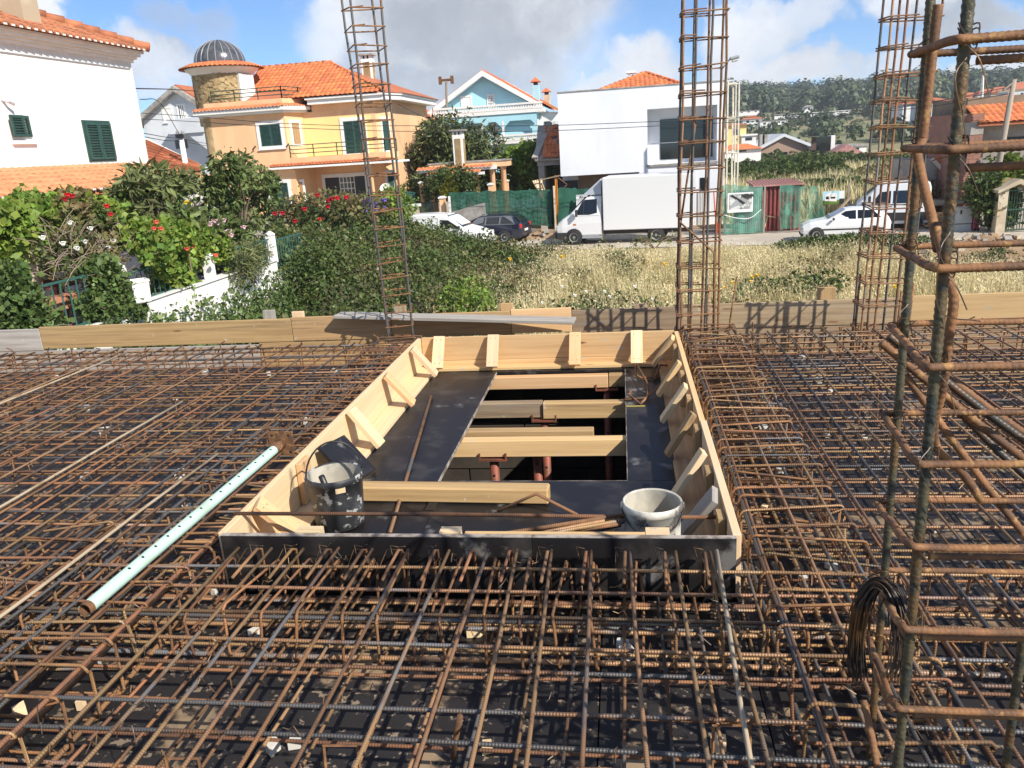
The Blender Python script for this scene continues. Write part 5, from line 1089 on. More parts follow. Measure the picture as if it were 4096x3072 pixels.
# ---------------------------------------------------------------- sky blue house
bl_ = thing('house', 'sky blue gabled house with white balustraded balconies behind the dark tree', 'house', (-10, 70, G))
ap = at(1934, 284, Y=66); l0, r0 = at(1722, 445, Y=66), at(2158, 412, Y=66); zb2 = at(1940, 425, Y=66).z
mb = MB(); mb.extrude([(l0.x + .5, 66.0, zb2 - .6), (r0.x - .3, 66.0, zb2 - .6), (r0.x - .3, 66.0, r0.z - .25), (ap.x, 66.0, ap.z - .35), (l0.x + .5, 66.0, l0.z - .1)], (0, 12, 0)); part('wall', mb, M['blue'], bl_)
xw = at(2157, 540, Y=66).x; part('wall', MB().span(l0.x + .5, xw, 65.2, 78, G, at(1940, 452, Y=65.2).z), M['blue'], bl_)
for p, q in ((ap, l0 + Vector((-.4, 0, -.3))), (ap, r0 + Vector((.2, 0, -.1)))):
    mb = MB(); mb.extrude([(p.x, 65.2, p.z), (q.x, 65.2, q.z), (q.x, 65.2, q.z - .36), (p.x, 65.2, p.z - .42)], (0, .5, 0)); part('barge_board', mb, M['white'], bl_)
    mb = MB(); mb.extrude([(p.x, 65.4, p.z + .06), (q.x, 65.4, q.z + .06), (q.x, 65.4, q.z - .1), (p.x, 65.4, p.z - .1)], (0, 12.5, 0)); rfb = part('roof', mb, M['farroof'], bl_)
    if q.x > p.x: tiles(rfb, (q.x, 65.45, q.z + .03), (0, 11.5, 0), p - q, None, .42, .6, 'tile', 300)
    mb = MB(); mb.beam((p.x, 77.9, p.z + .05), (q.x, 77.9, q.z + .05), .3, .16); part('verge', mb, M['white'], bl_)
def balustrade(par, x0, x1, y, z0, z1, n, m='white'):
    b = part('balustrade', MB().span(x0, x1, y - .14, y + .06, z0, z0 + .16).span(x0, x1, y - .16, y + .08, z1 - .14, z1), M[m], par)
    for k in range(n):
        x = x0 + (x1 - x0) * (k + .5) / n; part('baluster', MB().lathe([(.05, z0 + .16), (.085, z0 + .16 + (z1 - z0 - .3) * .3), (.05, z0 + (z1 - z0) * .6), (.065, z1 - .14)], (x, y - .04, 0), 6), M[m], b, smooth=True)
x0, _, z0, z1 = rectY(1725, 418, 2170, 440, 64.6); x1 = at(2170, 425, Y=64.6).x; zz0, zz1 = at(1950, 446, Y=64.6).z, at(1950, 420, Y=64.6).z
part('balcony_slab', MB().span(x0 - .2, x1 + .1, 64.5, 66.2, zz0 - .28, zz0), M['white'], bl_); balustrade(bl_, x0, x1, 64.62, zz0, zz1, 44)
x0, x1 = at(1975, 545, Y=64.6).x, at(2158, 545, Y=64.6).x; zz0, zz1 = at(2060, 562, Y=64.6).z, at(2060, 537, Y=64.6).z
part('balcony_slab', MB().span(x0 - .4, x1 + .1, 64.5, 65.2, zz0 - .22, zz0), M['white'], bl_); balustrade(bl_, x0, x1, 64.62, zz0, zz1, 22)
def archbay(u0, v0, u1, v1):
    x0, x1, z0, z1 = rectY(u0, v0, u1, v1, 64.9); c = .5
    mb = MB(); mb.extrude([(x0, 65.19, z0), (x1, 65.19, z0), (x1, 65.19, z1 - c), (x1 - c, 65.19, z1), (x0 + c, 65.19, z1), (x0, 65.19, z1 - c)], (0, -.01, 0)); return x0, x1, z0, z1
lo_, hi_ = at(2060, 540, Y=64.9).z, at(2060, 483, Y=64.9).z; top_ = at(2060, 450, Y=64.9).z
xa, xb_, xc_, xd_ = at(1935, 510, Y=64.7).x, at(2010, 510, Y=64.7).x, at(2016, 510, Y=64.7).x, at(2150, 510, Y=64.7).x
fr_ = MB(); fr_.span(l0.x, xw, 64.60, 64.75, hi_, top_)
for (p, q) in ((xa, xb_), (xc_, xd_)):
    fr_.extrude([(p, 64.6, hi_), (p + .5, 64.6, hi_), (p, 64.6, hi_ - .5)], (0, .15, 0)); fr_.extrude([(q - .5, 64.6, hi_), (q, 64.6, hi_), (q, 64.6, hi_ - .5)], (0, .15, 0))
part('arcade', fr_, M['blue'], bl_); part('arcade_roof', MB().span(l0.x, xw, 64.75, 65.2, top_ - .15, top_), M['blue'], bl_)
for x in (xa - .08, (xb_ + xc_) / 2, xd_ + .06): part('column', MB().span(x - .07, x + .07, 64.58, 64.74, lo_ - 3.2 if x > 0 else lo_ - .2, hi_), M['white'], bl_)
x0, x1, z0, z1 = rectY(1848, 390, 1884, 428, 66); windowY(bl_, x0, x1, z0, z1, 66, .12, 'white', 'white', False)
x0, x1, z0, z1 = rectY(1953, 384, 1975, 425, 66); w = windowY(bl_, x0, x1, z0, z1, 66, .12, 'white', 'glass', False)
for k in range(3): xx = x0 + (x1 - x0) * (k + .5) / 3; part('grille', MB().span(xx - .03, xx + .03, 65.93, 65.95, z0, z1), M['white'], w)
for k in range(4): zz = z0 + (z1 - z0) * (k + .5) / 4; part('grille', MB().span(x0, x1, 65.90, 65.925, zz - .025, zz + .025), M['white'], w)
x0, x1, z0, z1 = rectY(1956, 500, 1987, 540, 65.2); w = windowY(bl_, x0, x1, z0, z1, 65.2, .1, 'white', 'glass', False)
for k in range(4): xx = x0 + (x1 - x0) * (k + .5) / 4; part('grille', MB().span(xx - .03, xx + .03, 65.12, 65.14, z0, z1), M['white'], w)
def bluechim(u0, v0, u1, v1, Y, m):
    x0, x1, z0, z1 = rectY(u0, v0, u1, v1, Y); c = part('chimney', MB().span(x0, x1, Y, Y + .9, z0 - .4, z1 - .55), M[m], bl_); part('vent', MB().span(x0 + .1, x1 - .1, Y + .1, Y + .8, z1 - .55, z1 - .3), M['dark'], c)
    part('cap', MB().add([(x0 - .15, Y - .15, z1 - .3), (x1 + .15, Y - .15, z1 - .3), (x1 + .15, Y + 1.05, z1 - .3), (x0 - .15, Y + 1.05, z1 - .3), ((x0 + x1) / 2, Y + .45, z1 + .1)], [(0, 1, 4), (1, 2, 4), (2, 3, 4), (3, 0, 4), (3, 2, 1, 0)]), M['tile'], c)
bluechim(2127, 312, 2157, 405, 67.5, 'blue'); bluechim(2172, 354, 2198, 403, 76, 'stained')
xq = at(2225, 470, Y=67).x; mb = MB(); mb.extrude([(xw + .01, 66.5, G), (xq + 3, 66.5, G), (xq + 3, 66.5, at(2225, 460, Y=66.5).z), (xw + .01, 66.5, at(2170, 445, Y=66.5).z)], (0, 10, 0)); part('side_wing', mb, M['white'], bl_)
mb = MB(); p, q = at(2160, 395, Y=66), at(2235, 435, Y=66); mb.extrude([p, q, q + Vector((0, 0, -.2)), p + Vector((0, 0, -.2))], (0, 9, .0)); part('wing_roof', mb, M['tile'], bl_)
for k in range(4): x = xw + .4 + k * .8; part('wing_window', MB().span(x, x + .5, 66.44, 66.499, at(2190, 530, Y=66.4).z, at(2190, 485, Y=66.4).z), M['greyhouse' if k % 2 else 'glass'], bl_)
for k, m in enumerate(('white', 'white', 'whitewall')): x = xw + .5 + k * .7; part('laundry', MB().span(x, x + .45, 65.9, 65.93, at(2190, 565, Y=66).z, at(2190, 540, Y=66).z), M[m], bl_)
hp = thing('pole', 'rusty pole with a twin bracket on top rising left of the blue gable', 'pole', at(1787, 430, Y=62)); a = at(1787, 430, Y=62); b = at(1785, 328, Y=62)
part('mast', MB().tube([a, b], .09, 8), M['pole'], hp); part('bracket', MB().span(b.x - .5, b.x + .5, 61.9, 62.1, b.z + .05, b.z + .22).span(b.x - .55, b.x - .35, 61.85, 62.15, b.z - .15, b.z + .4).span(b.x + .35, b.x + .55, 61.85, 62.15, b.z - .15, b.z + .4), M['rustbar'], hp)
# ---------------------------------------------------------------- modern white house
mh = thing('house', 'modern white box house with large recessed dark window beside the lamp post', 'house', (1, 51, G)); YM = 46.0
a = at(2229, 372, Y=YM); b = at(2898, 325, Y=YM); c = at(2242, 706, Y=YM); xl, xr = a.x, b.x; zT = (a.z + b.z) / 2; zU = c.z
wx0, wx1 = at(2590, 540, Y=YM).x, at(2868, 540, Y=YM).x; wz0, wz1 = at(2730, 650, Y=YM).z, at(2730, 428, Y=YM).z
gx1 = at(2557, 695, Y=YM).x
mw = MB(); D = .35
mw.span(xl, wx0, YM, YM + D, zU, zT).span(wx1, xr, YM, YM + D, zU, zT).span(wx0, wx1, YM, YM + D, wz1, zT).span(wx0, wx1, YM, YM + D, zU, wz0)
part('front_wall', mw, M['modern'], mh); part('front_wall', MB().span(gx1, xr, YM, YM + D, G, zU - .001), M['modern'], mh)
part('body', MB().span(xl, xr, YM + 1.4, 58, G, zT - .02), M['modern'], mh)
part('side_wall', MB().span(xr - .30, xr, YM + D + .001, YM + 1.399, G, zT - .002), M['modern'], mh); part('side_wall', MB().span(xl, xl + .3, YM + D + .001, YM + 1.399, zU, zT - .002), M['modern'], mh)
part('ceiling', MB().span(xl + .3, xr - .3, YM + D + .001, YM + 1.399, wz1 + .02, wz1 + .3), M['modern'], mh); part('loggia_floor', MB().span(xl + .3, xr - .3, YM + D + .001, YM + 1.399, zU + .0, wz0 - .02), M['modern'], mh)
part('jamb', MB().span(wx0 - .3, wx0 - .002, YM + D + .002, YM + 1.39, wz0, wz1), M['modern'], mh); part('jamb', MB().span(wx1 + .002, wx1 + .3, YM + D + .002, YM + 1.39, wz0, wz1), M['modern'], mh)
part('coping', MB().span(xl - .03, xr + .03, YM - .04, YM + .5, zT, zT + .06), M['concrete'], mh); part('sill', MB().span(wx0 - .08, wx1 + .05, YM - .08, YM - .001, wz0 - .14, wz0 - .02), M['concrete'], mh)
gy = YM + 1.38; gx0_, gx1_ = at(2640, 560, Y=gy).x, at(2850, 560, Y=gy).x; gz0, gz1 = at(2730, 634, Y=gy).z, at(2730, 472, Y=gy).z
wn = part('window', MB().span(gx0_, gx1_, gy - .03, gy - .001, gz0, gz1), M['glass'], mh)
part('glass_rail', MB().span(wx0 + .02, wx1 - .02, YM + .08, YM + .10, at(2730, 566, Y=YM).z - .03, at(2730, 566, Y=YM).z), M['alu'], wn)
part('mullion', MB().span(gx0_ + (gx1_ - gx0_) * .62, gx0_ + (gx1_ - gx0_) * .62 + .06, gy - .06, gy - .031, gz0, gz1), M['dark'], wn)
part('garage_recess', MB().span(xl + .9, gx1 - .002, YM + 2.0 - .62, YM + 2.1 - .62 + .018, G, zU - .01), M['brownwall'], mh)
part('garage_opening', MB().span(xl - .2, xl + .88, YM + 1.2, YM + 1.39, G, zU - .3), M['dark'], mh)
dx0, dx1, dz0, dz1 = rectY(2800, 711, 2829, 762, YM); part('door_light', MB().span(dx0, dx1, YM - .03, YM - .001, dz0, dz1), M['glass'], mh)
x0, x1, z0, z1 = rectY(2790, 768, 2838, 925, YM); w = part('door', MB().span(x0, x1, YM - .03, YM - .001, z0, z1), M['alu'], mh)
for k in range(8): xx = x0 + (x1 - x0) * (k + .5) / 8; part('rib', MB().span(xx - .02, xx + .02, YM - .06, YM - .03, z0, z1), M['white'], w)
# roof behind the parapet
rz0 = at(2400, 352, Y=50).z - .3; pk = at(2582, 293, Y=53); rl, rr = at(2385, 356, Y=50).x, at(2745, 335, Y=50).x
mb = MB(); mb.add([(rl, 50, rz0), (rr, 50, rz0), (rr, 57.5, rz0), (rl, 57.5, rz0), (pk.x, 53.4, pk.z), (pk.x, 54.4, pk.z)], [(0, 1, 4), (1, 2, 5, 4), (2, 3, 5), (3, 0, 4, 5), (3, 2, 1, 0)]); rfm = part('roof', mb, M['farroof'], mh)
sv = Vector((0, 3.4, pk.z - rz0)); Lm = sv.length
tiles(rfm, (rl, 49.95, rz0 + .04), (rr - rl, 0, 0), sv, lambda a, b: a > (pk.x - rl) * b / Lm and a < (rr - rl) - (rr - pk.x) * b / Lm, .28, .44, 'tile', 200)
ridge(rfm, (rl, 50, rz0 + .08), (pk.x, 53.4, pk.z + .05), 'tile', .13); ridge(rfm, (rr, 50, rz0 + .08), (pk.x, 53.4, pk.z + .05), 'tile', .13)
x0, x1, z0, z1 = rectY(2506, 285, 2544, 314, 52.6); cm = part('chimney', MB().span(x0 + .1, x1 - .1, 52.6, 53.3, z0 - 1, z1 - .32), M['white'], mh); part('cap', MB().span(x0, x1, 52.5, 53.4, z1 - .12, z1), M['white'], cm)
for q in (x0 + .12, x1 - .24): part('vent_post', MB().span(q, q + .12, 52.6, 53.3, z1 - .32, z1 - .12), M['white'], cm)
# garage under construction between blue and modern house
gg = thing('garage', 'unfinished garage with loosely laid orange tiles left of the modern house', 'garage', (-5, 48, G)); gyy = 47.2
zg0, zg1 = at(2190, 662, Y=gyy).z, at(2180, 640, Y=gyy).z; x0, x1 = at(2148, 650, Y=gyy).x, at(2236, 650, Y=gyy).x
part('lintel', MB().span(x0, x1 + .2, gyy, gyy + .3, zg0, zg1 + .05), M['cementwall'], gg); part('wall', MB().span(x0 + .05, x0 + .4, gyy + .02, 51, G, zg0 - .002), M['cementwall'], gg); part('back_wall', MB().span(x0 + .4, x1 + .2, 50.8, 51, G, zg1 + 1.5), M['brownwall'], gg)
mb = MB(); pA, pB = (x0 - .1, gyy - .2, zg1 + .06), (x1 + .25, gyy - .2, zg1 + .06); sv = Vector((0, 2.8, 1.9)); mb.extrude([pA, pB, Vector(pB) + sv, Vector(pA) + sv], (0, .03, -.1)); rg = part('roof', mb, M['cementwall'], gg)
tiles(rg, (x0 + .35, gyy - .25, zg1 + .10), (x1 - x0 - .1, 0, 0), sv, lambda a, b: random.random() > .14, .25, .40, 'tile', 120, .05)
part('gable_verge', MB().beam(Vector(pA) + Vector((.0, 0, .08)), Vector(pA) + sv + Vector((.7, 0, .1)), .35, .1), M['cementwall'], gg)
# ---------------------------------------------------------------- barbecue pergola
pg = thing('pergola', 'peach garden pergola with a tall white and stone chimney in front of the dark tree', 'pergola', (-9, 47.5, G)); 
stonechim(pg, 1806, 514, 1858, 676, 46.4, .7, .12)
x0, x1 = at(1718, 665, Y=47).x, at(2033, 645, Y=47).x; zA, zB_ = at(1880, 672, Y=47).z, at(1880, 650, Y=47).z
part('roof_slab', MB().span(x0, x1, 46.8, 49.5, zA, zB_), M['peach'], pg); part('roof_felt', MB().span(x0 - .05, x1 + .05, 46.75, 49.55, zB_, zB_ + .07), M['concrete'], pg)
xe_ = at(1985, 660, Y=46.6).x; el = part('eave', MB().span(x0 - .5, xe_, 46.3, 46.799, zA - .12, zA + .1), M['white'], pg); eave_row(el, (x0 - .6, 46.1, zA + .02), (xe_, 46.1, zA + .02), (0, 1, 0), 'tile', .22, .4, True, .35, 60)
el2 = part('lower_eave', MB().span(x0 + .3, at(1935, 680, Y=46).x, 45.8, 46.29, zA - .36, zA - .22), M['white'], pg); eave_row(el2, (x0 + .1, 45.6, zA - .24), (at(1935, 680, Y=46).x, 45.6, zA - .24), (0, 1, 0), 'tile', .22, .4, True, .35, 60)
for u in (1732, 1905, 1970, 2015): x = at(u, 720, Y=47).x; part('column', MB().lathe([(.2, G), (.17, G + .1), (.15, zA - .15), (.2, zA - .1), (.2, zA)], (x, 47.1, 0), 14), M['peach'], pg, smooth=True)
def gpillar(u0, v0, u1, v1, Y, label, m='peach'):
    x0, x1, z0, z1 = rectY(u0, v0, u1, v1, Y); t = thing('gate_pillar', label, 'pillar', ((x0 + x1) / 2, Y, G), 'peach garden pillars'); part('shaft', MB().span(x0 + .05, x1 - .05, Y, Y + .4, G, z1 - .12), M[m], t); part('cap', MB().span(x0, x1, Y - .05, Y + .45, z1 - .12, z1 - .04).span(x0 + .08, x1 - .08, Y + .03, Y + .37, z1 - .04, z1), M['white'], t)
gpillar(1752, 786, 1786, 870, 44.2, 'peach pillar with white cap at the left end of the green netting'); gpillar(1858, 757, 1886, 830, 46.0, 'peach pillar with white cap standing behind the green netting'); gpillar(1672, 726, 1696, 800, 46.4, 'darker peach pillar in the shade beside the dark tree'); gpillar(1948, 733, 1974, 775, 46.2, 'low peach pillar under the pergola columns'); gpillar(2022, 718, 2036, 760, 47.6, 'small peach pillar at the right end of the pergola'); gpillar(1265, 804, 1298, 850, 44.5, 'peach pillar with white cap among the red roses')
# ---------------------------------------------------------------- buildings at the far right
rh = thing('house', 'unfinished brick and cement house with orange tile eave at the right edge', 'house', (18, 42, G)); Yr = 40.0
bx0 = at(3835, 600, Y=Yr).x; bx1 = at(3925, 600, Y=Yr).x; bzt = at(3880, 455, Y=Yr).z
part('brick_wall', MB().span(bx0, bx1, Yr, Yr + 6, G, bzt), M['brick'], rh)
part('cement_band', MB().span(bx0 - .01, bx1 + .005, Yr - .02, Yr - .001, at(3880, 540, Y=Yr).z, at(3880, 490, Y=Yr).z), M['cementwall'], rh)
brk = MB().box((0, 0, 0), (.29, .03, .17)).mesh('brick'); brk.materials.append(M['brick']); wl = rh.children[0]
for r_ in range(30):
    for c_ in range(int((bx1 - bx0) / .3)):
        z = G + .1 + r_ * .185; x = bx0 + .18 + c_ * .3 + (r_ % 2) * .14
        if x < bx1 - .12 and z < bzt - .1 and not at(3880, 540, Y=Yr).z - .1 < z < at(3880, 490, Y=Yr).z + .1: link('brick', brk, None, wl, Vector((x, Yr - .012, z)) - OFF[rh])
part('cement_wall', MB().span(bx1 + .001, 26, Yr + .6, Yr + 6, G, at(4000, 490, Y=Yr).z), M['cementwall'], rh); part('pier', MB().span(at(3905, 700, Y=Yr).x, at(3940, 700, Y=Yr).x, Yr - .3, Yr - .002, G, at(3920, 640, Y=Yr).z), M['concrete'], rh)
part('slot', MB().span(at(3896, 660, Y=Yr - .3).x, at(3910, 660, Y=Yr - .3).x, Yr - .32, Yr - .301, at(3900, 664, Y=Yr - .3).z, at(3900, 655, Y=Yr - .3).z), M['dark'], rh)
ez0, ez1 = at(3990, 490, Y=Yr).z, at(3990, 425, Y=Yr + 1.4).z; e0 = at(3912, 490, Y=Yr).x
mb = MB(); mb.extrude([(e0, Yr - .1, ez0), (26, Yr - .1, ez0 + .0), (26, Yr + 1.5, ez1), (e0 + .15, Yr + 1.5, ez1)], (0, 0, -.12)); er = part('tile_eave', mb, M['farroof'], rh)
tiles(er, (e0, Yr - .15, ez0 + .02), (6.5, 0, 0), (0, 1.6, ez1 - ez0), None, .26, .38, 'tile', 200)
part('upper_wall', MB().span(e0 + .1, 26, Yr + 1.6, Yr + 6, ez1 - .3, ez1 + .45), M['brownwall'], rh)
part('window', MB().span(at(4030, 560, Y=Yr + .5).x, at(4120, 560, Y=Yr + .5).x, Yr + .56, Yr + .599, at(4040, 570, Y=Yr + .5).z, at(4040, 548, Y=Yr + .5).z), M['dark'], rh)
bt_ = part('roof_balustrade', MB().span(at(3846, 440, Y=44).x, at(3915, 440, Y=44).x, 44, 44.2, at(3880, 458, Y=44).z, at(3880, 450, Y=44).z).span(at(3846, 410, Y=44).x, at(3915, 410, Y=44).x, 44, 44.2, at(3880, 418, Y=44).z, at(3880, 412, Y=44).z), M['white'], rh)
for k in range(7): x = at(3846 + k * 11.5, 430, Y=44).x; part('post', MB().span(x, x + .07, 44, 44.15, at(3880, 455, Y=44).z, at(3880, 415, Y=44).z), M['white'], bt_)
sh = thing('outbuilding', 'small grey outbuilding with sloping orange tiled edge behind the near cage', 'outbuilding', (15, 43, G))
a, b, c = at(3690, 640, Y=42), at(3728, 640, Y=42), at(3835, 700, Y=42)
part('wall', MB().span(at(3660, 700, Y=42).x, bx0 - .02, 42.3, 46, G, at(3700, 640, Y=42).z), M['cementwall'], sh); mb = MB(); p, q = at(3728, 636, Y=42), at(3790, 700, Y=42)
mb.extrude([p, q, q + Vector((.9, 0, .9)), p + Vector((1.1, 0, .4))], (0, .12, 0)); sr = part('roof', mb, M['tile'], sh); part('verge', MB().beam(p, q, .12, .16), M['cream'], sh)
ga = thing('gate', 'metal bar gate with a low tiled arch at the right edge of the street', 'gate', at(4050, 925, Z=G)); g0 = at(4012, 930, Z=G); Yg = g0.y
gx0, gx1 = at(4030, 850, Y=Yg).x, at(4150, 850, Y=Yg).x; gz1 = at(4060, 760, Y=Yg).z
part('pillar', MB().span(gx0 - .45, gx0 - .08, Yg - .1, Yg + .3, G, gz1 + .1), M['stained'], ga)
for k in range(12): x = gx0 + (gx1 - gx0) * k / 11; part('bar', MB().tube([(x, Yg, G + .08), (x, Yg, gz1)], .018, 6), M['rail'], ga)
for z in (G + .1, G + .95, gz1 - .02): part('rail', MB().span(gx0 - .06, gx1, Yg - .025, Yg + .025, z - .03, z + .03), M['rail'], ga)
mb = MB(); p, q, r_ = at(3995, 762, Y=Yg - .3), at(4085, 715, Y=Yg - .3), at(4200, 770, Y=Yg - .3); mb.extrude([p, q, q + Vector((0, 0, -.2)), p + Vector((0, 0, -.12))], (0, 1.2, 0)); mb.extrude([q, r_, r_ + Vector((0, 0, -.2)), q + Vector((0, 0, -.2))], (0, 1.2, 0)); part('arch_roof', mb, M['stained'], ga)
# ================================================================== vehicles
def body(secs):
    mb = MB(); n = 12
    for (x, zb, zm, zt, wb, wm, wt) in secs:
        h = [(wb * .90, zb), (wb, zb + .14), (wm, zb + (zm - zb) * .62), (wm * .97, zm), (wt, zt - .06), (wt * .82, zt)]
        mb.v += [(x, y, z) for y, z in h] + [(x, -y, z) for y, z in h[::-1]]
    for i in range(len(secs) - 1):
        for j in range(n): j2 = (j + 1) % n; mb.f.append((i * n + j, (i + 1) * n + j, (i + 1) * n + j2, i * n + j2)); mb.uv.append([(0, 0)] * 4)
    k = (len(secs) - 1) * n; mb.f.append(tuple(range(n))); mb.uv.append([(0, 0)] * n); mb.f.append(tuple(k + j for j in range(n))[::-1]); mb.uv.append([(0, 0)] * n)
    return mb
def surf_y(secs, x, z):
    for a, b in zip(secs, secs[1:]):
        if min(a[0], b[0]) <= x <= max(a[0], b[0]):
            t = (x - a[0]) / (b[0] - a[0] + 1e-9); L = [a[i] + (b[i] - a[i]) * t for i in range(7)]
            zm, zt, wm, wt = L[2], L[3], L[5], L[6]
            if z >= zm: f = (z - zm) / max(.01, (zt - .06 - zm)); return wm * .97 + (wt - wm * .97) * min(1, f)
            zmid = L[1] + (zm - L[1]) * .62
            return wm * (.97 + .03 * (zm - z) / max(.01, zm - zmid)) if z > zmid else L[4] + (wm - L[4]) * (z - L[1] - .14) / max(.01, zmid - L[1] - .14)
    return secs[0][5]
def sidepanel(secs, poly, off=.012):
    out = MB(); out.sides = []
    for s in (1, -1):
        vs = [(x, s * (surf_y(secs, x, z) + off), z) for x, z in poly]; n = len(vs); f = tuple(range(n)); out.sides.append(MB().add(vs, [f if s < 0 else f[::-1]]))
    return out
def wheel(par, x, hw, r, w=.2):
    s = 1 if hw > 0 else -1; hw = abs(hw); y = s * (hw + .035 - w / 2); Mx = Matrix.Rotation(R(90) * -s, 3, 'X'); t = part('wheel', MB().lathe([(r * .62, w * .5), (r * .93, w * .5), (r, w * .36), (r, -w * .36), (r * .93, -w * .5), (0, -w * .5)], (x, y, r), 26, Mx), M['tyre'], par, smooth=True)
    part('rim', MB().lathe([(r * .64, w * .46), (r * .56, w * .40), (r * .2, w * .30), (r * .16, w * .42), (0, w * .42)], (x, y, r), 20, Mx), M['rim'], t)
    part('wheel_arch', MB().lathe([(r * 1.16, 0), (0, 0)], (x, s * (hw + .012), r * 1.02), 24, Mx), M['trim'], par)
    hs = MB()
    for k in range(6):
        q = k * math.pi / 3; hs.lathe([(r * .09, w * .415), (0, w * .415)], Vector((x, y, r)) + Mx @ Vector((math.cos(q) * r * .43, math.sin(q) * r * .43, 0)), 8, Mx)
    part('rim_holes', hs, M['dark'], t, kind='stuff')
def vehicle(name, label, cat, c, rz): return thing(name, label, cat, c, None, rz)
# white box truck, nose to the left
tk = vehicle('box_truck', 'white box truck with roof deflector parked in front of the modern house', 'truck', (.15, 40.05, G), R(172))
S = [(3.28, .38, .80, .92, .72, .78, .66), (3.20, .30, .92, 1.05, .90, .92, .80), (2.95, .28, 1.12, 1.24, .94, .96, .86), (2.60, .28, 1.28, 1.46, .95, .96, .84), (2.2, .30, 1.38, 1.86, .95, .96, .82), (1.78, .34, 1.42, 2.22, .95, .96, .78), (1.55, .34, 1.42, 2.30, .95, .96, .76), (1.02, .34, 1.42, 2.32, .95, .96, .76)]
part('cab', body(S), M['carwhite'], tk, smooth=False)
part('side_window', sidepanel(S, [(2.30, 1.42), (1.93, 1.46 + .60), (1.80, 2.12), (1.24, 2.14), (1.22, 1.50), (1.6, 1.42)]), M['glass'], tk)
part('window_frame', sidepanel(S, [(1.90, 1.44), (1.86, 1.44), (1.84, 2.1), (1.88, 2.1)], .018), M['trim'], tk)
part('windscreen', MB().add([(2.63, -.80, 1.50), (2.63, .80, 1.50), (1.82, .70, 2.24), (1.82, -.70, 2.24)], [(0, 1, 2, 3)]).add([(2.63, -.80, 1.50), (1.82, -.70, 2.24), (1.80, -.76, 2.20), (2.5, -.85, 1.50)], [(0, 1, 2, 3)]), M['glass'], tk)
part('sun_visor', MB().box((1.80, 0, 2.30), (.22, 1.6, .05)), M['carwhite'], tk)
part('bumper', MB().extrude([(3.36, -.92, .28), (3.36, .92, .28), (3.36, .92, .62), (3.36, -.92, .62)], (-.16, 0, 0)).span(2.75, 3.22, -.975, -.93, .26, .60).span(2.75, 3.22, .93, .975, .26, .60), M['trim'], tk)
part('grille', MB().span(3.27, 3.31, -.42, .42, .66, .84), M['trim'], tk)
for s in (-1, 1):
    part('headlight', MB().box((3.16, s * .80, .80), (.24, .22, .24)), M['headlamp'], tk, bevel=.04); part('indicator', MB().box((2.32, s * .965, .98), (.14, .02, .07)), M['amber'], tk)
    mr = part('mirror', MB().box((2.20, s * 1.10, 1.52), (.10, .20, .34)), M['trim'], tk, bevel=.03); part('mirror_arm', MB().tube([(2.2, s * .94, 1.45), (2.2, s * 1.05, 1.45)], .02, 6), M['trim'], mr)
part('door_handle', MB().span(1.20, 1.40, -.985, -.958, 1.28, 1.33), M['trim'], tk); part('rub_strip', MB().span(1.04, 2.2, -.972, -.955, .93, .95), M['greytrim'], tk)
part('sill', MB().span(1.02, 2.0, -.965, .965, .30, .36), M['greytrim'], tk)
part('deflector', MB().add([(1.92, -.70, 2.34), (1.92, .70, 2.34), (1.02, .82, 2.34), (1.02, -.82, 2.34), (1.04, -.74, 3.06), (1.04, .74, 3.06)], [(0, 1, 5, 4), (0, 4, 3), (1, 2, 5), (3, 4, 5, 2), (0, 3, 2, 1)]), mat('bluish_grey_fairing', (.50, .54, .60), .4), tk)
bx = part('cargo_box', MB().span(-3.25, .92, -1.03, 1.03, .66, 3.12), M['carwhite'], tk, bevel=.03)
for z in (.64, 3.06): part('box_rail', MB().span(-3.27, .94, -1.05, -1.031, z, z + .08), M['alu'], bx)
for x in (-3.27, .90): part('box_rail', MB().span(x, x + .04, -1.052, -1.032, .72, 3.06), M['alu'], bx)
for x, z, w_, m in ((.62, .80, .2, 'alu'), (-2.0, .80, .1, 'trim'), (-1.4, 2.92, .09, 'trim')): part('marker', MB().span(x - w_, x, -1.055, -1.034, z, z + .08), M[m], bx)
for k in range(5): part('panel_seam', MB().span(-2.45 + k * .72, -2.435 + k * .72, -1.034, -1.031, .74, 3.04), M['greytrim'], bx)
for pl in ([(1.12, .40), (1.12, 2.2), (1.135, 2.2), (1.135, .40)], [(2.28, .75), (2.30, 1.42), (2.315, 1.42), (2.295, .75)], [(1.12, 1.36), (2.3, 1.36), (2.3, 1.375), (1.12, 1.375)]): part('door_seam', sidepanel(S, pl, .006), M['greytrim'], tk)
part('number_plate', MB().span(3.37, 3.375, -.26, .26, .40, .51), M['paper'], tk)
part('chassis', MB().span(-3.1, 1.0, -.42, .42, .42, .62), M['trim'], tk)
for x in (-.98, -2.15): part('mudguard', MB().extrude([(x - .1, -1.0, .62), (x + .22, -1.0, .62), (x + .1, -1.0, .28), (x - .02, -1.0, .28)], (0, .3, 0)), M['carwhite'], tk)
part('step', MB().span(-.52, -.10, -1.0, -.8, .48, .56), M['alu'], tk)
for y in (-.965, .965): wheel(tk, 2.38, y, .36, .22); wheel(tk, -1.58, y, .36, .24)
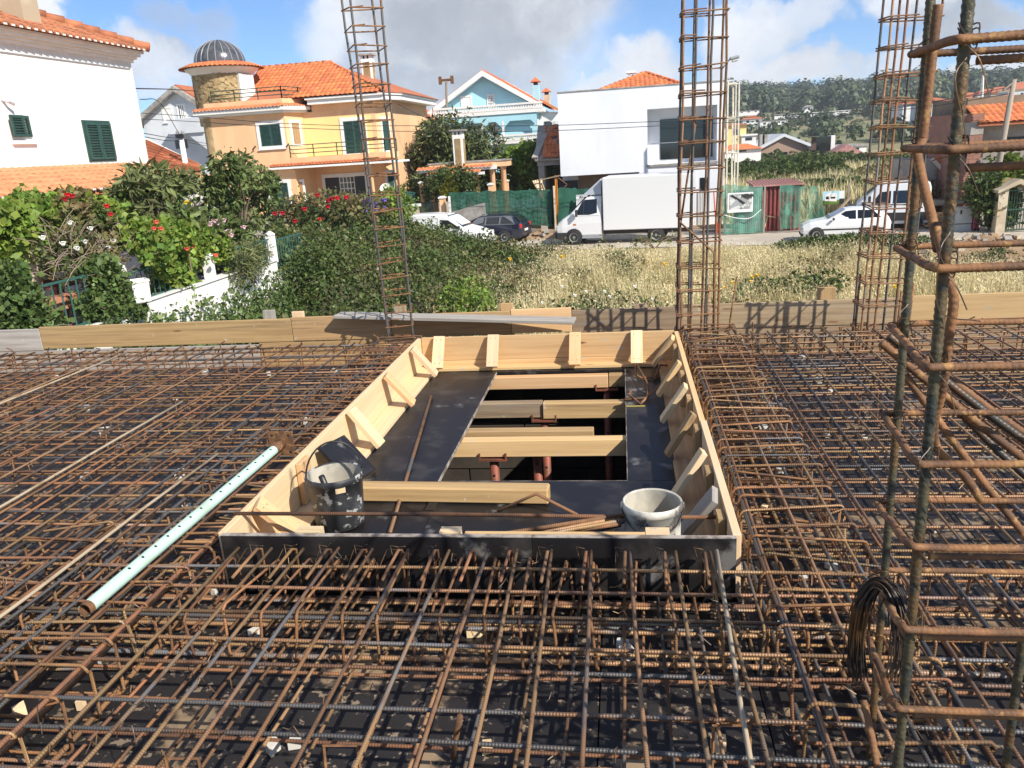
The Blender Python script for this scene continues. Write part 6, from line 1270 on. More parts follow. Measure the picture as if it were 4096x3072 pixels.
# white hatchback, nose to the left
hb = vehicle('hatchback_car', 'small white three door hatchback parked at the near road edge on the right', 'car', (9.62, 37.1, G), R(172)); hb.scale = (.92, .95, .98)
S = [(1.95, .30, .58, .64, .58, .62, .5), (1.86, .24, .64, .72, .76, .78, .64), (1.55, .20, .76, .84, .81, .82, .68), (.90, .20, .86, .95, .82, .83, .70), (.72, .20, .88, 1.02, .82, .83, .70), (.02, .20, .90, 1.36, .82, .83, .58), (-.3, .20, .90, 1.40, .82, .83, .57), (-1.2, .20, .92, 1.38, .82, .83, .57), (-1.62, .22, .94, 1.22, .81, .82, .58), (-1.86, .26, .92, .98, .78, .80, .62), (-1.93, .32, .80, .86, .70, .74, .60)]
part('body', body(S), M['carwhite'], hb)
part('side_window', sidepanel(S, [(.62, .96), (.02, 1.29), (-.42, 1.32), (-.42, .96)]), M['glass'], hb); part('side_window', sidepanel(S, [(-.50, .97), (-.50, 1.32), (-1.15, 1.30), (-1.50, 1.00)]), M['glass'], hb)
part('windscreen', MB().add([(.80, -.66, .99), (.80, .66, .99), (.06, .54, 1.365), (.06, -.54, 1.365)], [(0, 1, 2, 3)]), M['glass'], hb)
part('rear_window', MB().add([(-1.27, -.5, 1.375), (-1.27, .5, 1.375), (-1.66, .54, 1.19), (-1.66, -.54, 1.19)], [(0, 1, 2, 3)]), M['glass'], hb)
part('rub_strip', sidepanel(S, [(1.5, .50), (-1.7, .50), (-1.7, .56), (1.5, .56)], .02), M['trim'], hb); part('door_line', sidepanel(S, [(-.455, .3), (-.455, .95), (-.47, .95), (-.47, .3)], .008), M['trim'], hb)
part('bumper', MB().span(1.80, 1.97, -.70, .70, .26, .36), M['trim'], hb)
for s in (-1, 1):
    part('headlight', MB().box((1.86, s * .58, .62), (.16, .26, .12)), M['headlamp'], hb, bevel=.03); part('tail_lamp', MB().box((-1.86, s * .66, .84), (.10, .18, .14)), M['redlamp'], hb, bevel=.02); part('mirror', MB().box((.56, s * .90, .98), (.10, .16, .12)), M['trim'], hb, bevel=.03)
    for x in (1.28, -1.22): wheel(hb, x, s * .83, .30, .18)
# white panel van, nose to the right
vn = vehicle('panel_van', 'white small panel van half hidden by the bramble mound', 'van', (-8.55, 39.85, G), R(-10))
S = [(2.10, .34, .66, .74, .66, .70, .54), (1.98, .28, .78, .88, .82, .84, .68), (1.5, .24, .92, 1.04, .86, .88, .74), (1.05, .24, 1.00, 1.16, .87, .88, .76), (.35, .24, 1.04, 1.66, .87, .88, .70), (.05, .24, 1.04, 1.77, .87, .88, .69), (-.8, .24, 1.04, 1.84, .87, .88, .70), (-1.85, .24, 1.04, 1.82, .87, .88, .70), (-2.05, .26, 1.04, 1.70, .86, .87, .70), (-2.10, .32, 1.0, 1.5, .84, .85, .70)]
part('body', body(S), M['carwhite'], vn)
part('windscreen', MB().add([(1.02, -.74, 1.19), (1.02, .74, 1.19), (.16, .62, 1.745), (.16, -.62, 1.745)], [(0, 1, 2, 3)]), M['glass'], vn)
part('side_window', sidepanel(S, [(.86, 1.12), (.22, 1.52), (-.20, 1.55), (-.20, 1.10)]), M['glass'], vn); part('panel_seam', sidepanel(S, [(-.32, 1.10), (-.32, 1.62), (-.35, 1.62), (-.35, 1.10)], .006), M['greytrim'], vn); part('panel_seam', sidepanel(S, [(-.32, 1.60), (-1.7, 1.60), (-1.7, 1.625), (-.32, 1.625)], .006), M['greytrim'], vn)
part('bumper', MB().span(1.96, 2.14, -.78, .78, .28, .48), M['greytrim'], vn)
for s in (-1, 1):
    part('headlight', MB().box((1.98, s * .64, .78), (.18, .26, .18)), M['headlamp'], vn, bevel=.04); part('mirror', MB().box((.84, s * .96, 1.16), (.10, .16, .18)), M['trim'], vn, bevel=.03)
    for x in (1.30, -1.30): wheel(vn, x, s * .88, .31, .2)
# navy estate car, tail to the right
es = vehicle('estate_car', 'dark navy estate car with red tail lamp standing behind the white van', 'car', (-7.15, 42.55, G), R(168))
S = [(2.2, .32, .60, .68, .62, .68, .52), (2.08, .24, .70, .78, .84, .86, .7), (1.6, .20, .80, .90, .87, .89, .74), (.95, .20, .88, 1.0, .88, .90, .76), (.10, .20, .92, 1.38, .88, .90, .62), (-.3, .20, .92, 1.44, .88, .90, .61), (-1.2, .20, .94, 1.43, .88, .90, .61), (-1.75, .20, .96, 1.34, .88, .90, .61), (-2.10, .24, .98, 1.04, .86, .88, .68), (-2.22, .30, .84, .90, .80, .84, .68)]
part('body', body(S), M['carnavy'], es)
for a, b in ((.62, -.22), (-.30, -1.02), (-1.10, -1.86)):
    pl = [(a, .99), (min(a - .02, .16), 1.30 if a > .5 else 1.34), (b + (.0 if b > -1.5 else .25), 1.34), (b, .99)]
    part('window_trim', sidepanel(S, [(pl[0][0] + .05, .96), (pl[1][0] + .04, pl[1][1] + .03), (pl[2][0] - .04, 1.37), (pl[3][0] - .05, .96)], .008), M['chrome'], es); part('side_window', sidepanel(S, pl, .014), M['glass'], es)
part('rear_window', MB().add([(-1.80, -.56, 1.34), (-1.80, .56, 1.34), (-2.12, .62, 1.05), (-2.12, -.62, 1.05)], [(0, 1, 2, 3)]), M['glass'], es)
part('windscreen', MB().add([(.96, -.72, 1.03), (.96, .72, 1.03), (.14, .58, 1.39), (.14, -.58, 1.39)], [(0, 1, 2, 3)]), M['glass'], es)
for s in (-1, 1):
    part('tail_lamp', MB().box((-2.13, s * .74, .84), (.20, .20, .22)), M['redlamp'], es, bevel=.03); part('roof_rail', MB().tube([(.0, s * .58, 1.45), (-.1, s * .6, 1.50), (-1.6, s * .6, 1.47), (-1.7, s * .6, 1.41)], .018, 6), M['trim'], es)
    for x in (1.36, -1.32): wheel(es, x, s * .90, .32, .2)
part('number_plate', MB().box((-2.23, 0, .62), (.02, .5, .11)), M['paper'], es)
# second white van behind the hatchback
v2 = vehicle('panel_van', 'tall white van with dark lower body standing behind the white hatchback', 'van', (12.65, 40.6, G), R(165))
S = [(1.55, .30, 1.0, 1.2, .84, .88, .7), (1.2, .28, 1.1, 1.55, .88, .9, .70), (.8, .26, 1.12, 1.92, .88, .9, .74), (.4, .26, 1.12, 2.10, .88, .9, .76), (-1.2, .26, 1.12, 2.15, .88, .9, .78), (-1.50, .28, 1.12, 2.08, .87, .89, .78), (-1.56, .34, 1.1, 1.9, .85, .87, .76)]
part('body', body(S), M['carwhite'], v2); part('side_window', sidepanel(S, [(.9, 1.2), (.55, 1.72), (.1, 1.76), (.1, 1.2)]), M['glass'], v2); part('side_window', sidepanel(S, [(-.0, 1.2), (-.0, 1.76), (-1.3, 1.78), (-1.3, 1.2)]), M['glass'], v2)
part('windscreen', MB().add([(1.24, -.68, 1.55), (1.24, .68, 1.55), (.78, .68, 1.96), (.78, -.68, 1.96)], [(0, 1, 2, 3)]), M['glass'], v2)
part('lower_cladding', sidepanel(S, [(1.4, .40), (-1.5, .40), (-1.5, .78), (1.4, .78)], .02), M['trim'], v2)
for s in (-1, 1):
    part('tail_lamp', MB().box((-1.53, s * .80, 1.15), (.10, .14, .40)), M['redlamp'], v2, bevel=.02); part('mirror', MB().box((1.0, s * 1.02, 1.42), (.12, .18, .30)), M['trim'], v2, bevel=.03)
    for x in (.95, -.95): wheel(v2, x, s * .90, .32, .2)
# ================================================================== street furniture, fences, signs
lp = thing('street_lamp', 'slim grey street lamp beside the modern house, head leaning right', 'street lamp', (5.05, 43.2, G)); tp = at(2886, 275, Y=43.2); hd = at(2922, 235, Y=43.2); he = at(2948, 228, Y=43.2)
part('post', MB().tube([(tp.x, 43.2, G), (tp.x, 43.2, tp.z)], [.11, .06], 10), M['galv'], lp, smooth=True); part('arm', MB().tube([tp, tp + Vector((.05, 0, .1)), hd], .035, 8), M['galv'], lp, smooth=True)
dh = (he - hd).normalized(); part('lamp_head', MB().beam(hd - dh * .05, he + dh * .12, .3, .16), M['greytrim'], lp, bevel=.05); part('lamp_glass', MB().beam(hd + Vector((.06, 0, -.13)), he + Vector((.06, 0, -.13)), .24, .10), M['headlamp'], lp, bevel=.03)
cpole = thing('utility_pole', 'white concrete utility pole with insulators left of the peach house', 'utility pole', at(748, 700, Y=36)); a, b = at(748, 700, Y=36), at(722, 540, Y=36)
part('mast', MB().tube([(b.x, 36, -2.6), b], [.16, .11], 10), M['whitewall'], cpole, smooth=True); part('insulators', MB().box(b + Vector((0, -.1, -.05)), (.34, .14, .18)), M['dark'], cpole)
for k in (-1, 1): part('insulator', MB().lathe([(.07, 0), (.09, .12), (.03, .2)], b + Vector((k * .12, 0, .02)), 8), M['alu'], cpole)
wp = thing('utility_pole', 'leaning grey wooden pole with crossarm at the right edge', 'utility pole', (16.8, 39.0, G)); a, b = at(3965, 770, Y=39), at(4057, 318, Y=39)
part('mast', MB().tube([a + Vector((0, 0, -1.4)), b], [.15, .10], 10), M['pole'], wp, smooth=True); part('crossarm', MB().box(b + Vector((0, 0, -.45)), (1.3, .1, .1)), M['pole'], wp); part('strut', MB().beam(b + Vector((-.4, -.05, -.4)), b + Vector((.1, -.05, -.0)), .06, .06), M['pole'], wp)
ap_ = thing('pole', 'thin pale antenna pole standing among the far roofs on the right', 'pole', at(3926, 420, Y=75)); part('mast', MB().tube([at(3926, 425, Y=75), at(3932, 300, Y=75)], .10, 6), M['white'], ap_)
def cable(label, pts, r=.016): solo('power_cable', MB().tube(curvy([at(u, v, Y=Y) for u, v, Y in pts], 6), r, 5), M['cable'], label, 'cable', 'overhead cables along the street')
cable('upper overhead cable crossing in front of the peach and modern houses', [(565, 452, 38), (800, 468, 41), (1100, 492, 41), (1400, 503, 41), (1600, 503, 41), (1900, 504, 41), (2230, 501, 41), (2626, 486, 41), (2900, 474, 41), (3300, 451, 41), (3600, 425, 41), (3760, 402, 40), (4050, 360, 39)])
cable('lower overhead cable crossing in front of the peach and modern houses', [(570, 476, 38), (800, 488, 41), (1100, 508, 41), (1400, 520, 41), (1600, 525, 41), (1900, 527, 41), (2230, 522, 41), (2626, 504, 41), (2900, 491, 41), (3300, 466, 41), (3700, 428, 41), (4055, 372, 39)])
cable('cable from the roof corner of the white house to the stone tower', [(545, 354, 24), (700, 358, 34), (800, 366, 47)], .02); cable('cable running down from the peach house to the dark tree', [(1590, 415, 49), (1700, 470, 50), (1800, 500, 51)], .02)
cable('upper of two short cables left of the concrete pole', [(560, 397, 24), (640, 412, 30), (722, 545, 36)], .014); cable('lower of two short cables left of the concrete pole', [(575, 533, 25), (660, 548, 32), (722, 555, 36), (830, 575, 46)], .014); cable('low cable under the concrete pole top', [(580, 548, 25), (660, 562, 32), (722, 566, 36), (830, 584, 46)], .014)
cable('cable from the far hill to the wooden pole', [(3100, 505, 60), (3400, 458, 50), (3700, 415, 42), (4050, 345, 39)], .014)
# green netting along the lot opposite
def sheet(par, name, u0, u1, vt0, vt1, vb0, vb1, Y, m, n=26, amp=.05, rows=9, Y1=None):
    Y1 = Y if Y1 is None else Y1; V = []; F = []
    for i in range(n + 1):
        f = i / n; Yy = Y + (Y1 - Y) * f; t = at(u0 + (u1 - u0) * f, vt0 + (vt1 - vt0) * f, Y=Yy); b = at(u0 + (u1 - u0) * f, vb0 + (vb1 - vb0) * f, Y=Yy)
        for j in range(rows + 1):
            g = j / rows; p = t.lerp(b, g); w = math.sin(i * 1.3 + j * .4) * amp + random.gauss(0, amp * .4); V.append((p.x + random.gauss(0, .01), p.y + w, p.z + (random.gauss(0, .025) if j == 0 else 0)))
    for i in range(n):
        for j in range(rows): a = i * (rows + 1) + j; F.append((a, a + rows + 1, a + rows + 2, a + 1))
    mb = MB(); mb.add(V, F); return part(name, mb, m, par, smooth=True)
fn = thing('netting_fence', 'fence of dark green netting with wire mesh left of the truck', 'fence', (-6.5, 44, G))
sheet(fn, 'netting', 1796, 2206, 771, 757, 862, 905, 44.0, M['netdark'], 30, .05); sheet(fn, 'netting', 2232, 2420, 752, 758, 890, 905, 43.9, M['netdark'], 14, .06)
mb = MB()
for k in range(26):
    f = k / 25; mb.beam(at(1796 + 410 * f, 772 - 14 * f, Y=43.9), at(1796 + 410 * f, 862 + 45 * f, Y=43.9), .012, .012)
for k in range(8):
    f = k / 7; mb.beam(at(1796, 772 + 90 * f, Y=43.9), at(2206, 758 + 148 * f, Y=43.9), .012, .012)
part('wire_mesh', mb, M['rail'], fn, kind='stuff')
x0, x1, z0, z1 = rectY(2211, 744, 2227, 942, 43.8); part('post', MB().span(x0, x1, 43.7, 43.95, G, z1), M['stained'], fn, bevel=.02)
x0, x1, z0, z1 = rectY(1793, 785, 1806, 860, 43.9); part('post', MB().span(x0, x1, 43.8, 43.98, z0 - .3, z1), M['whitewall'], fn)
rw_ = thing('ramp_wall', 'pale block ramp wall rising behind the green netting', 'wall', (-8, 44.8, G)); mb = MB(); p = [at(1800, 860, Y=44.6), at(1800, 848, Y=44.6), at(1948, 806, Y=44.6), at(1952, 850, Y=44.6), at(2044, 848, Y=44.6), at(2044, 880, Y=44.6)]
mb.extrude([Vector((q.x, 43.75, q.z)) for q in (p[0] + Vector((0, 0, -1)), p[1], p[2], p[3], p[3] + Vector((0, 0, -1)))], (0, .15, 0)); part('ramp', mb, M['concrete'], rw_); part('ramp', MB().span(p[3].x, p[4].x, 43.72, 43.9, p[5].z - .2, p[4].z), M['whitewall'], rw_)
sg = thing('notice_board', 'white building notice headed AVISO behind the truck cab', 'sign', at(2338, 846, Y=43.6)); x0, x1, z0, z1 = rectY(2304, 780, 2373, 850, 43.6)
part('board', MB().span(x0, x1, 43.6, 43.63, z0, z1), M['paper'], sg); part('frame_post', MB().span(x0 + .02, x0 + .08, 43.64, 43.7, G, z1).span(x1 - .08, x1 - .02, 43.64, 43.7, G, z1), M['pole'], sg, kind='stuff')
def text(par, s, p, size, m, name='lettering', rx=90, y=0, bold=.0):
    return _text(par, s, p, size, m, name, rx, y, bold)
def _text(par, s, p, size, m, name, rx, y, bold):
    cu = bpy.data.curves.new(name, 'FONT'); cu.body = s; cu.size = size; cu.align_x = 'CENTER'; cu.align_y = 'CENTER'; cu.extrude = .004; cu.offset = bold; cu.materials.append(M[m])
    tmp = bpy.data.objects.new(name, cu); me = bpy.data.meshes.new_from_object(tmp); bpy.data.objects.remove(tmp); o = bpy.data.objects.new(name, me); COL.objects.link(o); o.parent = par; o.location = Vector(p) - OFF[par]; o.rotation_euler = (R(rx), 0, y); return o
text(sg, 'AVISO', ((x0 + x1) / 2, 43.594, z1 - .14), .20, 'ink', bold=.004)
for k in range(11): part('text_line', MB().span(x0 + .06, x1 - random.uniform(.05, .25), 43.593, 43.598, z1 - .34 - k * .062, z1 - .325 - k * .062), M['greytrim'], sg)
# scaffold tower
st_ = thing('scaffold_tower', 'cream painted scaffold tower with ladders right of the modern house', 'scaffold', (6.2, 48, G)); x0, x1, zL, zH = rectY(2906, 738, 2957, 335, 48); zL = G
for x in (x0, x1):
    for y in (48.0, 49.3): part('upright', MB().tube([(x, y, zL), (x, y, zH + .15)], .045, 8), M['cream'], st_)
for z in (zL + .4, at(2930, 612, Y=48).z, at(2930, 475, Y=48).z, zH): 
    for y in (48.0, 49.3): part('ledger', MB().tube([(x0, y, z), (x1, y, z)], .035, 6), M['cream'], st_)
    part('platform', MB().span(x0 + .05, x1 - .05, 48.05, 49.25, z + .04, z + .10), M['cream'], st_)
for z0, z1 in ((zL + .5, at(2930, 612, Y=48).z), (at(2930, 608, Y=48).z, at(2930, 475, Y=48).z), (at(2930, 470, Y=48).z, zH - .1)):
    la = MB(); xm0, xm1 = x0 + .32, x1 - .12
    la.tube([(xm0, 48.3, z0), (xm0 + .0, 48.5, z1)], .028, 6).tube([(xm1 - .12, 48.3, z0), (xm1 - .12, 48.5, z1)], .028, 6)
    l = part('ladder', la, M['cream'], st_)
    for k in range(int((z1 - z0) / .36)): z = z0 + .2 + k * .36; part('rung', MB().tube([(xm0, 48.3 + .2 * k * .36 / (z1 - z0), z), (xm1 - .12, 48.3 + .2 * k * .36 / (z1 - z0), z)], .02, 6), M['cream'], l)
# maroon metal shed
ms_ = thing('metal_shed', 'maroon corrugated metal shed with faded flat roof behind thin green nets', 'shed', (8, 41.6, G)); b0 = at(3055, 915, Z=G); Ys = 41.4; x0, x1 = at(3020, 830, Y=Ys).x, at(3200, 830, Y=Ys).x; zt_ = at(3125, 742, Y=Ys).z
part('wall', MB().span(x0, x1, Ys, Ys + 2.2, G, zt_), M['maroon'], ms_)
for k in range(11): x = x0 + .06 + (x1 - x0 - .2) * k / 10; part('rib', MB().add([(x, Ys - .001, G), (x + .05, Ys - .07, G), (x + .10, Ys - .07, G), (x + .15, Ys - .001, G), (x, Ys - .001, zt_), (x + .05, Ys - .07, zt_), (x + .10, Ys - .07, zt_), (x + .15, Ys - .001, zt_)], [(0, 1, 5, 4), (1, 2, 6, 5), (2, 3, 7, 6)]), M['maroon'], ms_)
mb = MB(); mb.extrude([(x0 - .15, Ys - .2, zt_), (x1 + .15, Ys - .2, zt_), (x1 - .1, Ys + 2.4, zt_ + .12), (x0 - .1, Ys + 2.4, zt_ + .12)], (0, 0, .07)); ro = part('roof', mb, M['pinkmetal'], ms_)
for k in range(16): x = x0 - .1 + (x1 - x0 + .15) * k / 15; part('seam', MB().beam((x, Ys - .2, zt_ + .085), (x, Ys + 2.4, zt_ + .205), .03, .03), M['pinkmetal'], ro)
for (p, q, lab) in (((2905, 740), (3045, 935), 0),):
    pass
n1 = thing('netting_screen', 'thin green net screen over corrugated sheet with a black and white poster', 'fence', (6, 40.6, G)); Yn = 40.5
sheet(n1, 'netting', 2893, 3052, 738, 748, 938, 930, Yn, M['netlight'], 16, .06)
sheet(n1, 'net_fold', 2872, 2893, 745, 740, 880, 885, Yn, M['net'], 4, .05); mb = MB(); 
x0, x1, z0, z1 = rectY(2905, 760, 3045, 925, Yn + .25); part('corrugated_sheet', MB().span(x0 + .35, x1, Yn + .25, Yn + .28, z0, z1), M['cabinet'], n1)
for k in range(14): x = x0 + .4 + (x1 - x0 - .5) * k / 13; part('rib', MB().span(x, x + .04, Yn + .2, Yn + .249, z0, z1), M['cabinet'], n1)
for x in (x0 - .05, x1 + .1): part('post', MB().span(x - .04, x + .04, Yn + .1, Yn + .18, G, z1 + .1), M['pole'], n1)
x0, x1, z0, z1 = rectY(2911, 773, 3011, 846, Yn - .12); po = part('poster', MB().span(x0, x1, Yn - .15, Yn - .12, z0, z1), M['paper'], n1); part('print', MB().span(x0 + .06, x1 - .06, Yn - .156, Yn - .151, z0 + .14, z1 - .06), M['greyprint'], po)
mb = MB(); mb.extrude([(x0 + .08, Yn - .16, z1 - .12), (x0 + .22, Yn - .16, z1 - .08), (x0 + .85, Yn - .16, z0 + .42), (x0 + .72, Yn - .16, z0 + .36)], (0, .003, 0)); part('print', mb, M['ink'], po)
mb = MB(); mb.extrude([(x0 + .10, Yn - .165, z0 + .30), (x0 + .42, Yn - .165, z0 + .62), (x0 + .62, Yn - .165, z0 + .38), (x0 + .2, Yn - .165, z0 + .22)], (0, .003, 0)); part('print', mb, M['greytrim'], po)
text(n1, 'NOVA', (x1 - .26, Yn - .166, z1 - .17), .21, 'ink', bold=.004)
part('hose', MB().tube(curvy([at(2898, 860, Y=Yn - .1), at(2945, 872, Y=Yn - .15), at(3000, 872, Y=Yn - .15), at(3045, 838, Y=Yn - .1)], 6), .02, 6), M['paper'], n1)
part('red_hose', MB().tube(curvy([at(2855, 770, Y=Yn), at(2862, 870, Y=Yn), at(2872, 900, Y=Yn), at(2868, 935, Y=Yn)], 6), .03, 6), M['redlamp'], n1)
n2 = thing('netting_screen', 'thin green net screen sagging in front of the shed and rubble', 'fence', (9.4, 40.2, G)); 
sheet(n2, 'netting', 3118, 3272, 742, 742, 918, 905, 40.3, M['netlight'], 16, .07); sheet(n2, 'netting', 3272, 3305, 742, 870, 900, 900, 40.25, M['net'], 4, .05); 
for u0, v0, u1, v1 in ((3122, 745, 3122, 920), (3130, 800, 3190, 890), (3205, 800, 3260, 880), (3270, 742, 3275, 880)): part('batten', MB().beam(at(u0, v0, Y=40.45), at(u1, v1, Y=40.45), .06, .06), M['greywood'], n2)
fr = thing('timber_trestle', 'small pale timber frame leaning against the maroon shed', 'frame', at(3075, 918, Y=40.6)); part('strut', MB().beam(at(3052, 920, Y=40.7), at(3068, 865, Y=40.9), .12, .05), M['palewood'], fr); part('strut', MB().beam(at(3062, 862, Y=40.9), at(3102, 870, Y=40.9), .12, .05), M['palewood'], fr)
# estate sign, rubble, planks behind
es_ = thing('estate_sign', 'small sale board picturing a white house on grass, behind the rubble', 'sign', at(3335, 815, Y=44)); x0, x1, z0, z1 = rectY(3292, 767, 3376, 814, 44); part('board', MB().span(x0, x1, 44, 44.04, z0, z1), M['paper'], es_)
part('printed_sky', MB().span(x0, x1 - .25, 43.992, 43.998, z0 + .2, z1), M['blue'], es_); part('printed_grass', MB().span(x0, x1 - .25, 43.99, 43.996, z0, z0 + .2), M['vine'], es_); mb = MB(); mb.extrude([(x0 + .12, 43.985, z0 + .18), (x0 + .7, 43.985, z0 + .12), (x0 + .7, 43.985, z1 - .12), (x0 + .3, 43.985, z1 - .06), (x0 + .12, 43.985, z1 - .2)], (0, .004, 0)); part('printed_house', mb, M['white'], es_); part('printed_window', MB().span(x0 + .16, x0 + .30, 43.98, 43.984, z0 + .26, z1 - .25).span(x0 + .4, x0 + .62, 43.98, 43.984, z0 + .28, z1 - .28), M['glass'], es_); part('printed_label', MB().span(x1 - .24, x1, 43.98, 43.99, z0, z0 + .26), M['ink'], es_)
for x in (x0 + .1, x1 - .1): part('post', MB().span(x - .04, x + .04, 44.05, 44.12, G, z1), M['pole'], es_)
def pile(label, c, rx, ry, h, m, n, cat='rubble', name='rubble_pile', s=(.08, .3)):
    t = thing(name, label, cat, c); V = []; F = []; q = 18
    mb = MB()
    for i in range(7):
        for j in range(q): a = j * 6.283 / q; f = 1 - i / 6.5; mb.v.append((c[0] + math.cos(a) * rx * f * random.uniform(.85, 1.1), c[1] + math.sin(a) * ry * f * random.uniform(.85, 1.1), c[2] + h * (1 - f ** 1.4) * random.uniform(.8, 1.1) - .05))
    for i in range(6):
        for j in range(q): mb.f.append((i * q + j, i * q + (j + 1) % q, (i + 1) * q + (j + 1) % q, (i + 1) * q + j)); mb.uv.append([(0, 0)] * 4)
    mb.f.append(tuple(6 * q + j for j in range(q))); mb.uv.append([(0, 0)] * q); part('heap', mb, M[m], t, smooth=True)
    for k in range(n):
        a = random.uniform(0, 6.28); f = random.uniform(.1, .95); p = (c[0] + math.cos(a) * rx * f, c[1] + math.sin(a) * ry * f, c[2] + h * (1 - f ** 1.4) + .02); e = random.uniform(*s)
        part('stone', MB().box(p, (e, e * .7, e * .5), Matrix.Rotation(random.uniform(0, 3), 3, random.choice('XYZ'))), M[random.choice(('concrete', 'soil', 'stained', m))], t)
    return t
p = at(3300, 865, Z=G); pile('heap of pale rubble and sand behind the second net screen', (p.x + .3, 43.2, G), 2.2, 1.2, .9, 'stained', 40)
p = at(3900, 1035, Z=G); pile('brown mound of earth and debris on the lot at the far right', (p.x + .6, p.y + .5, G), 3.6, 1.8, .75, 'soil', 90, 'mound', 'earth_mound', (.06, .25)); p = at(2300, 935, Y=43.3); pile('low heap of brown earth and stones under the green netting', (-4.6, 43.2, G), 2.6, .8, .45, 'soil', 40)
solo('plank', MB().beam(at(3318, 880, Y=40.5), at(3402, 788, Y=41.5), .14, .05), M['greywood'], 'grey plank leaning up to the right behind the white hatchback bonnet', 'plank'); solo('stake', MB().beam(at(3393, 850, Y=44), at(3395, 740, Y=44), .1, .1), M['pole'], 'thin wooden stake standing right of the sale board', 'stake')
p = at(3710, 900, Z=G); wpile = thing('wood_pile', 'heap of old boards stacked beside the second van under a dark sheet', 'wood pile', (p.x, 39.6, G))
for k in range(46):
    z = G + .06 + (k // 8) * .11; part('board', MB().box((p.x + .1 + random.uniform(-.5, .5) + (k // 8) * .08, 39.5 + random.uniform(-.5, .5), z), (random.uniform(.7, 1.2), .12, .07), Matrix.Rotation(random.uniform(-.6, .6), 3, 'Z') @ Matrix.Rotation(random.uniform(-.3, .3), 3, 'Y')), M[random.choice(('greywood', 'midwood', 'greywood'))], wpile)
mb = MB(); a = at(3745, 812, Y=39.6); b = at(3885, 800, Y=39.6); mb.extrude([a, b, b + Vector((0, 1, .1)), a + Vector((0, 1, .1))], (0, 0, -.12)); part('cover_sheet', mb, M['trim'], wpile); mb = MB(); 
b0 = at(3850, 925, Z=G); Yc = b0.y; x0, x1 = at(3814, 880, Y=Yc).x, at(3890, 880, Y=Yc).x; z1 = at(3850, 833, Y=Yc).z
cb = thing('utility_cabinet', 'grey two part utility cabinet standing by the brick house', 'cabinet', ((x0 + x1) / 2, Yc, G)); zm = G + (z1 - G) * .30
part('base', MB().span(x0 + .02, x1 - .02, Yc + .02, Yc + .5, G, zm), M['cabinet'], cb); part('body', MB().span(x0, x1, Yc, Yc + .52, zm + .02, z1), M['cabinet'], cb, bevel=.015); part('lid', MB().span(x0 - .02, x1 + .02, Yc - .02, Yc + .54, z1, z1 + .03), M['cabinet'], cb); part('lock', MB().span(x0 + .25, x0 + .32, Yc - .02, Yc - .001, zm + .45, zm + .62), M['dark'], cb); part('door_seam', MB().span(x0 + .02, x1 - .02, Yc - .004, Yc - .001, zm + .03, zm + .045), M['dark'], cb)
x0, x1 = at(3894, 880, Y=Yc).x, at(3919, 880, Y=Yc).x; z1 = at(3905, 836, Y=Yc).z; pk_ = thing('bin', 'upright magenta plastic container beside the grey cabinet', 'bin', ((x0 + x1) / 2, Yc, G)); part('shell', MB().span(x0, x1, Yc - .05, Yc + .3, G + .04, z1), M['pink'], pk_, bevel=.06)
for k in range(4): part('ridge', MB().span(x0 + .03, x1 - .03, Yc - .075, Yc - .051, G + .2 + k * .25, G + .32 + k * .25), M['pink'], pk_)
for k in range(2): part('wheel', MB().lathe([(.07, -.03), (.07, .03)], (x0 + .06 + k * (x1 - x0 - .12), Yc - .08, G + .07), 10, Matrix.Rotation(R(90), 3, 'Y')), M['tyre'], pk_)
# trestle and props of the building lot
tr_ = thing('timber_stack', 'bundle of pale timbers leaning in front of the unfinished garage', 'timbers', at(2150, 800, Y=45))
for u0, v0, u1, v1 in ((2132, 724, 2172, 795), (2140, 722, 2165, 790), (2150, 720, 2158, 795), (2165, 716, 2172, 800), (2180, 770, 2165, 730)): part('timber', MB().beam(at(u0, v0, Y=45.2), at(u1, v1, Y=44.6), .10, .06), M['palewood'], tr_)
sc_ = thing('scaffold_bay', 'orange scaffold frame with braces under the overhang of the modern house', 'scaffold', at(2225, 760, Y=45))
for u in (2220, 2226): part('upright', MB().tube([(at(u, 720, Y=45).x, 45, G), at(u, 702, Y=45)], .035, 6), mat('orange_paint', (.62, .24, .03), .6) if u == 2220 else M['amber'], sc_)
part('brace', MB().tube([at(2228, 708, Y=45), at(2268, 738, Y=45)], .025, 6), M['rustbar'], sc_); part('brace', MB().tube([at(2230, 770, Y=45), at(2268, 740, Y=45)], .025, 6), M['rustbar'], sc_); part('ledger', MB().beam(at(2150, 722, Y=44.9), at(2240, 702, Y=44.9), .06, .06), M['greywood'], sc_)
p = at(2238, 890, Y=43.4); solo('pail', MB().lathe([(0, 0), (.13, 0), (.16, .42), (.15, .42), (.12, .02)], (p.x, 43.3, G), 14), M['paper'], 'white pail on the ground beside the concrete post', 'pail', smooth=True)
gt = thing('garden_gate', 'dark green slatted gate beside the peach house corner', 'gate', at(1640, 830, Y=46)); 
for k in range(6): a, b = at(1608, 768 + k * 9, Y=46), at(1662, 772 + k * 8, Y=46); part('slat', MB().beam(a, b, .05, .09), M['teal'], gt)
a, b = at(1665, 812, Y=45.5), at(1752, 808, Y=45.5); fe = thing('railing', 'low dark green railing left of the white capped pillars', 'railing', (a.x, 45.5, a.z - 1)); part('top_rail', MB().beam(a, b, .05, .05), M['rail'], fe)
for k in range(22): c = a.lerp(b, k / 21); part('baluster', MB().span(c.x - .015, c.x + .015, 45.48, 45.52, c.z - .9, c.z), M['rail'], fe)
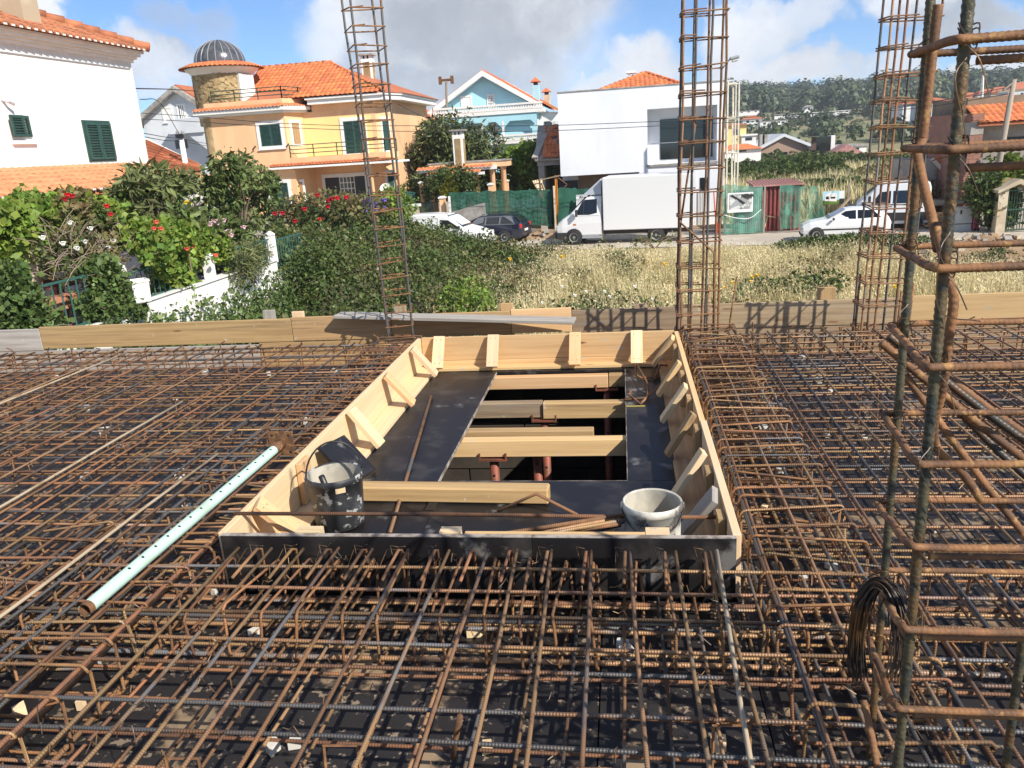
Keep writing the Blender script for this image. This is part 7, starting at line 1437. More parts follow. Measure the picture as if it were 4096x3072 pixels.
lw = thing('garden_wall', 'low white wall in front of the peach house behind the van', 'wall', (-12, 44.4, G)); x0, x1, z0, z1 = rectY(1590, 830, 1675, 850, 44.4); part('wall', MB().span(x0 - 1, x1, 44.4, 44.6, G, z1), M['stained'], lw)
for k in range(9): x = x0 + (x1 - x0) * k / 8; part('block', MB().span(x, x + .12, 44.37, 44.63, z1, z1 + .14), M['white'], lw)
# ================================================================== hills and far village
sky_pts = [(2300, 400), (2899, 358), (2966, 352), (3034, 355), (3180, 350), (3285, 360), (3420, 338), (3500, 326), (3637, 300), (3710, 299), (3790, 325), (3878, 304), (4095, 296), (4600, 280)]
def azel(u, v): d = (at(u, v, D=100) - CAM); return math.atan2(d.x, d.y), d.z / 100
AE = [azel(u, v) for u, v in sky_pts]; az_ = np.array([-1.9, -.6, -.15] + [a for a, e in AE] + [AE[-1][0] + .5, 1.9]); el_ = np.array([.02, .015, .03] + [e for a, e in AE] + [.06, .04])
DR = 900.0
def hz(x, y):
    d = np.hypot(x, y); a = np.arctan2(x, y); top = np.interp(a, az_, el_) * DR - 8
    t = np.clip((d - 150) / (DR - 150), 0, 1); f = t ** 1.22
    wob = 3.0 * np.sin(x * .011 + 1) * np.cos(y * .009) + 2.0 * np.sin(x * .027 + y * .013)
    z = G - .6 + (top + 3.1) * f + wob * np.clip((d - 200) / 300, 0, 1) * (1 - .75 * t)
    return np.where(d > DR, z - (d - DR) * .05, z)
na, nr = 150, 70; aa = np.linspace(-1.2, 1.2, na); rr = 150 + (1500 - 150) * np.linspace(0, 1, nr) ** 1.5
A2, R2 = np.meshgrid(aa, rr, indexing='ij'); X2, Y2 = R2 * np.sin(A2), R2 * np.cos(A2); Z2 = hz(X2, Y2); V = np.stack([X2, Y2, Z2], -1).reshape(-1, 3)
I, J = np.meshgrid(np.arange(na - 1), np.arange(nr - 1), indexing='ij'); F = np.stack([I * nr + J, I * nr + J + 1, (I + 1) * nr + J + 1, (I + 1) * nr + J], -1).reshape(-1, 4)[:, ::-1]
np_mesh('hills', V, F, M['hillgrass'], kind='structure', smooth=True)
def blobs(cx, cy, cz, rad, hgt, k, size):
    """many crowns made of leaf-clump faces; arrays of centres, radii, heights"""
    n = len(cx); d = rng.normal(size=(n, k, 3)); d[..., 2] = np.abs(d[..., 2]) * .9 - .25 * rng.random((n, k)); d /= np.linalg.norm(d, axis=-1, keepdims=True)
    rr_ = .72 + .36 * rng.random((n, k, 1)); c = np.stack([cx, cy, cz], -1)[:, None] + d * rr_ * np.stack([rad, rad, hgt], -1)[:, None]
    t1 = np.cross(d, rng.normal(size=d.shape)); t1 /= np.linalg.norm(t1, axis=-1, keepdims=True) + 1e-9; t2 = np.cross(d, t1) + rng.normal(size=d.shape) * .25; s = (size * (.6 + .8 * rng.random((n, k, 1)))) * (np.asarray(rad) / np.mean(rad))[:, None, None]
    V = np.stack([c - t1 * s, c + t2 * s * .8, c + t1 * s, c - t2 * s * .8], 2).reshape(-1, 3); return V, np.arange(len(V)).reshape(-1, 4)
N = 3600; a = rng.uniform(.10, .60, N); d = 470 + 520 * rng.random(N) ** .8
keep = np.ones(N, bool); px = d * np.sin(a); py = d * np.cos(a); clear = (np.sin(px * .02 + 2) * np.cos(py * .017) > .62) & (d < 600); keep &= ~clear; px, py, a, d = px[keep], py[keep], a[keep], d[keep]
rad = 3 + 6.5 * rng.random(len(px)) ** 1.6; h = rad * rng.uniform(.7, 1.5, len(px)); V, F = blobs(px, py, hz(px, py) + h * .5, rad, h, 125, .72); np_mesh('forest', V, F, M['forest'], kind='stuff')
ridge_a = rng.uniform(.10, .62, 420); rd2 = DR + rng.uniform(-25, 15, 420); px, py = rd2 * np.sin(ridge_a), rd2 * np.cos(ridge_a); rad = rng.uniform(2.2, 4.5, 420); h = rng.uniform(5, 11, 420); V, F = blobs(px, py, hz(px, py) + h * .5, rad, h, 60, .8); np_mesh('ridge_pines', V, F, M['forest'], kind='stuff')
N = 620; a = rng.uniform(.12, .62, N); d = rng.uniform(165, 430, N); px, py = d * np.sin(a), d * np.cos(a); cl = np.sin(px * .05) * np.cos(py * .04 + 1) + .5 * np.sin(px * .11 + py * .07) > .15; px, py = px[cl], py[cl]; rad = rng.uniform(1.6, 4.5, len(px)); h = rad * rng.uniform(.6, 1.0, len(px)); V, F = blobs(px, py, hz(px, py) + h * .4, rad, h, 70, .5); np_mesh('scattered_trees', V, F, M['forest'], kind='stuff')
def farhouse(u, v, w, h, D, wall, roof, label, gable=True, dep=8, rh=.3, base=1.2):
    p = at(u, v, D=D); t = thing('house', label, 'house', (p.x, p.y, p.z - 2)); W2 = w / 2; part('wall', MB().span(p.x - W2, p.x + W2, p.y, p.y + dep, p.z - base, p.z + h), M[wall], t); r_ = w * rh if gable else .2
    if gable: part('roof', MB().add([(p.x - W2 - .4, p.y - .4, p.z + h), (p.x + W2 + .4, p.y - .4, p.z + h), (p.x + W2 + .4, p.y + dep + .4, p.z + h), (p.x - W2 - .4, p.y + dep + .4, p.z + h), (p.x - W2 * .4, p.y + dep * .5, p.z + h + r_), (p.x + W2 * .4, p.y + dep * .5, p.z + h + r_)], [(0, 1, 5, 4), (1, 2, 5), (2, 3, 4, 5), (3, 0, 4), (3, 2, 1, 0)]), M[roof], t)
    else: part('roof', MB().span(p.x - W2 - .2, p.x + W2 + .2, p.y - .2, p.y + dep + .2, p.z + h, p.z + h + .25), M[roof], t)
    for k in range(max(1, int(w / 3))): x = p.x - W2 + w * (k + .5) / max(1, int(w / 3)); part('window', MB().span(x - .5, x + .5, p.y - .06, p.y - .001, p.z + h * .35, p.z + h * .75), M['glass'], t)
    return t
farhouse(3742, 458, 5.6, 2.6, 200, 'greyhouse', 'farroof', 'mauve grey house with orange hip roof on the far slope, seen between the near bars', dep=7, rh=.16, base=4)
farhouse(3655, 462, 5, 2.6, 215, 'white', 'farroof', 'white distant house with orange roof just left of the near cage bar', rh=.2); farhouse(3880, 418, 9, 2.6, 400, 'stained', 'farroof', 'distant house with red roofs left of the antenna pole', rh=.25, base=10); farhouse(3955, 408, 9, 3.0, 400, 'white', 'farroof', 'white distant house right of the antenna pole', rh=.25, base=10)
farhouse(4010, 408, 9, 3.4, 390, 'stained', 'farroof', 'beige distant house left of the wooden pole top', rh=.28, base=10); farhouse(4085, 404, 10, 4, 380, 'greyhouse', 'farroof', 'bluish distant house at the right image edge', rh=.3, base=10); farhouse(4050, 432, 8, 2.4, 330, 'stained', 'farroof', 'distant low house with orange roof behind the wooden pole', rh=.25, base=10)
farhouse(3095, 502, 10, 1.6, 330, 'white', 'concrete', 'long white farm sheds in a row on the far field', False, 5); farhouse(3010, 498, 7, 2.0, 330, 'white', 'farroof', 'white farm building left end of the far field row', True, 5, .18); farhouse(3150, 464, 12, .8, 420, 'white', 'concrete', 'pale long farm wall below the forest in the middle', False, 4); farhouse(3320, 455, 18, .9, 420, 'white', 'white', 'long white wall at the foot of the dark forest', False, 3); farhouse(3235, 440, 4, 1.5, 440, 'white', 'concrete', 'small white cottage among trees above the long white wall', True, 5, .2); farhouse(2995, 452, 10, .9, 430, 'white', 'concrete', 'white farm wall beside the scaffold tower', False, 4); farhouse(3278, 382, 4, 3, 700, 'white', 'white', 'single tiny white house in the hill forest', True, 4, .2)
bg_ = thing('house', 'brown gabled barn wall beyond the dry field', 'barn', at(3150, 620, Y=130)); a, b, c = at(3135, 537, Y=130), at(3022, 598, Y=130), at(3262, 585, Y=130); z0 = at(3150, 640, Y=130).z
mb = MB(); mb.extrude([(b.x + .8, 130, z0 - 1), (c.x - .8, 130, z0 - 1), (c.x - .8, 130, c.z), (a.x, 130, a.z - .4), (b.x + .8, 130, b.z + .2)], (0, 14, 0)); part('wall', mb, mat('pinkish_brown_render', (.36, .25, .19), .9), bg_)
for q in (b, c): mb = MB(); mb.extrude([(a.x, 129.4, a.z + .1), (q.x, 129.4, q.z + .1), (q.x, 129.4, q.z - .35), (a.x, 129.4, a.z - .35)], (0, 15, 0)); part('roof', mb, M['greyhouse'], bg_)
for u in (3068, 3128): x = at(u, 602, Y=130).x; part('window', MB().span(x - .8, x + .8, 129.9, 129.999, z0 + .5, z0 + 1.2), M['glass'], bg_)
for u in (3043, 3055): x = at(u, 560, Y=132).x; part('chimney', MB().span(x - .4, x + .3, 130.5, 132, a.z - 2.5, at(u, 538, Y=132).z), M['concrete'], bg_)
farhouse(2970, 612, 5, .5, 120, 'white', 'tile', 'low orange roofed house behind the scaffold tower', True, 6, .14); farhouse(2995, 570, 2.2, 1.0, 135, 'white', 'white', 'white flat annex behind the orange roofed house', False, 5); farhouse(2945, 560, 3, 2.2, 135, 'yellow', 'farroof', 'yellow house corner behind the scaffold tower', True, 5, .1)
wh2 = farhouse(3375, 612, 6, .8, 125, 'white', 'concrete', 'low white flat roofed building with dark box right of the brown barn', False, 8); p = at(3264, 585, D=122); part('dark_box', MB().span(p.x, p.x + 1.9, p.y, p.y + 3, p.z - .8, p.z + 1.2), M['glass'], wh2); part('white_stack', MB().span(p.x + 1.95, p.x + 2.5, p.y, p.y + 2, p.z - .8, p.z + 1.3), M['white'], wh2); p = at(3390, 612, D=118); part('pink_gable', MB().add([(p.x - 2.5, p.y, p.z - .3), (p.x, p.y, p.z + 1.1), (p.x + 2.5, p.y, p.z - .3), (p.x - 2.5, p.y + 4, p.z - .3), (p.x, p.y + 4, p.z + 1.1), (p.x + 2.5, p.y + 4, p.z - .3)], [(0, 2, 1), (0, 1, 4, 3), (1, 2, 5, 4)]), M['pinkmetal'], wh2)

# ------------------------------------------------------------------ air
hzm = bpy.data.materials.new('pale_haze'); hzm.use_nodes = True; _n = hzm.node_tree.nodes; _n.remove(_n['Principled BSDF']); pv = _n.new('ShaderNodeVolumePrincipled')
pv.inputs['Color'].default_value = (.80, .88, 1.0, 1); pv.inputs['Density'].default_value = .00030; hzm.node_tree.links.new(pv.outputs[0], _n['Material Output'].inputs['Volume'])
hb_ = link('haze', MB().span(-1500, 1500, -350, 1760, -30, 150).mesh('haze'), hzm); hb_['kind'] = 'stuff'
# ================================================================== vegetation
def leaves(c, d, s, asp=.5, fold=.25, droop=0.0, jit=.6):
    """one folded diamond leaf (4 verts, 2 triangles) per centre c (n,3) with outward dir d (n,3), length s (n,)"""
    n = len(c); d = d + rng.normal(size=(n, 3)) * jit; d[:, 2] -= droop; d /= np.linalg.norm(d, axis=1, keepdims=True) + 1e-9
    r_ = np.cross(d, rng.normal(size=(n, 3))); r_ /= np.linalg.norm(r_, axis=1, keepdims=True) + 1e-9; u = np.cross(r_, d); s = np.asarray(s)[:, None]
    b, t = c - d * s * .5, c + d * s * .5; l, rr_ = c - r_ * s * asp * .5 + u * s * fold * .4, c + r_ * s * asp * .5 + u * s * fold * .4
    V = np.stack([b, l, t, rr_], 1).reshape(-1, 3); i = np.arange(n)[:, None] * 4
    F = np.concatenate([i + np.array([[0, 2, 1]]), i + np.array([[0, 3, 2]])], 1).reshape(-1, 3); return V, F
def crown(lumps, n, size, asp=.5, droop=0.0, jit=.6, fill=.35, sv=.62):
    """leaf centres spread through ellipsoid lumps (x,y,z,rx,ry,rz), denser near the surface"""
    L = np.array(lumps, float); w = L[:, 3] * L[:, 4] + L[:, 4] * L[:, 5]; k = rng.choice(len(L), n, p=w / w.sum()); d = rng.normal(size=(n, 3)); d /= np.linalg.norm(d, axis=1, keepdims=True)
    r_ = np.where(rng.random(n) < fill, rng.random(n) ** .5, .86 + .22 * rng.random(n)); r_ = np.where(rng.random(n) < .14, 1 + .6 * rng.random(n) ** 1.5, r_)[:, None]; c = L[k, :3] + d * L[k, 3:] * r_
    return leaves(c, d, size * (1 - sv + 2 * sv * rng.random(n)), asp, .25, droop, jit)
def lumps_in(c, r, n, lr, seed=0):
    g = np.random.default_rng(seed); out = []
    for _ in range(n):
        d = g.normal(size=3); d /= np.linalg.norm(d); q = g.random() ** .45; s = lr * g.uniform(.7, 1.25); out.append((c[0] + d[0] * r[0] * q, c[1] + d[1] * r[1] * q, c[2] + d[2] * r[2] * q, s, s, s * .8))
    return out
def limbs(par, base, tips, r=.07, m='bark'):
    base = Vector(base)
    for i, t in enumerate(tips):
        t = Vector(t); mid = base.lerp(t, .5) + Vector((random.uniform(-.15, .15), random.uniform(-.15, .15), .1)); part('limb', MB().tube(curvy([base, mid, t], 4), [r * (1 - .75 * k / 8) for k in range(9)], 6), M[m], par, smooth=True)
def tree(name, label, cat, base, lumps, n, size, m, asp=.5, droop=0, trunk=.1, jit=.6, nl=6, group=None, fill=.35):
    t = thing(name, label, cat, base, group); L = sorted(lumps, key=lambda q: -q[3]); top = Vector((sum(q[0] for q in lumps) / len(lumps), sum(q[1] for q in lumps) / len(lumps), sum(q[2] for q in lumps) / len(lumps)))
    b = Vector(base); fork = b.lerp(top, .55); part('trunk', MB().tube(curvy([b, b.lerp(fork, .5) + Vector((.04, .03, 0)), fork], 4), [trunk * (1.1 - .5 * k / 8) for k in range(9)], 8), M['bark'], t, smooth=True)
    limbs(t, fork, [q[:3] for q in L[:nl]], trunk * .5); V, F = crown(lumps, n, size, asp, droop, jit, fill); np_mesh('crown', V, F, M[m], t); return t
def bush(name, label, cat, lumps, n, size, m, asp=.55, base=None, droop=0, jit=.7, stems=5, group=None, fill=.35):
    x = sum(q[0] for q in lumps) / len(lumps); y = sum(q[1] for q in lumps) / len(lumps); z = min(q[2] - q[5] for q in lumps) if base is None else base
    t = thing(name, label, cat, (x, y, z), group); limbs(t, (x, y, z), [q[:3] for q in random.sample(list(lumps), min(stems, len(lumps)))], .03, 'twig'); V, F = crown(lumps, n, size, asp, droop, jit, fill); np_mesh('foliage', V, F, M[m], t); sprigs(t, lumps); return t
def sprigs(t, lumps, k=9):
    mb = MB()
    for _ in range(k):
        q = random.choice(lumps); d = Vector((random.gauss(0, 1), random.gauss(0, 1), random.uniform(-.2, 1.2))).normalized(); c = Vector(q[:3]); e = c + Vector((d.x * q[3], d.y * q[4], d.z * q[5])) * random.uniform(1.15, 1.7); mb.tube(curvy([c, c.lerp(e, .6) + Vector((random.gauss(0, .04), random.gauss(0, .04), 0)), e], 3), [.008, .008, .007, .006, .005, .004, .003], 4)
    part('twigs', mb, M['twig'], t, kind='stuff')
def flower(par, p, s, m):
    mb = MB(); p = Vector(p)
    for k in range(7):
        q = k * 2.4; e = .25 + .1 * k; d = Vector((math.cos(q) * .75, math.sin(q) * .75, .45)).normalized() * s * .45; u = d.cross(Vector((0, 0, 1))).normalized() * s * .45
        mb.add([p - u * .5, p + d + Vector((0, 0, s * .2)) - u, p + d * 1.3 + Vector((0, 0, s * .3)), p + d + Vector((0, 0, s * .2)) + u, p + u * .5], [(0, 1, 2, 3, 4)])
    mb.lathe([(s * .12, -s * .2), (s * .34, 0), (s * .36, s * .22), (s * .15, s * .38)], p, 7)
    return part('flower', mb, M[m], par)
def L_at(u, v, X=None, Y=None, r=(.4, .4, .4)):
    p = at(u, v, X=X, Y=Y); return (p.x, p.y, p.z, *r)
# --- garden of the white house -------------------------------------------------
vl = [L_at(u, v, X=-10.1 - random.random() * .5, r=(.32, .45, .28)) for u, v in ((40, 880), (130, 850), (220, 860), (300, 860), (60, 930), (150, 920), (250, 900), (340, 870), (420, 860), (90, 1000), (30, 960), (200, 990), (480, 890), (520, 930), (110, 830), (270, 820), (350, 840), (400, 850), (450, 860), (540, 900), (150, 1030), (390, 930), (440, 940))]
vn_ = bush('grape_vine', 'bright green grape vine covering the arbour at the left edge', 'vine', vl, 11500, .115, 'vine', .95, None, .15, .8, 8)
pos = at(100, 1100, X=-10.2)
lq = [L_at(u, v, X=-10.3 + random.uniform(-.5, .5), r=(.28, .28, .22)) for u, v in ((520, 720), (560, 700), (620, 690), (680, 720), (740, 715), (500, 770), (560, 740), (640, 745), (700, 760), (520, 800), (580, 800), (660, 800), (740, 730), (480, 790), (545, 850), (610, 850))]
tree('loquat_tree', 'loquat tree with long leathery leaves in front of the veranda roof', 'tree', (-10.0, at(640, 900, X=-10.0).y, -1.35), lq, 1500, .27, 'loquat', .26, .15, .07, .55, 9)
av = [L_at(u, v, X=-10.2 + random.uniform(-.6, .6), r=(.34, .34, .32)) for u, v in ((870, 710), (930, 680), (985, 680), (1040, 715), (1075, 740), (850, 760), (910, 730), (970, 720), (1030, 750), (1070, 780), (860, 810), (920, 800), (980, 800), (1040, 830), (880, 880), (940, 870), (1000, 880), (890, 665), (965, 650))]
tree('leafy_tree', 'glossy drooping leaved tree in front of the peach house left corner', 'tree', (-10.0, at(960, 950, X=-10).y, -1.35), av, 3600, .17, 'avocado', .42, .55, .08, .55, 9)
rs = [L_at(u, v, X=-9.7 + random.uniform(-.3, .3), r=(.28, .34, .26)) for u, v in ((290, 800), (340, 830), (380, 860), (300, 880), (420, 900), (350, 920), (400, 960), (320, 960))]
r1 = bush('rose_bush', 'climbing rose with red and crimson blooms over the vine', 'rose bush', rs, 800, .10, 'rosebush', .7)
for u, v in ((272, 785), (262, 803), (290, 790), (428, 830), (443, 863)): flower(r1, at(u, v, X=-9.35), .10, 'redflower')
rs = [L_at(u, v, X=-9.4 + random.uniform(-.3, .3), r=(.28, .36, .26)) for u, v in ((200, 1000), (260, 980), (330, 1000), (400, 1000), (240, 1060), (340, 1060), (430, 1060), (300, 1100))]
r2 = bush('rose_bush', 'sparse dry rose bush with white blooms near the lower left', 'rose bush', rs, 900, .09, 'rosebush', .7, None, 0, .8, 8)
for u, v in ((280, 897), (363, 920), (172, 957), (253, 980), (340, 973), (310, 1000), (433, 998), (455, 970)): flower(r2, at(u, v, X=-9.2), .10, 'whiteflower')
mb = MB()
for k in range(150):
    p = at(random.uniform(200, 560), random.uniform(930, 1160), X=random.uniform(-9.6, -9.0)); d = Vector((random.uniform(-.3, .3), random.uniform(-.5, .5), random.uniform(-.1, .45))); mb.tube([p, p + d * .5 + Vector((0, 0, .04)), p + d + Vector((random.gauss(0, .06), random.gauss(0, .06), 0))], .006, 4)
part('dry_twigs', mb, M['twig'], r2, kind='stuff')
cl = [L_at(u, v, X=-8.95 + random.uniform(-.45, .25), r=(.30, .36, .28)) for u, v in ((600, 930), (660, 930), (720, 940), (780, 960), (620, 1000), (700, 1010), (640, 1060), (720, 1060), (800, 1010), (700, 1110), (740, 1150), (840, 1000), (880, 1000), (670, 1130), (560, 950), (720, 1190))]
c1_ = bush('creeper', 'light green creeper with coral blooms spilling over the garden wall', 'creeper', cl, 5200, .105, 'vine', .9, None, .25, .8, 7)
for u, v in ((626, 894), (617, 920), (645, 920), (769, 990), (748, 1001), (864, 1026)): flower(c1_, at(u, v, X=-8.65), .10, 'coral')
hy = [L_at(u, v, X=-9.5 + random.uniform(-.3, .3), r=(.32, .36, .28)) for u, v in ((760, 890), (830, 900), (900, 910), (960, 930), (800, 940), (880, 950), (720, 870), (940, 960))]
h1 = bush('hydrangea_bush', 'leafy bush with pale pink flower heads left of the far white pillar', 'flowering bush', hy, 1700, .19, 'avocado', .42, None, .1)
for u, v in ((845, 900), (860, 890), (895, 888), (905, 935), (925, 948), (918, 930), (840, 905), (870, 900), (975, 915)): flower(h1, at(u, v, X=-9.1), .13, 'pinkflower')
lv = [L_at(u, v, X=-8.8 + random.uniform(-.15, .15), r=(.26, .32, .26)) for u, v in ((960, 1010), (1010, 1000), (1040, 1030), (980, 1060), (1020, 1070), (960, 1100))]
bush('lavender_bush', 'greyish lavender shrub hanging over the white wall end', 'shrub', lv, 1800, .13, 'loquat', .14, None, .2, .8)
iv = [(-8.9 + random.uniform(-.1, .35), y, z, .28, .42, .30) for y in np.arange(8.6, 17.0, .42) for z in (-2.5, -2.05, -1.6, -1.25) if not (z > -1.4 and random.random() < .5) and not (14.5 < y and z > -1.7)] + [(-8.75, y, -2.3 + random.uniform(0, .5), .3, .4, .35) for y in np.arange(16.5, 21, .4)]
i1 = bush('ivy', 'dark green ivy covering the base of the white garden wall', 'ivy', iv, 17000, .085, 'ivy', .85, None, .15, .8, 10)
ic = [(-8.82, y, z, .14, .5, .32) for y in np.arange(13.2, 20.6, .55) for z in (-2.7, -2.2, -1.75, -1.35)]
i2 = bush('ivy', 'loose ivy trails hanging in front of the white wall towards its far pillar', 'ivy', ic, 5200, .085, 'ivy', .85, -2.9, .35, .8, 10)
sb = [(-8.7 + random.uniform(-.3, .3), y, z, .4, .5, .42) for y in np.arange(20.3, 23.6, .5) for z in (-2.3, -1.6, -1.0)]
bush('hedge_bush', 'loose leafy bush swallowing the railing beyond the far white pillar', 'bush', sb, 6000, .11, 'bramble', .6, -2.9, .1, .8, 8)
il = [L_at(u, v, X=-8.9, r=(.26, .36, .26)) for u, v in ((30, 1160), (60, 1200), (100, 1230), (40, 1260), (110, 1270), (20, 1110), (70, 1290), (180, 1300))]
bush('ivy', 'bushy ivy in the lower left corner with dry brown flower heads', 'ivy', il, 3600, .085, 'ivy', .85)
il = [L_at(u, v, X=-9.0, r=(.26, .36, .26)) for u, v in ((400, 1080), (440, 1130), (420, 1180), (380, 1220), (460, 1210), (420, 1250), (520, 1230))]
bush('ivy', 'dense ivy clump between the teal railing and the white planter', 'ivy', il, 4200, .085, 'ivy', .85)
bl2 = [L_at(u, v, Y=32 + random.uniform(-2, 2), r=(.8, .8, .6)) for u, v in ((1150, 850), (1220, 830), (1300, 820), (1380, 830), (1450, 840), (1180, 900), (1260, 880), (1350, 870), (1430, 880), (1120, 880), (1500, 850))]
r3 = bush('rose_bush', 'tall hedge of red roses in front of the peach house', 'rose hedge', bl2, 5200, .16, 'rosebush', .7)
for u, v in ((1270, 786), (1315, 808), (1350, 798), (1385, 795), (1312, 832), (1100, 860), (1130, 858), (1180, 890), (1282, 883), (1218, 842), (1330, 800)): flower(r3, at(u, v, Y=30.4), .20, 'redflower')
wl_ = [L_at(u, v, Y=34 + random.uniform(-1, 1), r=(.7, .7, .55)) for u, v in ((1470, 830), (1520, 820), (1560, 810), (1500, 860), (1560, 850), (1600, 830))]
w1 = bush('wisteria', 'violet flowering shrub behind the left column cage', 'flowering shrub', wl_, 2000, .16, 'vine', .6)
for k in range(44): flower(w1, at(random.uniform(1455, 1545), random.uniform(800, 850), Y=33.0), .2, 'purple')
# --- bramble mound between garden wall and road --------------------------------
def mound(x, y):
    crest = np.interp(x, [-14, -11, -9.6, -8.2, -6.8, -5.8, -4.6, -3.4, -2, 1], [2.2, 2.3, 2.2, 1.75, 1.2, .92, .70, .45, .2, .1]); f = np.interp(y, [10.5, 14, 18, 22, 27, 33, 36.5, 38.2], [.35, .46, .62, .85, 1.0, 1.0, .75, .2])
    return crest * f + .20 * np.sin(x * 1.7 + y * .6) * np.cos(y * 1.3) + .12 * np.sin(x * 3.1 + 1) * np.sin(y * 2.3)
gx, gy = np.meshgrid(np.linspace(-13.5, 1.5, 70), np.linspace(10.5, 38.2, 110), indexing='ij'); lim = np.where(gy < 21.5, -8.7, -13.5); gx = np.maximum(gx, lim); gz_ = G - .1 + np.maximum(mound(gx, gy) - .30, -.05)
I, J = np.meshgrid(np.arange(69), np.arange(109), indexing='ij'); F = np.stack([I * 110 + J, (I + 1) * 110 + J, (I + 1) * 110 + J + 1, I * 110 + J + 1], -1).reshape(-1, 4)
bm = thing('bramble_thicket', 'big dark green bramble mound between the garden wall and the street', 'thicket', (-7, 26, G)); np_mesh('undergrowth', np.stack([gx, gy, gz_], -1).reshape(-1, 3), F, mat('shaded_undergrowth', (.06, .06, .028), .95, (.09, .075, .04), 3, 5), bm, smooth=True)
N = 90000; x = rng.uniform(-13.5, .8, N); y = 11.5 + 26.5 * rng.random(N) ** .8; ok = ~((y < 21.5) & (x < -8.6)); x, y = x[ok], y[ok]; h = mound(x, y); ok = rng.random(len(x)) < np.clip(h / .8, .05, 1); x, y, h = x[ok], y[ok], h[ok]
tuft = np.abs(np.sin(x * 2.3 + np.sin(y * 1.9)) * np.cos(y * 2.1 + x)) ; z = G + h - .38 + .62 * rng.random(len(x)) ** 1.6 * (.45 + .9 * tuft); d = np.stack([rng.normal(size=len(x)) * .5, -np.abs(rng.normal(size=len(x))) * .5, np.full(len(x), .6)], -1)
brown = (np.sin(x * .9 + 2) * np.cos(y * .8) + .8 * (x > -5.8) + rng.normal(size=len(x)) * .5) > .95
C_l = np.stack([x, y, z], -1); 
for nm, mk, m in (('foliage', ~brown, 'bramble'), ('browned_foliage', brown, 'bramble2')):
    V, F = leaves(C_l[mk], d[mk], .125 * (.55 + .9 * rng.random(mk.sum())), .6, .25, 0, .8); np_mesh(nm, V, F, M[m], bm, kind='stuff')
def scrub(label, cx, cy, rx, ry, h, n, size, m, name='shrub', sp=14):
    L = []
    for k in range(sp): a = random.random() * 6.28; q = random.random() ** .5; L.append((cx + math.cos(a) * rx * q, cy + math.sin(a) * ry * q, G + h * (.35 + .4 * random.random()), rx * .35, ry * .4, h * .34))
    return bush(name, label, 'shrub', L, n, size, m, .6, G)
p = at(2010, 1125, Y=20); scrub('bright green low shrub at the right foot of the bramble mound', -4.4, 21.5, .9, .8, 1.35, 1500, .11, 'vine')
scrub('dark green shrub strip along the near road edge before the hatchback', 8.2, 33.6, 3.2, .8, .62, 5000, .13, 'bramble'); scrub('dark green weed clump behind the edge boards right of the middle cage', 4.6, 22.5, 1.3, .8, .95, 1500, .12, 'bramble'); scrub('low green weeds left of the middle cage behind the boards', -.5, 21.0, 2.0, .9, .8, 1600, .12, 'bramble'); scrub('tall thin weeds at the roadside before the truck rear wheel', 1.6, 36.4, 1.0, .4, .7, 200, .10, 'grass')
b_ = scrub('reddish dry weed clump behind the left edge boards', -6.6, 13.2, .8, .6, .8, 700, .09, 'bramble2')
# --- dry oat field -------------------------------------------------------------
def blades(x, y, z, h, w, lean=.25, head=0.0):
    n = len(x); a = rng.uniform(0, 6.283, n); d = np.stack([np.cos(a), np.sin(a), np.zeros(n)], -1); l = rng.normal(size=(n, 1)) * lean; b = np.stack([x, y, z], -1); t = b + np.stack([d[:, 1], -d[:, 0], np.zeros(n)], -1) * l * h[:, None] + np.array([[0, 0, 1.]]) * h[:, None]
    m_ = b.copy() + (t - b) * .6; m_[:, 2] += .06 * h; wv = d * (w[:, None] * .5); V = np.stack([b - wv, b + wv, m_ + wv * .8, t], 1); V = np.stack([b - wv, b + wv, m_ + wv * .8, t, m_ - wv * .8], 1).reshape(-1, 3); i = np.arange(n)[:, None] * 5
    F = np.concatenate([i + np.array([[0, 1, 2]]), i + np.array([[0, 2, 4]]), i + np.array([[4, 2, 3]])], 1).reshape(-1, 3)
    if head:
        k = rng.random(n) < head; kk = np.nonzero(k)[0]; hc = t[kk]; q = 4; cc = np.repeat(hc, q, 0) + rng.normal(size=(len(kk) * q, 3)) * np.array([[.06, .06, .12]]) - np.array([[0, 0, .08]]); Vh, Fh = leaves(cc, np.tile(np.array([[.2, 0, -.6]]), (len(cc), 1)), .05 + .05 * rng.random(len(cc)), .35, .2, .2, .7); F = np.concatenate([F, Fh + len(V)]); V = np.concatenate([V, Vh])
    return V, F
MND = at(3900, 1035, Z=G); MND = (MND.x + .6, MND.y + .5)
def field(n, x0, x1, y0, y1, m, name, hm, w, head, dens):
    x = rng.uniform(x0, x1, n); y = y0 + (y1 - y0) * rng.random(n) ** .9; e = RP.y - .1763 * (x - 2) - .6; ok = (y < e) & ((((x - MND[0]) / 4.3) ** 2 + ((y - MND[1] + 1.2) / 3.4) ** 2) > 1) & (rng.random(n) < dens(x, y)); x, y = x[ok], y[ok]; h = np.clip((RP.y - .1763 * (x - 2) - y) / 6.5, .12, 1) * hm * (.55 + .7 * rng.random(len(x))) * (.8 + .35 * np.sin(x * 1.3 + y) * np.cos(y * .9)); V, F = blades(x, y, np.full(len(x), G - .02), h, np.full(len(x), w), .42, head); np_mesh(name, V, F, M[m], kind='stuff')
patch = lambda x, y: np.sin(x * .55 + 1.2) * np.cos(y * .5) + .6 * np.sin(x * 1.3 - y * .9)
mfac = lambda x: np.clip((x + 5.5) / 3.5, 0, 1)
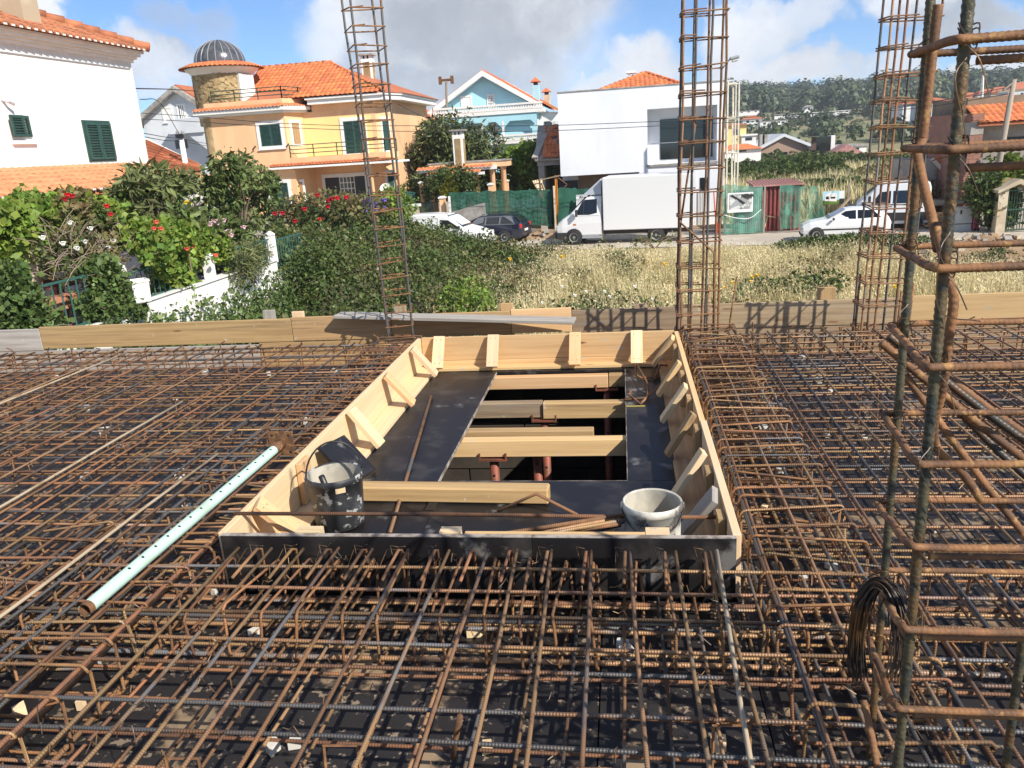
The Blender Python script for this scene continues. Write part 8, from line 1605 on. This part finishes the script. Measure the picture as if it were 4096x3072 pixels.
field(78000, -5.5, 22, 15.5, 37, 'straw', 'dry_grass', .80, .015, .62, lambda x, y: mfac(x) * np.clip(.85 - .45 * patch(x, y) * .6, .2, 1) * np.where(y > 33.8, .6, 1) * np.clip(1.25 - 1.3 * (np.sin(x * 1.9 + 3 * np.sin(y * .7)) * np.cos(y * 1.6 + x * .4)) ** 2, .2, 1))
field(46000, -6, 22, 15.5, 37.2, 'grass', 'green_grass', .62, .017, .05, lambda x, y: mfac(x) * np.clip(.42 + .5 * patch(x, y) * .6 + .35 * (y > 31), .10, 1))
wf = thing('wildflowers', 'scattered yellow daisies in the dry grass', 'wildflowers', (4, 24, G)); 
for u, v in ((2930, 1135), (3005, 1130), (2898, 1155), (3010, 1112), (3030, 1105), (2660, 1060), (2120, 1225), (3580, 1150), (3700, 1170), (2040, 1040), (2250, 1030)): flower(wf, at(u, v, Y=23 + random.uniform(-1, 1)), .11, 'yellowfl')
wf2 = thing('wildflowers', 'scattered white flower heads in the dry grass left of the middle cage', 'wildflowers', (-1, 22, G))
for u, v in ((2300, 1185), (2420, 1170), (2345, 1170), (2540, 1150), (2440, 1190), (2215, 1222), (2610, 1200), (2170, 1215), (2250, 1150)): flower(wf2, at(u, v, Y=21 + random.uniform(-1, 1)), .09, 'whiteflower')
# field and hedge beyond the lot
def ffield(n, x0, x1, y0, y1, m, name, hm, w): x = rng.uniform(x0, x1, n); y = rng.uniform(y0, y1, n); h = hm * (.5 + .8 * rng.random(n)); V, F = blades(x, y, np.full(n, G), h, np.full(n, w), .3); np_mesh(name, V, F, M[m], kind='stuff')
ffield(26000, 5.5, 40, 46, 95, 'straw', 'far_dry_grass', 1.1, .06); ffield(12000, 5.5, 40, 46, 95, 'grass', 'far_green_grass', 1.0, .06)
def hedge(name, x0, x1, y0, y1, h, n, size, m='bramble'):
    x = rng.uniform(x0, x1, n); y = rng.uniform(y0, y1, n); hh = h * (.62 + .38 * np.sin(x * .9) * np.cos(y * .5) + .2 * np.sin(x * 2.3)); z = G + hh * (1 - .6 * rng.random(n) ** 2); d = np.stack([rng.normal(size=n) * .4, -np.abs(rng.normal(size=n)), np.full(n, .6)], -1); V, F = leaves(np.stack([x, y, z], -1), d, size * (.6 + .8 * rng.random(n)), .65, .2, 0, .8); np_mesh(name, V, F, M[m], kind='stuff')
hedge('far_scrub', 8, 21, 74, 100, 1.9, 15000, .32); hedge('far_scrub', 26, 46, 78, 105, 1.9, 13000, .32); hedge('far_scrub', 11, 18, 58, 72, 1.2, 3500, .3); hedge('far_scrub', 19, 34, 62, 78, 1.5, 6000, .3, 'bramble2'); hedge('far_scrub', 20, 30, 100, 128, 1.8, 5000, .4)
# --- trees across the street ---------------------------------------------------
dt = lumps_in((-10.6, 52.5, 1.35), (2.75, 2.0, 2.5), 74, 1.0, 3) + [(-12.6, 52, -.6, 1.2, 1, .9), (-8.6, 52, -.4, 1.2, 1, .9)]
tree('dark_tree', 'big round dark green loquat tree between the peach and blue houses', 'tree', (-10.6, 52.8, G), dt, 15000, .33, 'darktree', .36, .1, .2, .6, 9, None, .45)
gt_ = [L_at(u, v, Y=50 + random.uniform(-1, 1), r=(.9, .8, .8)) for u, v in ((2060, 640), (2110, 630), (2150, 610), (2080, 690), (2130, 680), (2060, 740), (2100, 740), (2160, 660))]
bush('climbing_shrub', 'bright green climbing shrub under the blue house right corner', 'shrub', gt_, 4200, .26, 'vine', .8)
gs = [L_at(u, v, Y=45.6 + random.uniform(-.5, .5), r=(.75, .6, .6)) for u, v in ((1760, 720), (1800, 700), (1840, 710), (1740, 760), (1790, 760), (1850, 750), (1870, 740))]
bush('garden_shrub', 'round green garden shrub in front of the pergola chimney', 'shrub', gs, 3600, .17, 'bramble', .5); cf = [L_at(u, v, Y=44.9, r=(.26, .26, .4)) for u, v in ((1780, 760), (1800, 745), (1818, 760), (1792, 772), (1810, 775), (1800, 730))]
bush('golden_conifer', 'small golden yellow conifer beside the white capped pillar', 'conifer', cf, 2600, .13, 'conifer', .3)
ds = [L_at(u, v, Y=49 + random.uniform(-.6, .6), r=(.8, .7, .8)) for u, v in ((1690, 740), (1660, 770), (1720, 720), (1920, 720), (1960, 700), (1930, 760), (2000, 760))]
bush('dark_shrub', 'dark foliage in the shade behind the pergola columns', 'shrub', ds, 3200, .24, 'darktree', .4)
yg = [L_at(u, v, Y=38.5, r=(.6, .5, .5)) for u, v in ((1540, 800), (1575, 790), (1600, 810), (1560, 840))]
bush('garden_shrub', 'yellow green shrub with thin stems beside the peach house right corner', 'shrub', yg, 1500, .16, 'vine', .6)
# right side: hedge on the wall, vine behind
hg = [L_at(u, v, Y=37.6 + random.uniform(-.3, .3), r=(.6, .5, .5)) for u, v in ((3920, 740), (3960, 760), (4000, 780), (3930, 800), (3980, 820), (4020, 830), (3960, 860), (3910, 770), (3950, 720), (4010, 870), (4030, 800))]
bush('wall_shrub', 'dark shrub growing over the wall beside the bar gate on the right', 'shrub', hg, 4200, .17, 'bramble', .6); vg = [L_at(u, v, Y=41, r=(.8, .7, .5)) for u, v in ((3960, 660), (4010, 650), (4060, 660), (4100, 680), (3980, 700), (4050, 700))]
bush('vine_arbour', 'sunlit light green vine behind the wooden pole at the right edge', 'vine', vg, 3400, .2, 'vine', .9); wt_ = [L_at(u, v, Y=42, r=(.8, .6, .5)) for u, v in ((3720, 760), (3750, 800), (3700, 790))]
bush('dry_bush', 'dry pale bush behind the wood pile', 'shrub', wt_, 1200, .16, 'bramble2', .5)
pinec = lumps_in((0, 0, 0), (5.5, 4, 2.2), 12, 2.2, 9); P0 = at(3300, 640, D=210); tree('pine_tree', 'umbrella pine standing alone on the far pasture', 'tree', (P0.x, P0.y, P0.z - 6), [(P0.x + q[0], P0.y + q[1], P0.z + 2.5 + q[2], *q[3:]) for q in pinec], 1500, 1.0, 'forest', .5, 0, .5)

for k in range(16):
    x = random.uniform(-3, 17); y = random.uniform(19, 33.5); e = RP.y - .1763 * (x - 2) - 2
    if y < e: L_ = [(x + random.gauss(0, .35), y + random.gauss(0, .3), G + .25 + random.random() * .3, .3, .3, .28) for _ in range(5)]; bush('weed_clump', 'leafy green weed clump growing among the dry oat grass', 'weed', L_, 420, .10, random.choice(('bramble', 'bramble2', 'rosebush')), .5, G, 0, .8, 3, 'weed clumps in the dry field')
